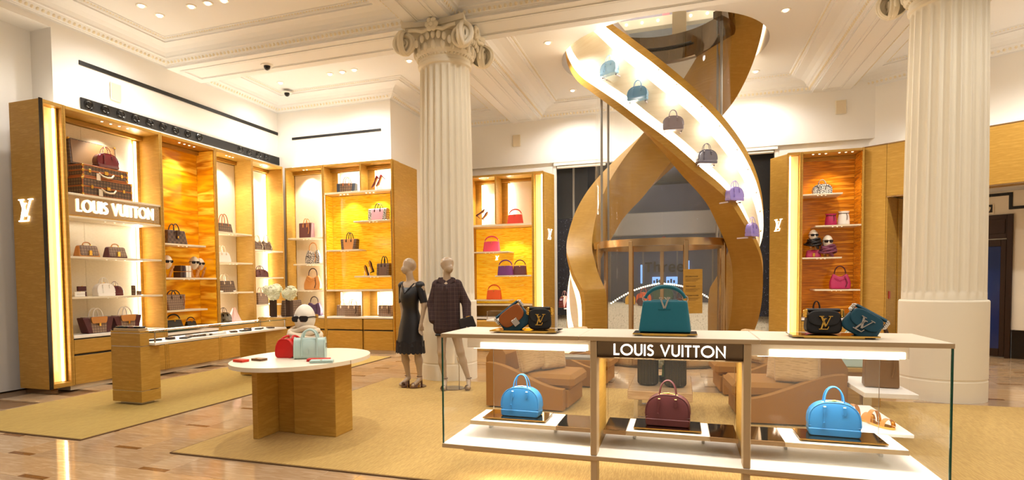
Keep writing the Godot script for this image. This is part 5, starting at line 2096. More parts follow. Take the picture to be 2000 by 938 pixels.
# lying barrel bag with two handles
func barrel(label: String, at: Vector3, turn: float, w: float, h: float, d: float, rise: float, m: Material, hm: Material) -> Node3D:
	var t := thing("handbag", label, "handbag", at, turn)
	# cross-section in z,y pushed along x
	var sec := rounded([Vector2(-d * 0.5, 0), Vector2(d * 0.5, 0), Vector2(d * 0.5, h * 0.55), Vector2(d * 0.28, h), Vector2(-d * 0.28, h), Vector2(-d * 0.5, h * 0.55)], d * 0.22)
	var b := Mb.new()
	b.T = Transform3D(Basis(Vector3.UP, PI / 2), Vector3.ZERO)
	b.pouch(sec, w, w * 0.97, 0.10, 15)
	part(t, "body", b, m)
	for s in [-1.0, 1.0]:
		b = Mb.new()
		var ring := []
		for p in sec:
			ring.append(V(s * w * 0.475, p.y * 0.985 + 0.002, p.x * 0.985))
		b.tube(ring, 0.006, 6, true)
		part(t, "piping", b, m)
		for x in [-0.24, 0.24]:
			b = Mb.new()
			b.tube([V(x * w, h * 0.15, s * d * 0.505), V(x * w, h * 0.55, s * d * 0.505), V(x * w, h * 0.86, s * d * 0.40)], 0.008, 6)
			part(t, "handle_strap", b, m)
		handle(t, w * 0.24, h * 0.86, rise + h * 0.14, s * d * 0.40, 0.0095, hm, -s * d * 0.22)
	bit(t, "zip", V(0, h * 1.0, 0), V(w * 0.86, 0.008, 0.018), M.steel)
	bit(t, "padlock", V(w * 0.5, h * 0.62, 0.0), V(0.014, 0.045, 0.035), M.steel)
	panel2(t, "key_tag", rounded([Vector2(-w * 0.12, h * 0.25), Vector2(-w * 0.02, h * 0.25), Vector2(-w * 0.03, h * 0.52), Vector2(-w * 0.11, h * 0.52)], 0.008, 3), d * 0.5 + 0.006, 0.008, m)
	return t

func wallet(label: String, at: Vector3, turn: float, s: Vector3, m: Material, group := "", called := "wallet", cat := "wallet") -> Node3D:
	var t := thing(called, label, cat, at, turn, group)
	var b := Mb.new()
	b.box(V(0, s.y * 0.25, 0), V(s.x, s.y * 0.46, s.z), 0.004)
	part(t, "lower_cover", b, m)
	b = Mb.new()
	b.box(V(0, s.y * 0.76, 0), V(s.x, s.y * 0.46, s.z), 0.004)
	part(t, "flap", b, m)
	bit(t, "clasp", V(0, s.y, s.z * 0.36), V(0.02, 0.006, 0.014), M.gold)
	return t

# an egg-shaped head held by two wooden hands, with sunglasses
func egg_head(label: String, at: Vector3, turn: float, k: float, scarf: Material = null, group := "") -> Node3D:
	var t := thing("bust", label, "bust", at, turn, group)
	var b := Mb.new()
	var rows := []
	for i in 19:
		var a := PI * clampf(i / 18.0, 0.004, 0.996)
		var y := cos(a)
		var row := PackedVector3Array()
		for j in 24:
			var th := TAU * j / 24
			var r := sin(a) * (1.0 - 0.20 * clampf(-y, 0, 1))
			var p := V(cos(th) * r * 0.078, y * 0.118, sin(th) * r * 0.096)
			if p.z > 0:
				p.z += 0.014 * exp(-pow(p.x / 0.014, 2) - pow((y + 0.12) / 0.22, 2))   # nose
				p.z -= 0.010 * exp(-pow((absf(p.x) - 0.034) / 0.018, 2) - pow((y - 0.1) / 0.14, 2))   # eye hollows
				p.z += 0.005 * exp(-pow(p.x / 0.022, 2) - pow((y + 0.48) / 0.07, 2))   # lips
				p.z -= 0.005 * exp(-pow(p.x / 0.03, 2) - pow((y + 0.58) / 0.05, 2))
			row.append((p + V(0, 0.262, 0)) * k)
		rows.append(row)
	b.grid(rows, true)
	part(t, "head", b, M.egg_white)
	# glasses
	b = Mb.new()
	for s in [-1.0, 1.0]:
		b.T = Transform3D(Basis(Vector3.UP, s * 0.28), V(s * 0.034, 0.272, 0.088) * k).scaled_local(V(k * 1.3, k * 1.3, k))
		b.pouch(rounded([Vector2(-0.026, -0.018), Vector2(0.022, -0.02), Vector2(0.03, 0.016), Vector2(-0.026, 0.018)], 0.016), 0.008, 0.008, 0.3, 7)
	b.T = Transform3D.IDENTITY
	b.tube([V(-0.012, 0.28, 0.096) * k, V(0.0, 0.283, 0.1) * k, V(0.012, 0.28, 0.096) * k], 0.004 * k, 6)
	for s in [-1.0, 1.0]:
		b.tube([V(s * 0.06, 0.282, 0.07) * k, V(s * 0.082, 0.285, 0.02) * k, V(s * 0.08, 0.278, -0.04) * k], 0.005 * k, 6)
	part(t, "sunglasses", b, M.sunglass)
	# hands
	for s in [-1.0, 1.0]:
		b = Mb.new()
		var bones := []
		var wr := V(s * 0.035, 0.029, 0.0)
		var palm := V(s * 0.062, 0.115, 0.01)
		bones.append([wr, V(s * 0.045, 0.06, 0.0), 0.020, 0.018])
		bones.append([V(s * 0.045, 0.06, 0), palm, 0.020, 0.026])
		for f in 4:
			var zz := -0.022 + f * 0.016
			var base := palm + V(0, 0.02, zz)
			var midj := base + V(s * 0.022, 0.035 + 0.004 * (2 - absi(f - 1)), 0.004)
			bones.append([base, midj, 0.0085, 0.0075])
			bones.append([midj, midj + V(s * 0.012, 0.03, 0.004), 0.0075, 0.0055])
		bones.append([palm + V(-s * 0.01, 0.0, 0.02), palm + V(-s * 0.022, 0.03, 0.036), 0.009, 0.0065])
		for q in bones:
			q[0] *= k
			q[1] *= k
			q[2] *= k
			q[3] *= k
		b.blob(bones, 0.0065 * k, 0.004 * k)
		part(t, "hand", b, M.wood_hand)
	b = Mb.new()
	b.box(V(0, 0.004, 0) * k, V(0.15, 0.008, 0.09) * k, 0.002)
	part(t, "stand", b, M.wood_hand)
	if scarf:
		b = Mb.new()
		for i in 5:
			var path := []
			for j in 24:
				var a := TAU * j / 24
				var rr := 0.086 + 0.013 * i + 0.012 * sin(a * 3 + i)
				path.append(V(cos(a) * rr, 0.186 - 0.024 * i + 0.016 * sin(a * 2 + i * 1.7), sin(a) * rr * 1.05 + 0.01) * k)
			b.tube(path, (0.022 - 0.001 * i) * k, 8, true)
		b.tube([V(-0.03, 0.14, 0.10) * k, V(0.03, 0.06, 0.12) * k, V(0.06, 0.012, 0.10) * k], [0.03 * k, 0.028 * k, 0.02 * k], 8)
		part(t, "scarf", b, scarf)
	return t

# pointed high heel
func heel_shoe(called: String, label: String, at: Vector3, turn: float, pitch: float, m: Material, group: String, roll := 0.0) -> Node3D:
	var t := thing(called, label, "shoe", at, turn, group)
	t.rotation_degrees.x = pitch
	t.rotation_degrees.z = roll
	shoe_parts(t, V(0, 0, 0), m, 0.095)
	return t

# a court shoe pointing along +z, heel at the back
func shoe_parts(t: Node, o: Vector3, m: Material, hh: float) -> void:
	var b := Mb.new()
	var rows := []
	var secs := [[-0.115, 0.020, hh, hh + 0.045], [-0.10, 0.028, hh, hh + 0.055], [-0.06, 0.030, hh * 0.86, hh + 0.03], [-0.01, 0.030, hh * 0.52, hh * 0.52 + 0.035], [0.04, 0.036, hh * 0.14, 0.06], [0.08, 0.038, 0.004, 0.045], [0.11, 0.026, 0.002, 0.03], [0.135, 0.006, 0.004, 0.014]]
	for s in secs:
		var row := PackedVector3Array()
		for j in 14:
			var a := TAU * j / 14
			row.append(o + V(cos(a) * s[1], lerpf(s[2], s[3], 0.5 + 0.5 * sin(a)), s[0]))
		rows.append(row)
	b.grid(rows, true)
	part(t, "upper", b, m)
	b = Mb.new()
	b.tube([o + V(0, hh + 0.01, -0.10), o + V(0, hh * 0.5, -0.112), o + V(0, 0.0, -0.115)], [0.016, 0.009, 0.007], 8)
	part(t, "heel", b, m)
	b = Mb.new()
	b.tube([o + V(0, hh - 0.004, -0.10), o + V(0, hh * 0.5, -0.01), o + V(0, 0.006, 0.06), o + V(0, 0.004, 0.12)], [0.012, 0.016, 0.02, 0.008], 8)
	part(t, "sole", b, M.leather_tan)

# ---------------------------------------------------------------- the display counter in front
func counter() -> void:
	var zf := -3.765
	var zb := -4.38
	var o := thing("display_counter", "long glass display counter with lit name sign in the foreground", "counter")
	for q in [[-1.548, -0.606], [-0.604, 0.436], [0.438, 1.362]]:
		part(o, "top_board", bx(V(q[0], 1.073, zb), V(q[1], 1.10, zf), 0.004), M.counter_top)
		part(o, "edge_band", bx(V(q[0], 1.0725, zf + 0.0005), V(q[1], 1.0985, zf + 0.005), 0.001), M.counter_edge)
	part(o, "lower_board", bx(V(-1.547, 0.312, zb), V(1.362, 0.34, zf), 0.004), M.white_board)
	part(o, "edge_band", bx(V(-1.547, 0.312, zf + 0.0005), V(1.362, 0.339, zf + 0.005), 0.001), M.counter_edge)
	# posts down to the floor
	for x in [-0.5145, 0.3715]:
		part(o, "post", bx(V(x - 0.02, 0.341, zf - 0.12), V(x + 0.02, 1.072, zf - 0.002), 0.003), M.counter_edge)
		part(o, "foot", bx(V(x - 0.02, 0.012, zf - 0.12), V(x + 0.02, 0.311, zf - 0.01), 0.003), M.counter_edge)
		part(o, "divider", bx(V(x - 0.012, 0.341, zb + 0.04), V(x + 0.012, 1.0, zf - 0.121), 0.002), M.oak)
	# skirt with lamps below the lower board
	part(o, "skirt", bx(V(-1.44, 0.262, zb + 0.05), V(-0.54, 0.311, zf - 0.13), 0.003), M.counter_edge)
	part(o, "skirt", bx(V(0.40, 0.262, zb + 0.05), V(1.26, 0.311, zf - 0.13), 0.003), M.counter_edge)
	for q in [[-1.40, -0.56], [0.42, 1.22]]:
		part(o, "lamp_strip", bx(V(q[0], 0.254, zf - 0.30), V(q[1], 0.2615, zf - 0.24)), M.lamp_white)
		area(o, V((q[0] + q[1]) / 2, 0.250, zf - 0.27), Vector3.DOWN, Vector2(q[1] - q[0], 0.05), 0.8 * L_CTR, SOFT, Vector3.FORWARD)
	# glass
	part(o, "front_pane", bx(V(-1.536, 0.3405, zf - 0.012), V(-0.536, 1.0725, zf - 0.004)), M.clear_glass)
	part(o, "front_pane", bx(V(0.393, 0.3405, zf - 0.012), V(1.350, 1.0725, zf - 0.004)), M.clear_glass)
	for x in [-1.546, 1.350]:
		part(o, "end_pane", bx(V(x + 0.001, 0.3405, zb + 0.005), V(x + 0.010, 1.0725, zf - 0.014)), M.clear_glass)
		part(o, "glass_edge", bx(V(x + 0.0005, 0.3405, zf - 0.012), V(x + 0.0105, 1.0725, zf - 0.003)), M.glass_edge)
	for q in [[-1.36, -0.53], [-0.49, 0.35], [0.39, 1.19]]:
		part(o, "back_pane", bx(V(q[0], 0.3405, zb + 0.004), V(q[1], 1.0725, zb + 0.010)), M.clear_glass)
		part(o, "pane_edge", bx(V(q[0] - 0.0025, 0.3405, zb + 0.003), V(q[0] - 0.0005, 1.0725, zb + 0.011)), M.steel)
		part(o, "pane_edge", bx(V(q[1] + 0.0005, 0.3405, zb + 0.003), V(q[1] + 0.0025, 1.0725, zb + 0.011)), M.steel)
	# light boxes under the top
	for q in [[-1.40, -0.545], [0.40, 1.20]]:
		part(o, "light_box", bx(V(q[0], 0.992, zf - 0.46), V(q[1], 1.071, zf - 0.12), 0.004), M.white_board)
		part(o, "lamp_face", bx(V(q[0] + 0.04, 0.986, zf - 0.44), V(q[1] - 0.04, 0.9915, zf - 0.15)), M.lamp_white)
		part(o, "lamp_front", bx(V(q[0] + 0.10, 0.996, zf - 0.119), V(q[1] - 0.02, 1.032, zf - 0.116)), M.lamp_white)
		area(o, V((q[0] + q[1]) / 2, 0.98, zf - 0.29), Vector3.DOWN, Vector2(q[1] - q[0] - 0.1, 0.28), 2.2 * L_CTR, SOFT, Vector3.FORWARD)
	area(o, V(-0.07, 0.955, zf - 0.32), Vector3.DOWN, Vector2(0.7, 0.2), 1.4 * L_CTR, SOFT, Vector3.FORWARD)
	part(o, "light_box", bx(V(-0.49, 0.965, zf - 0.45), V(0.35, 1.071, zf - 0.13), 0.004), M.white_board)
	# name sign in the middle bay
	var sg := part(o, "sign_board", bx(V(-0.493, 0.970, zf - 0.06), V(0.350, 1.070, zf - 0.02), 0.002), M.bronze_mirror, "dark mirrored name board")
	letters(sg, "LOUIS VUITTON", 0.645, 0.069, V(-0.068, 0.986, zf - 0.019), 0.014, M.sign_light)
	part(o, "sign_trim", bx(V(-0.493, 0.962, zf - 0.065), V(0.350, 0.9695, zf - 0.015), 0.002), M.bronze)
	# raised shelf with trays
	for q in [[-1.42, -0.80, "white_board"], [-0.799, -0.545, "bronze_mirror"], [-0.48, -0.335, "bronze_mirror"], [-0.334, 0.18, "white_board"], [0.181, 0.345, "bronze_mirror"], [0.40, 0.605, "bronze_mirror"], [0.606, 1.24, "white_board"]]:
		part(o, "raised_shelf", bx(V(q[0], 0.430, zf - 0.595), V(q[1], 0.46, zf - 0.225), 0.003), M[q[2]])
		part(o, "edge_band", bx(V(q[0], 0.4305, zf - 0.2245), V(q[1], 0.4585, zf - 0.222)), M.counter_edge if q[2] == "white_board" else M.bronze)
	for x in [-1.36, -0.86, -0.30, 0.15, 0.65, 1.18]:
		part(o, "shelf_leg", bx(V(x - 0.01, 0.341, zf - 0.56), V(x + 0.01, 0.4295, zf - 0.5), 0.002), M.white_board)
	# long board running back behind the right end, for the sandals
	var s := thing("shoe_bench", "long low white bench behind the right end of the counter", "bench")
	part(s, "board", bx(V(1.02, 0.43, -5.35), V(1.40, 0.455, -4.42), 0.004), M.white_board)
	part(s, "base", bx(V(1.06, 0.013, -5.3), V(1.2, 0.428, -4.5), 0.004), M.counter_edge)
	# trays and handbags inside
	var tray := func(label: String, at: Vector3, sx: float, sz: float):
		var t := thing("mirror_tray", label, "tray", at)
		part(t, "plate", bx(V(-sx / 2, 0.010, -sz / 2), V(sx / 2, 0.018, sz / 2), 0.002), M.bronze_mirror)
		part(t, "edge", bx(V(-sx / 2, 0.0099, sz / 2 + 0.0005), V(sx / 2, 0.0185, sz / 2 + 0.003)), M.brass)
		part(t, "foot", bx(V(-sx * 0.35, 0.0, -sz * 0.3), V(sx * 0.35, 0.0095, sz * 0.35)), M.brass)
	tray.call("mirrored tray under the left blue handbag inside the counter", V(-1.11, 0.461, -4.165), 0.46, 0.27)
	tray.call("mirrored tray under the plum handbag inside the counter", V(-0.078, 0.461, -4.165), 0.42, 0.27)
	tray.call("mirrored tray under the right blue handbag inside the counter", V(0.92, 0.461, -4.165), 0.46, 0.27)
	dome_bag("bright blue domed handbag in the left bay of the counter", V(-1.085, 0.481, -4.17), -3, 0.285, 0.205, 0.14, M.leather_blue, M.steel)
	dome_bag("plum brown domed handbag in the middle bay of the counter", V(-0.075, 0.481, -4.17), -3, 0.285, 0.205, 0.14, M.leather_plum, M.gold)
	dome_bag("bright blue domed handbag in the right bay of the counter", V(0.90, 0.481, -4.19), -4, 0.285, 0.205, 0.14, M.leather_blue, M.gold)
	# sandals
	for q in [[1.27, -4.62, 25.0, "nearer"], [1.20, -4.80, 32.0, "farther"]]:
		var t := thing("sandal", "flat tan and gold sandal on the white bench, the %s of the pair" % q[3], "shoe", V(q[0], 0.456, q[1]), q[2], "sandals behind the counter")
		var b := Mb.new()
		var pl := PackedVector2Array()
		for i in 24:
			var a := TAU * i / 24
			pl.append(Vector2(cos(a) * 0.035 * (1.0 + 0.25 * sin(a)), sin(a) * 0.115))
		b.T = Transform3D(Basis(Vector3.RIGHT, PI / 2), Vector3.ZERO)
		b.prism(pl, -0.014, 0.0)
		part(t, "sole", b, M.brass)
		for z in [0.06, -0.06]:
			b = Mb.new()
			var rows := []
			for k in 2:
				var row := PackedVector3Array()
				for i in 11:
					var a := PI * i / 10
					row.append(V(cos(a) * 0.042, 0.012 + sin(a) * (0.05 if z > 0 else 0.085), z + (0.02 if k == 0 else -0.02)))
				rows.append(row)
			b.grid(rows)
			part(t, "strap", b, M.leather_tan)
			bit(t, "buckle", V(0.04, 0.03, z), V(0.012, 0.03, 0.02), M.gold)
	# on top of the counter
	tray.call("gold edged mirrored tray at the left on the counter top", V(-1.0, 1.101, -3.99), 0.46, 0.24)
	tray.call("gold edged mirrored tray under the teal handbag on the counter top", V(-0.09, 1.101, -3.95), 0.38, 0.22)
	tray.call("gold edged mirrored tray at the right on the counter top", V(0.84, 1.101, -4.0), 0.44, 0.24)
	flap_bag("caramel and blue flap bag tilted on its corner at the left of the counter top", V(-1.035, 1.121, -4.0), 12, 0.215, 0.165, 0.085, M.leather_teal_dark, M.leather_caramel, M.steel, 38, 0.0)
	var fb: Node3D = get_child(get_child_count() - 1)
	bit(fb, "twist_lock", V(-0.002, 0.065, 0.052), V(0.045, 0.05, 0.016), M.steel)
	flap_bag("small black flap bag with gold letter mark, left on the counter top", V(-0.905, 1.121, -3.98), 14, 0.165, 0.14, 0.085, M.leather_black, M.leather_black, M.gold, 0, 0.075)
	arch_bag("large teal handbag with one arched handle on the counter top", V(-0.09, 1.121, -3.96), -3, 0.315, 0.265, 0.197, 0.14, 0.095, M.leather_teal, "", true)
	flap_bag("wide black flap bag with large gold letter mark, right on the counter top", V(0.80, 1.121, -4.01), 4, 0.20, 0.135, 0.085, M.leather_black, M.leather_black, M.gold, 0, 0.08)
	flap_bag("teal blue flap bag tilted on its corner, right on the counter top", V(0.962, 1.119, -4.0), -8, 0.20, 0.145, 0.08, M.leather_teal_dark, M.leather_teal_dark, M.steel, -32, 0.085)

const L_CTR := 0.45

# ---------------------------------------------------------------- oval table
func oval_table() -> void:
	var c := V(-3.36, 0, -4.76)
	var o := thing("oval_table", "oval display table with cream top on oak panel legs", "table", c)
	var pl := PackedVector2Array()
	for i in 72:
		var a := TAU * i / 72
		pl.append(Vector2(cos(a) * 0.57, sin(a) * 0.76))
	var b := Mb.new()
	b.T = Transform3D(Basis(Vector3.RIGHT, PI / 2), Vector3.ZERO)
	b.prism(pl, -0.76, -0.724)
	part(o, "tabletop", b, M.counter_top)
	for q in [[0.30, 0.0], [-0.30, PI]]:
		b = Mb.new()
		b.box(V(cos(q[1]) * 0.568, 0.742, 0.1), V(0.004, 0.034, 0.003))
		part(o, "seam", b, M.counter_edge)
	part(o, "leg_panel", bx(V(-0.39, 0.014, -0.30), V(-0.33, 0.723, 0.26), 0.003), M.oak)
	part(o, "leg_panel", bx(V(-0.328, 0.014, -0.10), V(-0.13, 0.723, -0.04), 0.003), M.oak)
	part(o, "leg_panel", bx(V(-0.128, 0.014, -0.31), V(0.33, 0.723, -0.01), 0.003), M.oak)
	# goods on it
	var y := 0.761
	wallet("small coral red wallet at the left end of the oval table", V(-3.70, y, -4.31), -10, V(0.125, 0.022, 0.085), M.leather_coral)
	wallet("small tan wallet beside the coral one on the oval table", V(-3.60, y, -4.43), -8, V(0.125, 0.020, 0.085), M.leather_camel)
	barrel("bright red barrel bag seen end on, on the oval table", V(-3.50, y, -4.76), 96, 0.26, 0.175, 0.18, 0.02, M.leather_red, M.leather_red)
	barrel("mint grey barrel bag on the oval table", V(-3.235, y, -4.69), 26, 0.285, 0.19, 0.16, 0.075, M.leather_mint, M.leather_mint)
	wallet("red long wallet under the mint one on the oval table", V(-3.04, y, -4.53), 22, V(0.20, 0.024, 0.09), M.leather_red)
	wallet("mint long wallet lying in front of the mint barrel bag", V(-2.955, y, -4.45), 24, V(0.20, 0.024, 0.09), M.leather_mint)
	egg_head("large white egg head with sunglasses and cream scarf on the oval table", V(-3.52, y, -5.02), 8, 1.28, M.scarf_cream)

# ---------------------------------------------------------------- oak pedestal and long glass showcase at the left
func showcase() -> void:
	var o := thing("oak_pedestal", "square oak pedestal with steel bands at the near end of the glass showcase", "pedestal")
	part(o, "foot", bx(V(-6.48, 0.013, -5.60), V(-6.14, 0.045, -5.42)), M.steel)
	part(o, "block", bx(V(-6.55, 0.046, -5.65), V(-6.08, 0.178, -5.37), 0.003), M.oak)
	part(o, "block", bx(V(-6.55, 0.186, -5.65), V(-6.08, 0.716, -5.37), 0.003), M.oak)
	part(o, "block", bx(V(-6.55, 0.724, -5.50), V(-6.08, 0.876, -5.37), 0.003), M.oak)
	part(o, "block", bx(V(-6.55, 0.884, -5.50), V(-6.08, 0.905, -5.37), 0.003), M.oak)
	for q in [0.179, 0.717, 0.877]:
		part(o, "steel_band", bx(V(-6.545, q, -5.50), V(-6.085, q + 0.006, -5.375)), M.steel)
	var t := thing("wallet_tray", "grey tray of dark folded wallets on top of the oak pedestal", "tray", V(-6.32, 0.906, -5.45))
	part(t, "tray", bx(V(-0.20, 0, -0.07), V(0.20, 0.028, 0.065), 0.003), M.counter_edge)
	for k in 4:
		wallet("dark leather wallet on the pedestal tray, number %s from the left" % ["one", "two", "three", "four"][k], V(-6.47 + 0.10 * k, 0.935, -5.45), -12 + 6 * k, V(0.095, 0.022, 0.09), M.leather_black if k != 2 else M.leather_plum, "wallets on the pedestal tray")
	# the case
	o = thing("glass_showcase", "long shallow glass showcase between two oak pedestals along the left", "showcase")
	part(o, "base_board", bx(V(-6.50, 0.725, -8.05), V(-6.0, 0.755, -5.505), 0.003), M.white_board)
	part(o, "edge_band", bx(V(-5.9995, 0.726, -8.05), V(-5.995, 0.748, -5.505)), M.counter_top)
	part(o, "top_pane", bx(V(-6.50, 0.876, -8.05), V(-6.0, 0.884, -5.505)), M.clear_glass)
	part(o, "glass_edge", bx(V(-5.9995, 0.876, -8.05), V(-5.9965, 0.884, -5.505)), M.glass_edge)
	part(o, "glass_edge", bx(V(-6.50, 0.876, -5.5045), V(-6.0, 0.884, -5.5015)), M.glass_edge)
	part(o, "side_pane", bx(V(-6.007, 0.757, -8.04), V(-6.001, 0.875, -5.51)), M.clear_glass)
	part(o, "end_pane", bx(V(-6.49, 0.757, -5.514), V(-6.03, 0.875, -5.508)), M.clear_glass)
	part(o, "end_pane", bx(V(-6.49, 0.757, -8.045), V(-6.03, 0.875, -8.04)), M.clear_glass)
	for z in [-5.52, -8.03]:
		for x in [-6.49, -6.012]:
			part(o, "corner_post", bx(V(x - 0.007, 0.756, z - 0.007), V(x + 0.007, 0.8755, z + 0.007), 0.002), M.steel)
	area(o, V(-6.44, 0.868, -6.8), V(0.3, -1, 0), Vector2(0.02, 2.3), 0.7 * L_CTR, SOFT, V(0, 0, 1))
	part(o, "lamp_strip", bx(V(-6.47, 0.868, -7.95), V(-6.45, 0.8755, -5.6)), M.lamp_white)
	var kinds := [["leather_black", 0.16, 0.02, 0.09], ["leather_brown", 0.10, 0.03, 0.08], ["leather_black", 0.19, 0.018, 0.10], ["printed_canvas", 0.18, 0.02, 0.10]]
	for k in 12:
		var q: Array = kinds[k % 4]
		var z := -5.72 - 0.19 * k
		if k in [4, 5]:
			continue
		wallet("dark leather piece in the long glass showcase, %s from its near end" % ["first", "second", "third", "fourth", "", "", "fifth", "sixth", "seventh", "eighth", "ninth", "tenth"][k], V(-6.18 + 0.06 * (k % 3 - 1), 0.756, z), 70 + 23 * (k % 4), V(q[1], q[2], q[3]), M[q[0]], "leather pieces in the long showcase")
	for k in 3:
		wallet("leaning folded wallet in the middle of the long showcase, %s of three" % ["first", "second", "third"][k], V(-6.15, 0.756, -6.36 - 0.055 * k), 80, V(0.17, 0.024, 0.09), M.printed_canvas if k != 1 else M.leather_white, "leaning wallets in the showcase")
	wallet("large white wallet lying in the middle of the long showcase", V(-6.17, 0.756, -6.68), 84, V(0.24, 0.024, 0.18), M.leather_white)
	# far pedestal with the flowers
	o = thing("oak_pedestal", "oak pedestal at the far end of the glass showcase carrying white flowers", "pedestal")
	part(o, "block", bx(V(-6.56, 0.03, -9.05), V(-6.06, 0.716, -7.62), 0.003), M.oak)
	part(o, "foot", bx(V(-6.5, 0.0135, -9.0), V(-6.1, 0.029, -7.68)), M.steel)
	part(o, "block", bx(V(-6.56, 0.756, -9.05), V(-6.06, 0.905, -8.06), 0.003), M.oak)
	part(o, "steel_band", bx(V(-6.55, 0.905, -9.04), V(-6.07, 0.912, -8.07)), M.steel)
	var rng := RandomNumberGenerator.new()
	rng.seed = 9
	for q in [[-6.42, -8.28, "left"], [-6.16, -8.36, "right"]]:
		var vs := thing("flower_vase", "slim dark square vase of white hydrangeas on the far oak pedestal, %s one" % q[2], "vase", V(q[0], 0.913, q[1]))
		part(vs, "vase", bx(V(-0.045, 0, -0.045), V(0.045, 0.28, 0.045), 0.006), M.leather_brown)
		for st in 5:
			var b := Mb.new()
			var e := V(rng.randf_range(-0.10, 0.10), rng.randf_range(0.34, 0.46), rng.randf_range(-0.10, 0.10))
			b.tube([V(0, 0.22, 0), e * 0.8 + V(0, 0.02, 0), e], 0.005, 5)
			part(vs, "stem", b, M.leaf_green)
			b = Mb.new()
			for k in 46:
				var d := V(rng.randfn(), rng.randfn(), rng.randfn()).normalized()
				b.ball(e + d * V(0.085, 0.075, 0.085), V(0.022, 0.018, 0.022), 6, 4)
			b.ball(e, V(0.08, 0.07, 0.08), 10, 7)
			part(vs, "flower_head", b, M.flower)
	single("canvas_tote_back", "dark canvas bag leaning behind the two flower vases", "handbag", _tote_mesh(), M.fine_canvas, V(-6.3, 0.913, -8.62), 80)

func _tote_mesh() -> Mb:
	var b := Mb.new()
	b.pouch(trap(0.44, 0.40, 0.26, 0.02), 0.10, 0.06, 0.16, 11)
	return b

# ---------------------------------------------------------------- armchairs, tables, lamp
func armchair(label: String, at: Vector3, turn: float, flip: float) -> Node3D:
	var t := thing("armchair", label, "armchair", at, turn, "low woven armchairs")
	# side profile of the arms in x (depth, front at +) and y, arms slope down to the front
	for z in [0.0, -0.82]:
		var pts := PackedVector2Array([Vector2(-0.46, 0.02)])
		pts.append(Vector2(0.44, 0.02))
		pts.append(Vector2(0.44, 0.24))
		for i in 11:
			var f := i / 10.0
			pts.append(Vector2(lerpf(0.44, -0.46, f), 0.25 + 0.265 * smoothstep(0.0, 1.0, f)))
		for i in pts.size():
			pts[i].x *= flip
		var b := Mb.new()
		b.prism(pts, z - 0.11, z)
		part(t, "arm", b, M.sofa_weave)
	var b := Mb.new()
	var bl := PackedVector2Array([Vector2(-0.50, 0.02), Vector2(-0.30, 0.02), Vector2(-0.26, 0.6), Vector2(-0.30, 0.66), Vector2(-0.44, 0.66), Vector2(-0.50, 0.56)])
	for i in bl.size():
		bl[i].x *= flip
	b.prism(bl, -0.81, -0.111)
	part(t, "backrest", b, M.sofa_weave)
	b = Mb.new()
	b.box(V(flip * 0.13, 0.315, -0.465), V(0.80, 0.16, 0.70), 0.045)
	part(t, "seat_cushion", b, M.sofa_weave)
	b = Mb.new()
	b.box(V(flip * 0.10, 0.13, -0.465), V(0.74, 0.2, 0.69), 0.01)
	part(t, "seat_base", b, M.sofa_weave)
	return t

func cushion(label: String, at: Vector3, rot: Vector3, s: float) -> void:
	var b := Mb.new()
	b.pouch(rounded([Vector2(-s / 2, -s * 0.42), Vector2(s / 2, -s * 0.42), Vector2(s / 2, s * 0.42), Vector2(-s / 2, s * 0.42)], 0.03), 0.17, 0.17, 0.55, 15)
	var m := single("cushion", label, "cushion", b, M.cushion_silk, at)
	m.rotation_degrees = rot
	b = Mb.new()
	var path := []
	for p in rounded([Vector2(-s / 2, -s * 0.42), Vector2(s / 2, -s * 0.42), Vector2(s / 2, s * 0.42), Vector2(-s / 2, s * 0.42)], 0.03):
		path.append(V(p.x, p.y, 0))
	b.tube(path, 0.008, 6, true)
	part(m, "piping", b, M.cushion_silk)

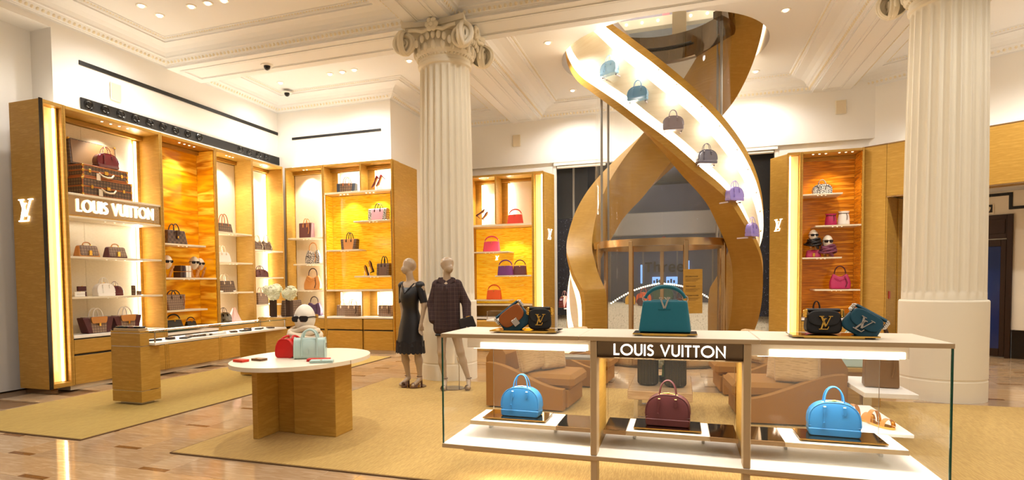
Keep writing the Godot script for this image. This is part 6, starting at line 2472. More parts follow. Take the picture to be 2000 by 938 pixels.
func seating() -> void:
	armchair("brown woven armchair behind the left bay of the counter, nearer one", V(-1.64, 0.013, -6.42), -4, 1)
	armchair("brown woven armchair behind the nearer left one and the white lamp", V(-1.42, 0.013, -8.0), -4, 1)
	armchair("brown woven armchair behind the right bay of the counter, nearer one", V(1.04, 0.013, -6.42), 4, -1)
	armchair("brown woven armchair behind the right bay of the counter, farther one", V(0.95, 0.013, -7.9), 4, -1)
	cushion("beige silk cushion with ruched end in the nearer left armchair", V(-1.62, 0.60, -6.72), V(-8, 62, 6), 0.42)
	cushion("plain beige silk cushion, right one in the nearer left armchair", V(-1.45, 0.585, -6.98), V(-10, 66, -4), 0.42)
	cushion("beige silk cushion at the back of the farther left armchair", V(-1.35, 0.62, -8.35), V(-10, 65, 0), 0.42)
	cushion("wide beige silk cushion in front in the nearer right armchair", V(1.10, 0.585, -6.62), V(-4, -22, 2), 0.40)
	cushion("beige silk cushion behind the wide one in the nearer right armchair", V(1.02, 0.56, -6.86), V(-10, -66, 8), 0.42)
	cushion("beige silk cushion in the farther right armchair", V(0.86, 0.62, -8.2), V(-10, -62, 0), 0.44)
	# side table and lamp between the left chairs
	var o := thing("side_table", "small grey side table between the two left armchairs", "table", V(-1.32, 0.013, -7.62))
	part(o, "tabletop", bx(V(-0.30, 0.44, -0.13), V(0.30, 0.475, 0.13), 0.003), M.grey_metal)
	for x in [-0.28, 0.28]:
		for z in [-0.11, 0.11]:
			part(o, "leg", bx(V(x - 0.015, 0, z - 0.015), V(x + 0.015, 0.439, z + 0.015), 0.003), M.grey_metal)
	o = thing("table_lamp", "table lamp with glowing white box shade on the grey side table", "lamp", V(-1.50, 0.489, -7.62))
	part(o, "base", bx(V(-0.07, 0.0, -0.06), V(0.07, 0.02, 0.06), 0.003), M.grey_metal)
	part(o, "stem", bx(V(-0.012, 0.02, -0.012), V(0.012, 0.039, 0.012), 0.003), M.grey_metal)
	part(o, "lamp_shade", bx(V(-0.17, 0.04, -0.11), V(0.17, 0.32, 0.11), 0.006), M.shade_light)
	omni(o, V(0.0, 0.18, 0.2), 0.05 * L_CTR, SOFT, 0.05)
	# stone coffee table with two ribbed vases
	o = thing("coffee_table", "low cream stone coffee table on steel legs in the middle of the seats", "table", V(-0.19, 0.013, -6.65))
	part(o, "tabletop", bx(V(-0.31, 0.235, -0.62), V(0.31, 0.325, 0.50), 0.006), M.stone_2)
	for z in [-0.4, 0.3]:
		var b := Mb.new()
		b.bb(V(-0.26, 0.0, z - 0.03), V(0.26, 0.02, z + 0.03))
		b.bb(V(-0.26, 0.02, z - 0.03), V(-0.22, 0.234, z + 0.03))
		b.bb(V(0.22, 0.02, z - 0.03), V(0.26, 0.234, z + 0.03))
		part(o, "leg_frame", b, M.steel)
	for x in [-0.20, 0.20]:
		part(o, "inlay", bx(V(x - 0.04, 0.326, -0.60), V(x + 0.04, 0.328, -0.45)), M.black_gloss)
	for q in [[-0.32, -6.55, 0.44, 0.102, "taller, left one"], [-0.045, -6.50, 0.32, 0.105, "shorter, right one"]]:
		var v := thing("ribbed_vase", "dark ribbed glass vase on the stone coffee table, the " + q[4], "vase", V(q[0], 0.34, q[1]))
		var rows := []
		var h: float = q[2]
		for k in 10:
			var y: float = [0.0, 0.004, 0.015, 0.03, h * 0.5, h - 0.02, h, h, h - 0.02, h * 0.5][k]
			var rr: float = q[3] * [0.3, 0.86, 0.95, 1.0, 1.0, 1.0, 0.985, 0.90, 0.88, 0.88][k]
			var row := PackedVector3Array()
			for i in 96:
				var a := TAU * i / 96
				var s := rr + (0.006 * cos(a * 24) if k > 1 and k < 7 else 0.0)
				row.append(V(cos(a) * s, y, sin(a) * s))
			rows.append(row)
		var b := Mb.new()
		b.grid(rows, true, 1)
		part(v, "vase", b, mat("vase_glass", Color8(44, 32, 22), 0.12) if not M.has("vase_glass") else M.vase_glass)
		b = Mb.new()
		for i in 24:
			var a := TAU * i / 24
			b.ball(V(cos(a) * q[3] * 0.95, h, sin(a) * q[3] * 0.95), V(0.006, 0.006, 0.006), 6, 4)
		part(v, "gilt_rim", b, M.gold)
	var rng := RandomNumberGenerator.new()
	rng.seed = 12
	var fv := thing("flower_bowl", "bunch of cream flowers in a low dark bowl between the two ribbed vases", "flowers", V(-0.17, 0.34, -6.72))
	var b2 := Mb.new()
	b2.lathe(Vector3.ZERO, [Vector2(0.03, 0.0), Vector2(0.05, 0.01), Vector2(0.055, 0.07), Vector2(0.045, 0.07)], 20)
	part(fv, "bowl", b2, M.black_gloss)
	for st in 7:
		var e := V(rng.randf_range(-0.09, 0.09), rng.randf_range(0.14, 0.40), rng.randf_range(-0.09, 0.06))
		b2 = Mb.new()
		for k in 30:
			var d := V(rng.randfn(), rng.randfn(), rng.randfn()).normalized()
			b2.ball(e + d * 0.06, V(0.020, 0.016, 0.020), 6, 4)
		b2.ball(e, V(0.055, 0.055, 0.055), 8, 6)
		part(fv, "flower_head", b2, M.flower)
	b2 = Mb.new()
	b2.tube([V(0, 0.05, 0), V(0.01, 0.2, 0), V(0, 0.34, 0)], 0.02, 6)
	part(fv, "stem", b2, M.leaf_green)

# ---------------------------------------------------------------- mannequins
func mannequins() -> void:
	var stand := func(label: String, at: Vector3):
		var t := thing("mannequin_stand", label, "stand", at)
		var b := Mb.new()
		b.lathe(Vector3.ZERO, [Vector2(0.165, 0.0), Vector2(0.165, 0.006), Vector2(0.16, 0.009), Vector2(0.001, 0.009)], 40)
		part(t, "base_plate", b, M.bronze_mirror)
		b = Mb.new()
		b.tube([V(0.07, 0.009, -0.06), V(0.07, 0.30, -0.06), V(0.05, 0.42, -0.04)], 0.007, 8)
		part(t, "rod", b, M.steel)
	stand.call("round mirrored base plate under the mannequin in the black dress", V(-3.47, 0.014, -7.46))
	stand.call("round mirrored base plate under the mannequin in the plaid coat", V(-2.90, 0.014, -7.46))
	# one in a black dress: weight on one leg, head turned to its right
	var o := thing("mannequin", "pale glossy mannequin in a black lace-trimmed dress and heels, head turned left", "mannequin", V(-3.49, 0.024, -7.42), -14)
	var bones := []
	var c := func(a: Vector3, b: Vector3, ra: float, rb: float): bones.append([a, b, ra, rb])
	# head and neck
	c.call(V(-0.005, 1.545, 0.015), V(0.0, 1.40, -0.015), 0.048, 0.058)
	c.call(V(-0.03, 1.615, 0.045), V(-0.02, 1.68, 0.0), 0.056, 0.082)
	c.call(V(-0.022, 1.66, -0.02), V(-0.02, 1.655, -0.03), 0.086, 0.08)
	c.call(V(-0.042, 1.575, 0.072), V(-0.03, 1.60, 0.03), 0.026, 0.05)
	c.call(V(-0.060, 1.63, 0.098), V(-0.056, 1.60, 0.108), 0.010, 0.013)
	# torso
	c.call(V(-0.06, 1.36, -0.01), V(0.06, 1.36, -0.01), 0.085, 0.085)
	c.call(V(-0.15, 1.385, -0.02), V(0.15, 1.375, -0.02), 0.048, 0.048)
	c.call(V(0, 1.30, 0.0), V(0.0, 1.08, 0.0), 0.10, 0.09)
	c.call(V(-0.06, 1.24, 0.055), V(0.06, 1.24, 0.055), 0.05, 0.05)
	c.call(V(-0.055, 0.93, -0.01), V(0.05, 0.93, -0.01), 0.085, 0.085)
	# arms
	c.call(V(0.165, 1.37, -0.02), V(0.215, 1.12, -0.03), 0.046, 0.036)
	c.call(V(0.215, 1.12, -0.03), V(0.20, 0.875, 0.03), 0.036, 0.024)
	c.call(V(-0.165, 1.37, -0.02), V(-0.20, 1.12, -0.07), 0.046, 0.036)
	c.call(V(-0.20, 1.12, -0.07), V(-0.185, 0.88, -0.05), 0.036, 0.024)
	# legs
	c.call(V(0.07, 0.90, -0.01), V(0.10, 0.50, 0.0), 0.075, 0.052)
	c.call(V(0.10, 0.50, 0.0), V(0.11, 0.36, -0.02), 0.050, 0.050)
	c.call(V(0.11, 0.36, -0.02), V(0.115, 0.115, -0.035), 0.050, 0.028)
	c.call(V(0.115, 0.10, -0.03), V(0.10, 0.03, 0.10), 0.028, 0.026)
	c.call(V(-0.075, 0.90, 0.0), V(-0.085, 0.50, 0.06), 0.085, 0.052)
	c.call(V(-0.085, 0.50, 0.06), V(-0.08, 0.36, 0.03), 0.050, 0.050)
	c.call(V(-0.08, 0.36, 0.03), V(-0.07, 0.115, -0.015), 0.050, 0.028)
	c.call(V(-0.07, 0.10, -0.01), V(-0.105, 0.03, 0.115), 0.028, 0.026)
	var b := Mb.new()
	b.blob(bones, 0.0125, 0.012)
	hand(b, V(0.20, 0.875, 0.03), V(-0.02, -1, 0.12), V(1, 0, 0.1), 1.0)
	hand(b, V(-0.185, 0.88, -0.05), V(0.05, -1, 0.1), V(-1, 0, 0.1), -1.0)
	part(o, "body", b, M.mannequin_skin)
	# dress
	b = Mb.new()
	var secs := [[1.395, 0.155, 0.075, -0.02], [1.36, 0.165, 0.10, -0.005], [1.28, 0.152, 0.118, 0.01], [1.22, 0.145, 0.128, 0.02], [1.14, 0.125, 0.105, 0.01], [1.06, 0.115, 0.095, 0.0], [0.98, 0.135, 0.112, -0.005], [0.90, 0.158, 0.13, -0.008], [0.80, 0.172, 0.14, 0.0], [0.70, 0.182, 0.15, 0.005], [0.62, 0.195, 0.16, 0.01], [0.56, 0.205, 0.168, 0.012]]
	var rows := []
	for s in secs:
		var row := PackedVector3Array()
		for j in 40:
			var a := TAU * j / 40
			var y: float = s[0]
			if s == secs[0]:
				y += 0.045 * absf(cos(a)) - 0.10 * maxf(0.0, sin(a)) * exp(-pow(cos(a) / 0.45, 2))
			var w := 1.0 + (0.03 * sin(a * 7.0 + s[0] * 3) if s[0] < 0.85 else 0.0)
			row.append(V(cos(a) * s[1] * w - 0.01 * (1.2 - s[0]), y, sin(a) * s[2] * w + s[3]))
		rows.append(row)
	b.grid(rows, true, -1)
	part(o, "dress", b, M.black_silk)
	for s in [-1.0, 1.0]:
		b = Mb.new()
		var sl := []
		for k in 4:
			var f := k / 3.0
			var row := b.ring(V(s * lerpf(0.148, 0.208, f), lerpf(1.365, 1.15, f), lerpf(-0.02, -0.03 - (0.04 if s < 0 else 0.0), f)), V(lerpf(0.058, 0.05, f), 0.012, 0), V(0, 0, lerpf(0.07, 0.052, f)), 18)
			sl.append(row)
		b.grid(sl, true, 1 if s > 0 else 1)
		b.ball(V(s * 0.148, 1.385, -0.02), V(0.066, 0.062, 0.075), 14, 10)
		part(o, "sleeve", b, M.black_silk)
	# lace hem with scallops and lace at the neck
	b = Mb.new()
	var lr := []
	for k in 4:
		var row := PackedVector3Array()
		for j in 120:
			var a := TAU * j / 120
			var y := lerpf(0.60, 0.475, k / 3.0)
			if k == 0:
				y += 0.035 * absf(sin(a * 3.0))
			if k == 3:
				y -= 0.018 * absf(sin(a * 10.0))
			var fl := lerpf(1.0, 1.06, k / 3.0) * (1.0 + 0.02 * sin(a * 20))
			row.append(V(cos(a) * 0.203 * fl - 0.008, y, sin(a) * 0.168 * fl + 0.012))
		lr.append(row)
	b.grid(lr, true, -1)
	part(o, "lace_hem", b, M.black_lace, "scalloped lace hem")
	b = Mb.new()
	b.tube([V(-0.10, 1.41, 0.045), V(-0.05, 1.34, 0.098), V(0.0, 1.28, 0.125), V(0.05, 1.34, 0.098), V(0.10, 1.41, 0.045), V(0.06, 1.43, -0.04), V(-0.06, 1.43, -0.04)], 0.011, 6, true)
	part(o, "lace_collar", b, M.black_lace)
	mann_shoe(o, V(0.108, 0, -0.02), -8, M.leather_taupe)
	mann_shoe(o, V(-0.085, 0, 0.0), 14, M.leather_taupe)
	# one in a plaid coat, legs apart, looking to the right
	o = thing("mannequin", "pale glossy mannequin in a dark plaid coat with legs apart, head turned right", "mannequin", V(-2.93, 0.024, -7.36), 12)
	bones.clear()
	c.call(V(0.0, 1.55, 0.0), V(0.0, 1.40, -0.02), 0.048, 0.058)
	c.call(V(0.03, 1.615, 0.03), V(0.01, 1.68, 0.0), 0.056, 0.082)
	c.call(V(0.0, 1.66, -0.03), V(0.0, 1.655, -0.035), 0.086, 0.08)
	c.call(V(0.056, 1.575, 0.05), V(0.03, 1.60, 0.02), 0.026, 0.05)
	c.call(V(0.085, 1.63, 0.068), V(0.087, 1.60, 0.074), 0.010, 0.013)
	c.call(V(-0.13, 1.38, -0.02), V(0.13, 1.38, -0.02), 0.05, 0.05)
	c.call(V(0, 1.34, -0.01), V(0.0, 0.95, -0.01), 0.11, 0.12)
	c.call(V(-0.07, 0.90, 0.0), V(-0.075, 0.50, 0.04), 0.085, 0.052)
	c.call(V(-0.075, 0.50, 0.04), V(-0.07, 0.36, 0.02), 0.050, 0.050)
	c.call(V(-0.07, 0.36, 0.02), V(-0.045, 0.115, -0.02), 0.050, 0.028)
	c.call(V(-0.045, 0.10, -0.015), V(-0.035, 0.03, 0.115), 0.028, 0.026)
	c.call(V(0.08, 0.90, 0.0), V(0.17, 0.50, 0.0), 0.085, 0.052)
	c.call(V(0.17, 0.50, 0.0), V(0.20, 0.37, -0.03), 0.050, 0.050)
	c.call(V(0.20, 0.37, -0.03), V(0.27, 0.115, -0.06), 0.050, 0.028)
	c.call(V(0.27, 0.10, -0.05), V(0.285, 0.03, 0.075), 0.028, 0.026)
	c.call(V(0.255, 1.14, -0.03), V(0.27, 0.90, 0.08), 0.034, 0.024)
	c.call(V(0.15, 1.36, -0.02), V(0.255, 1.14, -0.03), 0.046, 0.036)
	b = Mb.new()
	b.blob(bones, 0.0125, 0.012)
	hand(b, V(0.27, 0.90, 0.08), V(0.10, -0.7, 0.7), V(1, 0.1, 0), 1.0)
	part(o, "body", b, M.mannequin_skin)
	bones.clear()
	c.call(V(-0.13, 1.395, -0.02), V(0.13, 1.395, -0.02), 0.07, 0.07)
	c.call(V(-0.06, 1.34, 0.0), V(-0.075, 0.82, 0.0), 0.105, 0.115)
	c.call(V(0.06, 1.34, 0.0), V(0.065, 0.82, 0.0), 0.105, 0.115)
	c.call(V(0.0, 1.30, 0.02), V(-0.01, 0.82, 0.02), 0.115, 0.125)
	c.call(V(0.135, 1.385, -0.02), V(0.255, 1.14, -0.03), 0.068, 0.06)
	c.call(V(0.255, 1.14, -0.03), V(0.275, 0.95, 0.06), 0.06, 0.056)
	c.call(V(-0.135, 1.385, -0.02), V(-0.215, 1.14, -0.03), 0.068, 0.06)
	c.call(V(-0.215, 1.14, -0.03), V(-0.19, 0.93, 0.03), 0.06, 0.054)
	b = Mb.new()
	b.blob(bones, 0.013, 0.0065)
	# cut the hem flat
	for i in b.v.size():
		if b.v[i].y < 0.745:
			b.v[i].y = 0.745
	var ct := part(o, "coat", b, M.plaid_wool, "dark plaid wool coat")
	b = Mb.new()
	for s in [-1.0, 1.0]:
		b.T = Transform3D(Basis(V(0, 0, 1), s * 0.5) * Basis(V(1, 0, 0), -0.5), V(s * 0.055, 1.435, 0.06))
		b.box(Vector3.ZERO, V(0.13, 0.075, 0.016), 0.006)
	b.T = Transform3D.IDENTITY
	b.tube([V(-0.09, 1.455, 0.02), V(-0.06, 1.46, -0.07), V(0.06, 1.46, -0.07), V(0.09, 1.455, 0.02)], 0.035, 8)
	part(ct, "collar", b, M.plaid_wool)
	bit(ct, "front_placket", V(-0.005, 1.08, 0.156), V(0.035, 0.6, 0.02), M.plaid_wool, 0.006)
	b = Mb.new()
	b.bb(V(-0.15, 0.715, -0.09), V(0.12, 0.745, 0.10), 0.01)
	part(o, "skirt", b, M.black_silk)
	mann_shoe(o, V(-0.042, 0, -0.005), -2, M.leather_taupe)
	mann_shoe(o, V(0.275, 0, -0.045), -4, M.leather_taupe)
	var p := thing("clutch_bag", "black clutch bag in the hand of the mannequin in the plaid coat", "handbag", V(-2.60, 0.845, -7.27), 30)
	p.rotation_degrees.z = 14
	b = Mb.new()
	b.pouch(trap(0.22, 0.19, 0.15, 0.02), 0.05, 0.03, 0.2, 9)
	part(p, "body", b, M.leather_black)
	bit(p, "clasp", V(0.03, 0.152, 0), V(0.05, 0.012, 0.02), M.gold)

func mann_shoe(o: Node, at: Vector3, turn: float, m: Material) -> void:
	var b := Mb.new()
	b.T = Transform3D(Basis(Vector3.UP, deg_to_rad(turn)), at)
	# platform, heel, toe band and ankle strap
	var pl := PackedVector2Array()
	for i in 20:
		var a := TAU * i / 20
		pl.append(Vector2(cos(a) * 0.036, -0.09 + sin(a) * 0.058))
	var keep := b.T
	b.T = keep * Transform3D(Basis(Vector3.RIGHT, PI / 2), Vector3.ZERO)
	for i in pl.size():
		pl[i].y = -pl[i].y
	b.prism(pl, -0.018, 0.0)
	b.T = keep
	b.tube([V(0, 0.085, -0.035), V(0, 0.05, -0.05), V(0, 0.0, -0.052)], [0.022, 0.015, 0.014], 8)
	b.tube([V(0, 0.085, -0.03), V(0, 0.045, 0.02), V(0, 0.016, 0.07)], [0.014, 0.02, 0.026], 8)
	for q in [[0.045, 0.085, 0.036, 0.036], [0.05, 0.11, 0.034, 0.03]]:
		var path := []
		for i in 11:
			var a := PI * i / 10
			path.append(V(cos(a) * q[2], 0.012 + sin(a) * q[0], q[1]))
		b.tube(path, 0.009, 6)
	var ank := []
	for i in 16:
		var a := TAU * i / 16
		ank.append(V(cos(a) * 0.034, 0.14, -0.012 + sin(a) * 0.036))
	b.tube(ank, 0.006, 6, true)
	part(o, "shoe", b, m, "platform sandal with ankle strap")

# a relaxed hand from the wrist w along dir; thumb side given by th
func hand(b: Mb, w: Vector3, dir: Vector3, side: Vector3, sg: float) -> void:
	var d := dir.normalized()
	var fwd := (side.cross(d) * sg).normalized()   # towards the thumb
	var palmn := d.cross(fwd).normalized()
	var bones := []
	var pe := w + d * 0.085
	bones.append([w - d * 0.02, w + d * 0.03, 0.024, 0.022])
	for f in 4:
		var off := (f - 1.5) * 0.018
		var base := pe + fwd * -off
		bones.append([w + d * 0.02 + fwd * -off * 0.5, base, 0.018, 0.0125])
		var L: float = [0.068, 0.078, 0.072, 0.056][f]
		var k1 := base + (d + palmn * 0.12).normalized() * L * 0.5
		var k2 := k1 + (d + palmn * 0.45).normalized() * L * 0.32
		var k3 := k2 + (d + palmn * 0.8).normalized() * L * 0.24
		bones.append([base, k1, 0.0095, 0.0088])
		bones.append([k1, k2, 0.0088, 0.008])
		bones.append([k2, k3, 0.008, 0.0066])
	var t0 := w + d * 0.03 + fwd * 0.02
	var t1 := t0 + (d * 0.7 + fwd * 0.6).normalized() * 0.038
	var t2 := t1 + (d * 0.95 + fwd * 0.15 + palmn * 0.2).normalized() * 0.03
	bones.append([t0, t1, 0.013, 0.010])
	bones.append([t1, t2, 0.010, 0.008])
	b.blob(bones, 0.0042, 0.003)

# ---------------------------------------------------------------- goods on the left cabinet
func lx(z: float, y: float, off := 0.0) -> Vector3:
	return V(-8.14 + off, y + 0.001, z)

func trunk(parent: Node3D, z0: float, z1: float, y0: float, y1: float, x0: float, x1: float) -> void:
	part(parent, "case", bx(V(x0, y0, z1), V(x1, y1, z0), 0.006), M.printed_canvas)
	for y in [y0 + 0.012, (y0 + y1) / 2, y1 - 0.012]:
		part(parent, "leather_edge", bx(V(x1 - 0.004, y - 0.010, z1 - 0.001), V(x1 + 0.004, y + 0.010, z0 + 0.001), 0.002), M.leather_caramel)
		part(parent, "leather_edge", bx(V(x0 + 0.01, y - 0.010, z0 - 0.002), V(x1 - 0.004, y + 0.010, z0 + 0.005), 0.002), M.leather_caramel)
	for z in [z0 - 0.012, z1 + 0.012]:
		part(parent, "leather_edge", bx(V(x1 - 0.004, y0, z - 0.010), V(x1 + 0.0045, y1, z + 0.010), 0.002), M.leather_caramel)
		for y in [y0 + 0.0185, (y0 + y1) / 2, y1 - 0.0185]:
			part(parent, "brass_corner", bx(V(x1 - 0.008, y - 0.018, z - 0.018), V(x1 + 0.008, y + 0.018, z + 0.018), 0.006), M.gold)
	var zm := (z0 + z1) / 2
	part(parent, "lock", bx(V(x1 + 0.004, (y0 + y1) / 2 - 0.022, zm - 0.03), V(x1 + 0.018, (y0 + y1) / 2 + 0.03, zm + 0.03), 0.005), M.gold)
	for s in [-1.0, 1.0]:
		part(parent, "latch", bx(V(x1 + 0.004, (y0 + y1) / 2 - 0.025, zm + s * 0.26 - 0.018), V(x1 + 0.014, (y0 + y1) / 2 + 0.025, zm + s * 0.26 + 0.018), 0.004), M.gold)
	var b := Mb.new()
	b.tube([V(x1 + 0.01, (y0 + y1) / 2 - 0.01, zm + 0.12), V(x1 + 0.03, (y0 + y1) / 2 - 0.055, zm + 0.07), V(x1 + 0.034, (y0 + y1) / 2 - 0.065, zm), V(x1 + 0.03, (y0 + y1) / 2 - 0.055, zm - 0.07), V(x1 + 0.01, (y0 + y1) / 2 - 0.01, zm - 0.12)], 0.013, 8)
	part(parent, "handle", b, M.leather_cream)
	part(parent, "name_tag", bx(V(x1 + 0.012, (y0 + y1) / 2 - 0.12, zm + 0.10), V(x1 + 0.018, (y0 + y1) / 2 - 0.02, zm + 0.165), 0.002), M.leather_cream)

func goods_left() -> void:
	# trunks
	var t := thing("trunk", "lower large brown patterned trunk with brass corners on the shelf above the lit sign", "trunk")
	trunk(t, -6.22, -7.04, 2.751, 3.02, -8.335, -8.03)
	t = thing("trunk", "upper brown patterned trunk with its lid open, stacked on the larger one", "trunk")
	trunk(t, -6.24, -6.98, 3.022, 3.20, -8.32, -8.04)
	var b := Mb.new()
	b.T = Transform3D(Basis(V(0, 0, 1), 0.10), V(-8.30, 3.21, -6.61))
	b.box(V(0.02, 0.19, 0), V(0.06, 0.37, 0.76), 0.008)
	part(t, "lid", b, M.printed_canvas)
	b.T = b.T
	var b2 := Mb.new()
	b2.T = b.T
	b2.box(V(0.052, 0.19, 0), V(0.006, 0.33, 0.70), 0.002)
	part(t, "lid_lining", b2, M.leather_camel)
	for z in [-0.37, 0.37]:
		b2 = Mb.new()
		b2.T = b.T
		b2.box(V(0.02, 0.37, z), V(0.07, 0.03, 0.03), 0.006)
		part(t, "brass_corner", b2, M.gold)
	dome_bag("glossy burgundy domed handbag standing in the open trunk", V(-8.12, 3.205, -6.68), 84, 0.33, 0.22, 0.15, M.patent_red, M.gold)
	# bay 1
	satchel("patterned flap handbag with tan sides, left on the shelf under the sign", lx(-6.34, 1.87), 90, 0.34, 0.165, 0.14, 0.05, M.fine_canvas, M.leather_tan, M.leather_tan)
	satchel("patterned flap handbag with burgundy sides, right on the shelf under the sign", lx(-6.80, 1.87), 90, 0.34, 0.165, 0.14, 0.05, M.fine_canvas, M.leather_burgundy, M.leather_tan)
	wallet("small white box wallet at the left of the second shelf", lx(-6.14, 1.30, 0.08), 86, V(0.15, 0.07, 0.04), M.leather_white)
	wallet("burgundy patterned wallet standing upright behind the small white one", lx(-6.24, 1.30), 90, V(0.13, 0.15, 0.03), M.leather_burgundy)
	dome_bag("white domed handbag on the second shelf of the sign bay", lx(-6.55, 1.30, 0.05), 90, 0.29, 0.19, 0.13, M.leather_white, M.gold)
	dome_bag("small burgundy domed handbag beside the white one on the second shelf", lx(-6.82, 1.30, -0.06), 84, 0.21, 0.15, 0.12, M.patent_red, M.gold)
	b = Mb.new()
	b.lathe(Vector3.ZERO, [Vector2(0.001, 0), Vector2(0.03, 0), Vector2(0.03, 0.15), Vector2(0.001, 0.155)], 16)
	single("cylinder_case", "tall dark patterned case at the right of the second shelf", "case", b, M.printed_canvas, lx(-7.10, 1.30))
	b = Mb.new()
	b.lathe(Vector3.ZERO, [Vector2(0.001, 0), Vector2(0.035, 0), Vector2(0.035, 0.065), Vector2(0.001, 0.07)], 16)
	single("cylinder_case", "short round grey case right of the tall patterned one", "case", b, M.fine_canvas, lx(-7.20, 1.30))
	for q in [[-6.44, "left, fully visible"], [-6.93, "right, partly behind the oak pedestal"]]:
		tote("patterned winged handbag with burgundy sides on the white worktop, " + q[1], lx(q[0], 0.76), 90, 0.34, 0.42, 0.24, 0.16, 0.12, M.fine_canvas, M.leather_white, {"side": M.leather_burgundy, "flap": M.leather_tan, "wing": 0.60, "hx": 0.19})
	# bay 2, amber
	tote("checked brown handbag with centre strap on the top amber shelf", lx(-7.93, 2.145), 90, 0.44, 0.36, 0.235, 0.18, 0.11, M.check_canvas, M.leather_brown, {"band": M.leather_brown, "hx": 0.17})
	egg_head("white egg head with dark glasses, left on the amber shelf beside the books", lx(-7.77, 1.575), 70, 1.0)
	egg_head("white egg head with dark glasses, middle of the amber shelf right of the books", lx(-8.36, 1.575), 62, 1.0)
	egg_head("white egg head half hidden at the right end of the amber shelf", lx(-8.60, 1.575, -0.10), 60, 0.95)
	for k in 4:
		wallet(["dark narrow book, leftmost in the row on the amber shelf", "dark plum book, second in the row on the amber shelf", "pink white book, third in the row on the amber shelf", "white lettered book, last in the row on the amber shelf"][k], lx(-7.945 - 0.062 * k, 1.575, 0.05), 0, V(0.16, 0.21, 0.052), [M.leather_brown, M.book_plum, M.leather_white, M.paper_white][k], "", "book", "book")
	tote("large patterned open tote on the third amber shelf", lx(-7.88, 1.03), 90, 0.34, 0.42, 0.26, 0.16, 0.07, M.fine_canvas, M.leather_brown, {"tassel": M.leather_caramel})
	arch_bag("black handbag with arched handle on the lowest amber shelf, left one", lx(-7.86, 0.735), 90, 0.34, 0.30, 0.12, 0.12, 0.10, M.leather_black)
	arch_bag("small black handbag at the right of the lowest amber shelf", lx(-8.24, 0.735), 90, 0.22, 0.19, 0.08, 0.08, 0.07, M.leather_black)
	# bay 3
	tote("patterned flap handbag with white clasp and single tall handle on the top shelf", lx(-9.10, 2.43), 90, 0.40, 0.33, 0.175, 0.12, 0.17, M.printed_canvas, M.leather_caramel, {"hx": 0.24})
	tote("white slouching tote on the second shelf right of the amber bay", lx(-9.05, 1.87), 84, 0.36, 0.24, 0.19, 0.14, 0.12, M.leather_white, M.leather_cream, {"r": 0.06})
	tote("patterned tote with white base on the third shelf right of the amber bay", lx(-9.10, 1.31), 90, 0.44, 0.36, 0.21, 0.16, 0.13, M.printed_canvas, M.leather_cream, {"side": M.leather_white, "wing_h": 0.35})
	dome_bag("black glossy domed handbag on the low worktop beside the pink scarf", lx(-8.98, 0.731, 0.05), 90, 0.30, 0.20, 0.15, M.patent_black, M.gold)
	b = Mb.new()
	var rows := []
	for k in 8:
		var f := k / 7.0
		var row := PackedVector3Array()
		for j in 40:
			var a := TAU * j / 40
			var r := lerpf(0.17, 0.03, pow(f, 0.8)) * (1.0 + 0.16 * sin(a * 7 + f * 2))
			row.append(V(cos(a) * r, f * 0.27, sin(a) * r * 0.7))
		rows.append(row)
	b.grid(rows, true)
	single("draped_scarf", "pale pink scarf draped in a cone on the low worktop", "scarf", b, M.scarf_pink, lx(-9.32, 0.731), 90)
	# bay 4
	hobo("patterned drawstring bag with pale straps, left one on the top shelf near the corner", lx(-10.04, 2.145), 90, 0.28, 0.20, 0.16, 0.10, M.printed_canvas, M.leather_cream)
	hobo("patterned drawstring bag with pale straps, right one on the top shelf near the corner", lx(-10.32, 2.145), 90, 0.28, 0.21, 0.16, 0.12, M.printed_canvas, M.leather_cream)
	dome_bag("dark studded domed bag on the middle shelf near the corner", lx(-10.10, 1.595), 90, 0.38, 0.16, 0.16, M.leather_burgundy, M.gold)
	tote("patterned tote behind the white flowers near the corner", lx(-10.12, 1.04), 90, 0.34, 0.32, 0.24, 0.14, 0.10, M.fine_canvas, M.leather_cream)

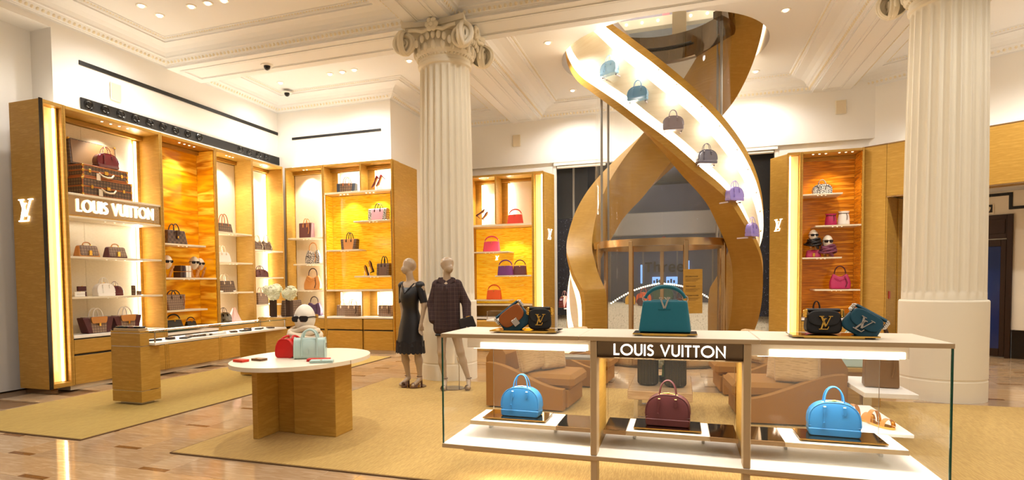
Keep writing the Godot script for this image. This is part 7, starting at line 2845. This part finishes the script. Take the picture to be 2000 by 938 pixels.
# ---------------------------------------------------------------- goods on the corner and the back cabinets
func goods_back() -> void:
	var z := -10.94
	tote("tall burgundy tote on the top shelf of the corner cabinet", V(-7.57, 2.431, z), -4, 0.31, 0.335, 0.32, 0.15, 0.09, M.leather_plum, M.leather_tan, {"tassel": M.leather_tan, "hx": 0.15})
	hobo("grey snakeskin slouch bag on the second shelf of the corner cabinet", V(-7.42, 1.876, z), 0, 0.36, 0.31, 0.16, 0.14, M.snakeskin, M.leather_tan)
	hobo("tan slouch bag with dark strap on the third shelf of the corner cabinet", V(-7.44, 1.316, z), 0, 0.40, 0.32, 0.18, 0.14, M.leather_tan, M.leather_brown)
	hobo("dark purple slouch bag on the worktop of the corner cabinet", V(-7.42, 0.761, z), 0, 0.36, 0.30, 0.18, 0.11, M.leather_violet, M.leather_brown)
	tote("patterned tote with dark leather sides in the upper niche of the corner cabinet", V(-6.56, 3.341, z), 6, 0.40, 0.42, 0.19, 0.16, 0.13, M.printed_canvas, M.leather_caramel, {"side": M.leather_navy_grey, "hx": 0.16})
	for k in 2:
		var t := heel_shoe("high_heel", "dark burgundy high heel on a clear stand in the upper right niche, the %s one" % ["left", "right"][k], V(-5.87 + 0.10 * k, 3.47 + 0.02 * k, z), -70, 38, M.patent_red, "heels in the upper niche")
		var b := Mb.new()
		b.lathe(V(-0.0, 0, 0), [Vector2(0.05, 0.0), Vector2(0.05, 0.006), Vector2(0.006, 0.008), Vector2(0.006, 0.14)], 12)
		single("shoe_stand", "slim clear stand under the %s burgundy high heel" % ["left", "right"][k], "stand", b, M.acrylic, V(-5.87 + 0.10 * k, 3.341, z), 0, "clear shoe stands")
	tote("pink and snakeskin tote on the upper right amber shelf", V(-5.83, 2.731, z), -4, 0.42, 0.44, 0.24, 0.17, 0.10, M.leather_rose, M.leather_black, {"side": M.snakeskin, "hx": 0.15})
	tote("tan tote with patterned wings on the upper left amber shelf", V(-6.52, 2.151, z), 2, 0.32, 0.38, 0.225, 0.16, 0.13, M.leather_tan, M.leather_black, {"side": M.printed_canvas, "hx": 0.15})
	tote("taupe tote with dark sides on the lower right amber shelf", V(-5.72, 1.601, z), -6, 0.30, 0.30, 0.25, 0.16, 0.14, M.leather_taupe, M.leather_black, {"side": M.printed_canvas, "hx": 0.15})
	for k in 2:
		heel_shoe("black_pump", "black pointed pump standing upright on the lower amber shelf, the %s one" % ["lower left", "higher right"][k], V(-6.17 + 0.11 * k, 1.69 + 0.09 * k, z), 0, -85, M.leather_black, "black pumps on amber")
		var b := Mb.new()
		b.lathe(Vector3.ZERO, [Vector2(0.04, 0.0), Vector2(0.04, 0.005), Vector2(0.005, 0.007), Vector2(0.005, 0.10 + 0.09 * k)], 12)
		single("shoe_stand", "slim clear stand under the black pump, the %s one" % ["lower left", "higher right"][k], "stand", b, M.acrylic, V(-6.17 + 0.11 * k, 1.601, z + 0.03), 0, "clear shoe stands")
	tote("patterned tote, left of two in the lower niche of the corner cabinet", V(-6.71, 0.761, z - 0.04), 4, 0.30, 0.31, 0.235, 0.14, 0.12, M.fine_canvas, M.leather_cream, {"hx": 0.2})
	tote("patterned tote, right of two in the lower niche of the corner cabinet", V(-6.45, 0.761, z + 0.05), -3, 0.33, 0.35, 0.235, 0.14, 0.12, M.fine_canvas, M.leather_cream, {"hx": 0.2, "tassel": M.leather_brown})
	tote("patterned tote alone in the lower right niche beside the mannequin", V(-5.71, 0.761, z), 0, 0.29, 0.30, 0.235, 0.14, 0.12, M.fine_canvas, M.leather_cream, {"hx": 0.2, "tassel": M.leather_brown})
	# back wall cabinet
	z = -13.44
	for k in 2:
		heel_shoe("high_heel", "dark high heel hung upright in the back cabinet, the %s one" % ["upper left", "lower right"][k], V(-4.42 + 0.09 * k, 3.05 - 0.07 * k, z), 80 - 30 * k, -60, M.leather_plum, "heels in the back cabinet")
		var b := Mb.new()
		b.lathe(Vector3.ZERO, [Vector2(0.04, 0.0), Vector2(0.04, 0.005), Vector2(0.005, 0.007), Vector2(0.005, 0.30 - 0.07 * k)], 12)
		single("shoe_stand", "slim clear stand under a dark heel in the back cabinet, the %s one" % ["left", "right"][k], "stand", b, M.acrylic, V(-4.42 + 0.09 * k, 2.781, z - 0.03), 0, "clear shoe stands")
	arch_bag("coral red handbag in the upper niche of the back cabinet", V(-3.62, 2.781, z), 0, 0.37, 0.32, 0.22, 0.14, 0.13, M.leather_coral)
	arch_bag("hot pink handbag on the top left amber shelf of the back cabinet", V(-4.20, 2.156, z), 0, 0.40, 0.36, 0.24, 0.14, 0.13, M.leather_pink)
	arch_bag("purple handbag on the middle amber shelf of the back cabinet", V(-3.85, 1.596, z + 0.05), 0, 0.37, 0.34, 0.22, 0.14, 0.14, M.leather_purple)
	arch_bag("dark plum handbag right of the purple one in the back cabinet", V(-3.53, 1.596, z - 0.05), 0, 0.32, 0.29, 0.22, 0.14, 0.14, M.leather_plum)
	arch_bag("orange handbag on the lowest amber shelf of the back cabinet", V(-4.15, 1.031, z), 0, 0.36, 0.32, 0.22, 0.14, 0.13, M.leather_orange)
	single("wall_mark", "small glowing letter mark on the amber glass of the back cabinet", "sign", mark(0.10, 0, 0.01), M.sign_light, V(-4.16, 2.02, -13.735))
	for q in [[-5.2, 2.156, "leather_coral"], [-5.2, 1.031, "leather_pink"]]:
		pass

# ---------------------------------------------------------------- goods at the right
func goods_right() -> void:
	var z := -13.44
	dome_bag("silver grey domed bag on the top shelf of the dark amber cabinet", V(2.64, 3.101, z), 0, 0.34, 0.20, 0.15, M.snakeskin, M.gold)
	for q in [[2.80, "leather_fuchsia", "fuchsia bucket bag tied with cords, left on the second shelf of the dark amber cabinet", 0.23], [3.02, "leather_white", "white bucket bag, right on the second shelf of the dark amber cabinet", 0.27]]:
		var t := thing("bucket_bag", q[2], "handbag", V(q[0], 2.481, z), 8)
		var b := Mb.new()
		var rows := []
		var h: float = q[3]
		for k in 9:
			var y: float = [0.0, 0.003, h * 0.1, h * 0.5, h * 0.78, h * 0.86, h, h * 1.0, h * 0.9][k]
			var r: float = [0.05, 0.098, 0.105, 0.10, 0.085, 0.078, 0.10, 0.085, 0.06][k]
			var row := PackedVector3Array()
			for j in 36:
				var a := TAU * j / 36
				row.append(V(cos(a) * r * (1 + (0.05 * sin(a * 9) if k > 3 else 0.0)), y, sin(a) * r * 0.85))
			rows.append(row)
		b.grid(rows, true)
		part(t, "body", b, M[q[1]])
		b = Mb.new()
		var ring := []
		for j in 24:
			var a := TAU * j / 24
			ring.append(V(cos(a) * 0.084, h * 0.84, sin(a) * 0.074))
		b.tube(ring, 0.006, 6, true)
		b.tube([V(0.02, h * 0.84, 0.075), V(0.03, h * 0.6, 0.10), V(0.02, h * 0.35, 0.105)], 0.005, 6)
		part(t, "cord", b, M.leather_brown)
	satchel("flat fuchsia clutch box under an egg head in the dark amber cabinet", V(2.50, 1.861, z), 0, 0.27, 0.145, 0.13, 0.004, M.leather_fuchsia, M.leather_fuchsia, M.leather_fuchsia)
	egg_head("white egg head with black scarf on the fuchsia clutch box", V(2.50, 2.018, z), 6, 1.05, M.leather_black)
	egg_head("white egg head with printed scarf right of the fuchsia clutch box", V(2.75, 1.861, z), 0, 1.15, M.scarf_print)
	hobo("magenta slouch bag on the fourth shelf of the dark amber cabinet", V(2.97, 1.231, z), 0, 0.36, 0.31, 0.18, 0.14, M.leather_fuchsia, M.leather_burgundy)
	tote("small dark shiny tote on the worktop of the dark amber cabinet", V(2.57, 0.661, z), 0, 0.30, 0.26, 0.17, 0.14, 0.16, M.patent_slate, M.leather_black, {})
	# low benches with bags seen through the right end of the counter
	var t := thing("display_bench", "low white display bench with the brown tote, beside the right column", "bench")
	part(t, "board", bx(V(1.52, 0.405, -6.95), V(1.92, 0.45, -5.98), 0.004), M.white_board)
	part(t, "base", bx(V(1.70, 0.013, -6.85), V(1.78, 0.404, -6.75), 0.004), M.steel)
	tote("tall camel brown tote with side strap on the low white bench", V(1.74, 0.451, -6.36), -8, 0.27, 0.25, 0.40, 0.22, 0.16, M.leather_camel, M.leather_brown, {"tassel": M.leather_camel, "thin": 0.8, "hr": 0.010})
	t = thing("display_bench", "low oak display bench with the mint and coral bags behind the right armchair", "bench")
	part(t, "board", bx(V(1.47, 0.405, -8.2), V(2.2, 0.45, -7.55), 0.004), M.oak)
	part(t, "base", bx(V(1.5, 0.013, -8.1), V(2.1, 0.404, -7.65), 0.004), M.oak)
	tote("mint tote on the low oak bench behind the right armchair", V(1.84, 0.451, -7.7), 0, 0.38, 0.44, 0.28, 0.18, 0.14, M.leather_mint, M.leather_mint, {})
	tote("coral red tote left of the mint one on the low oak bench", V(1.61, 0.451, -7.98), 0, 0.26, 0.28, 0.30, 0.14, 0.12, M.leather_coral, M.leather_coral, {})
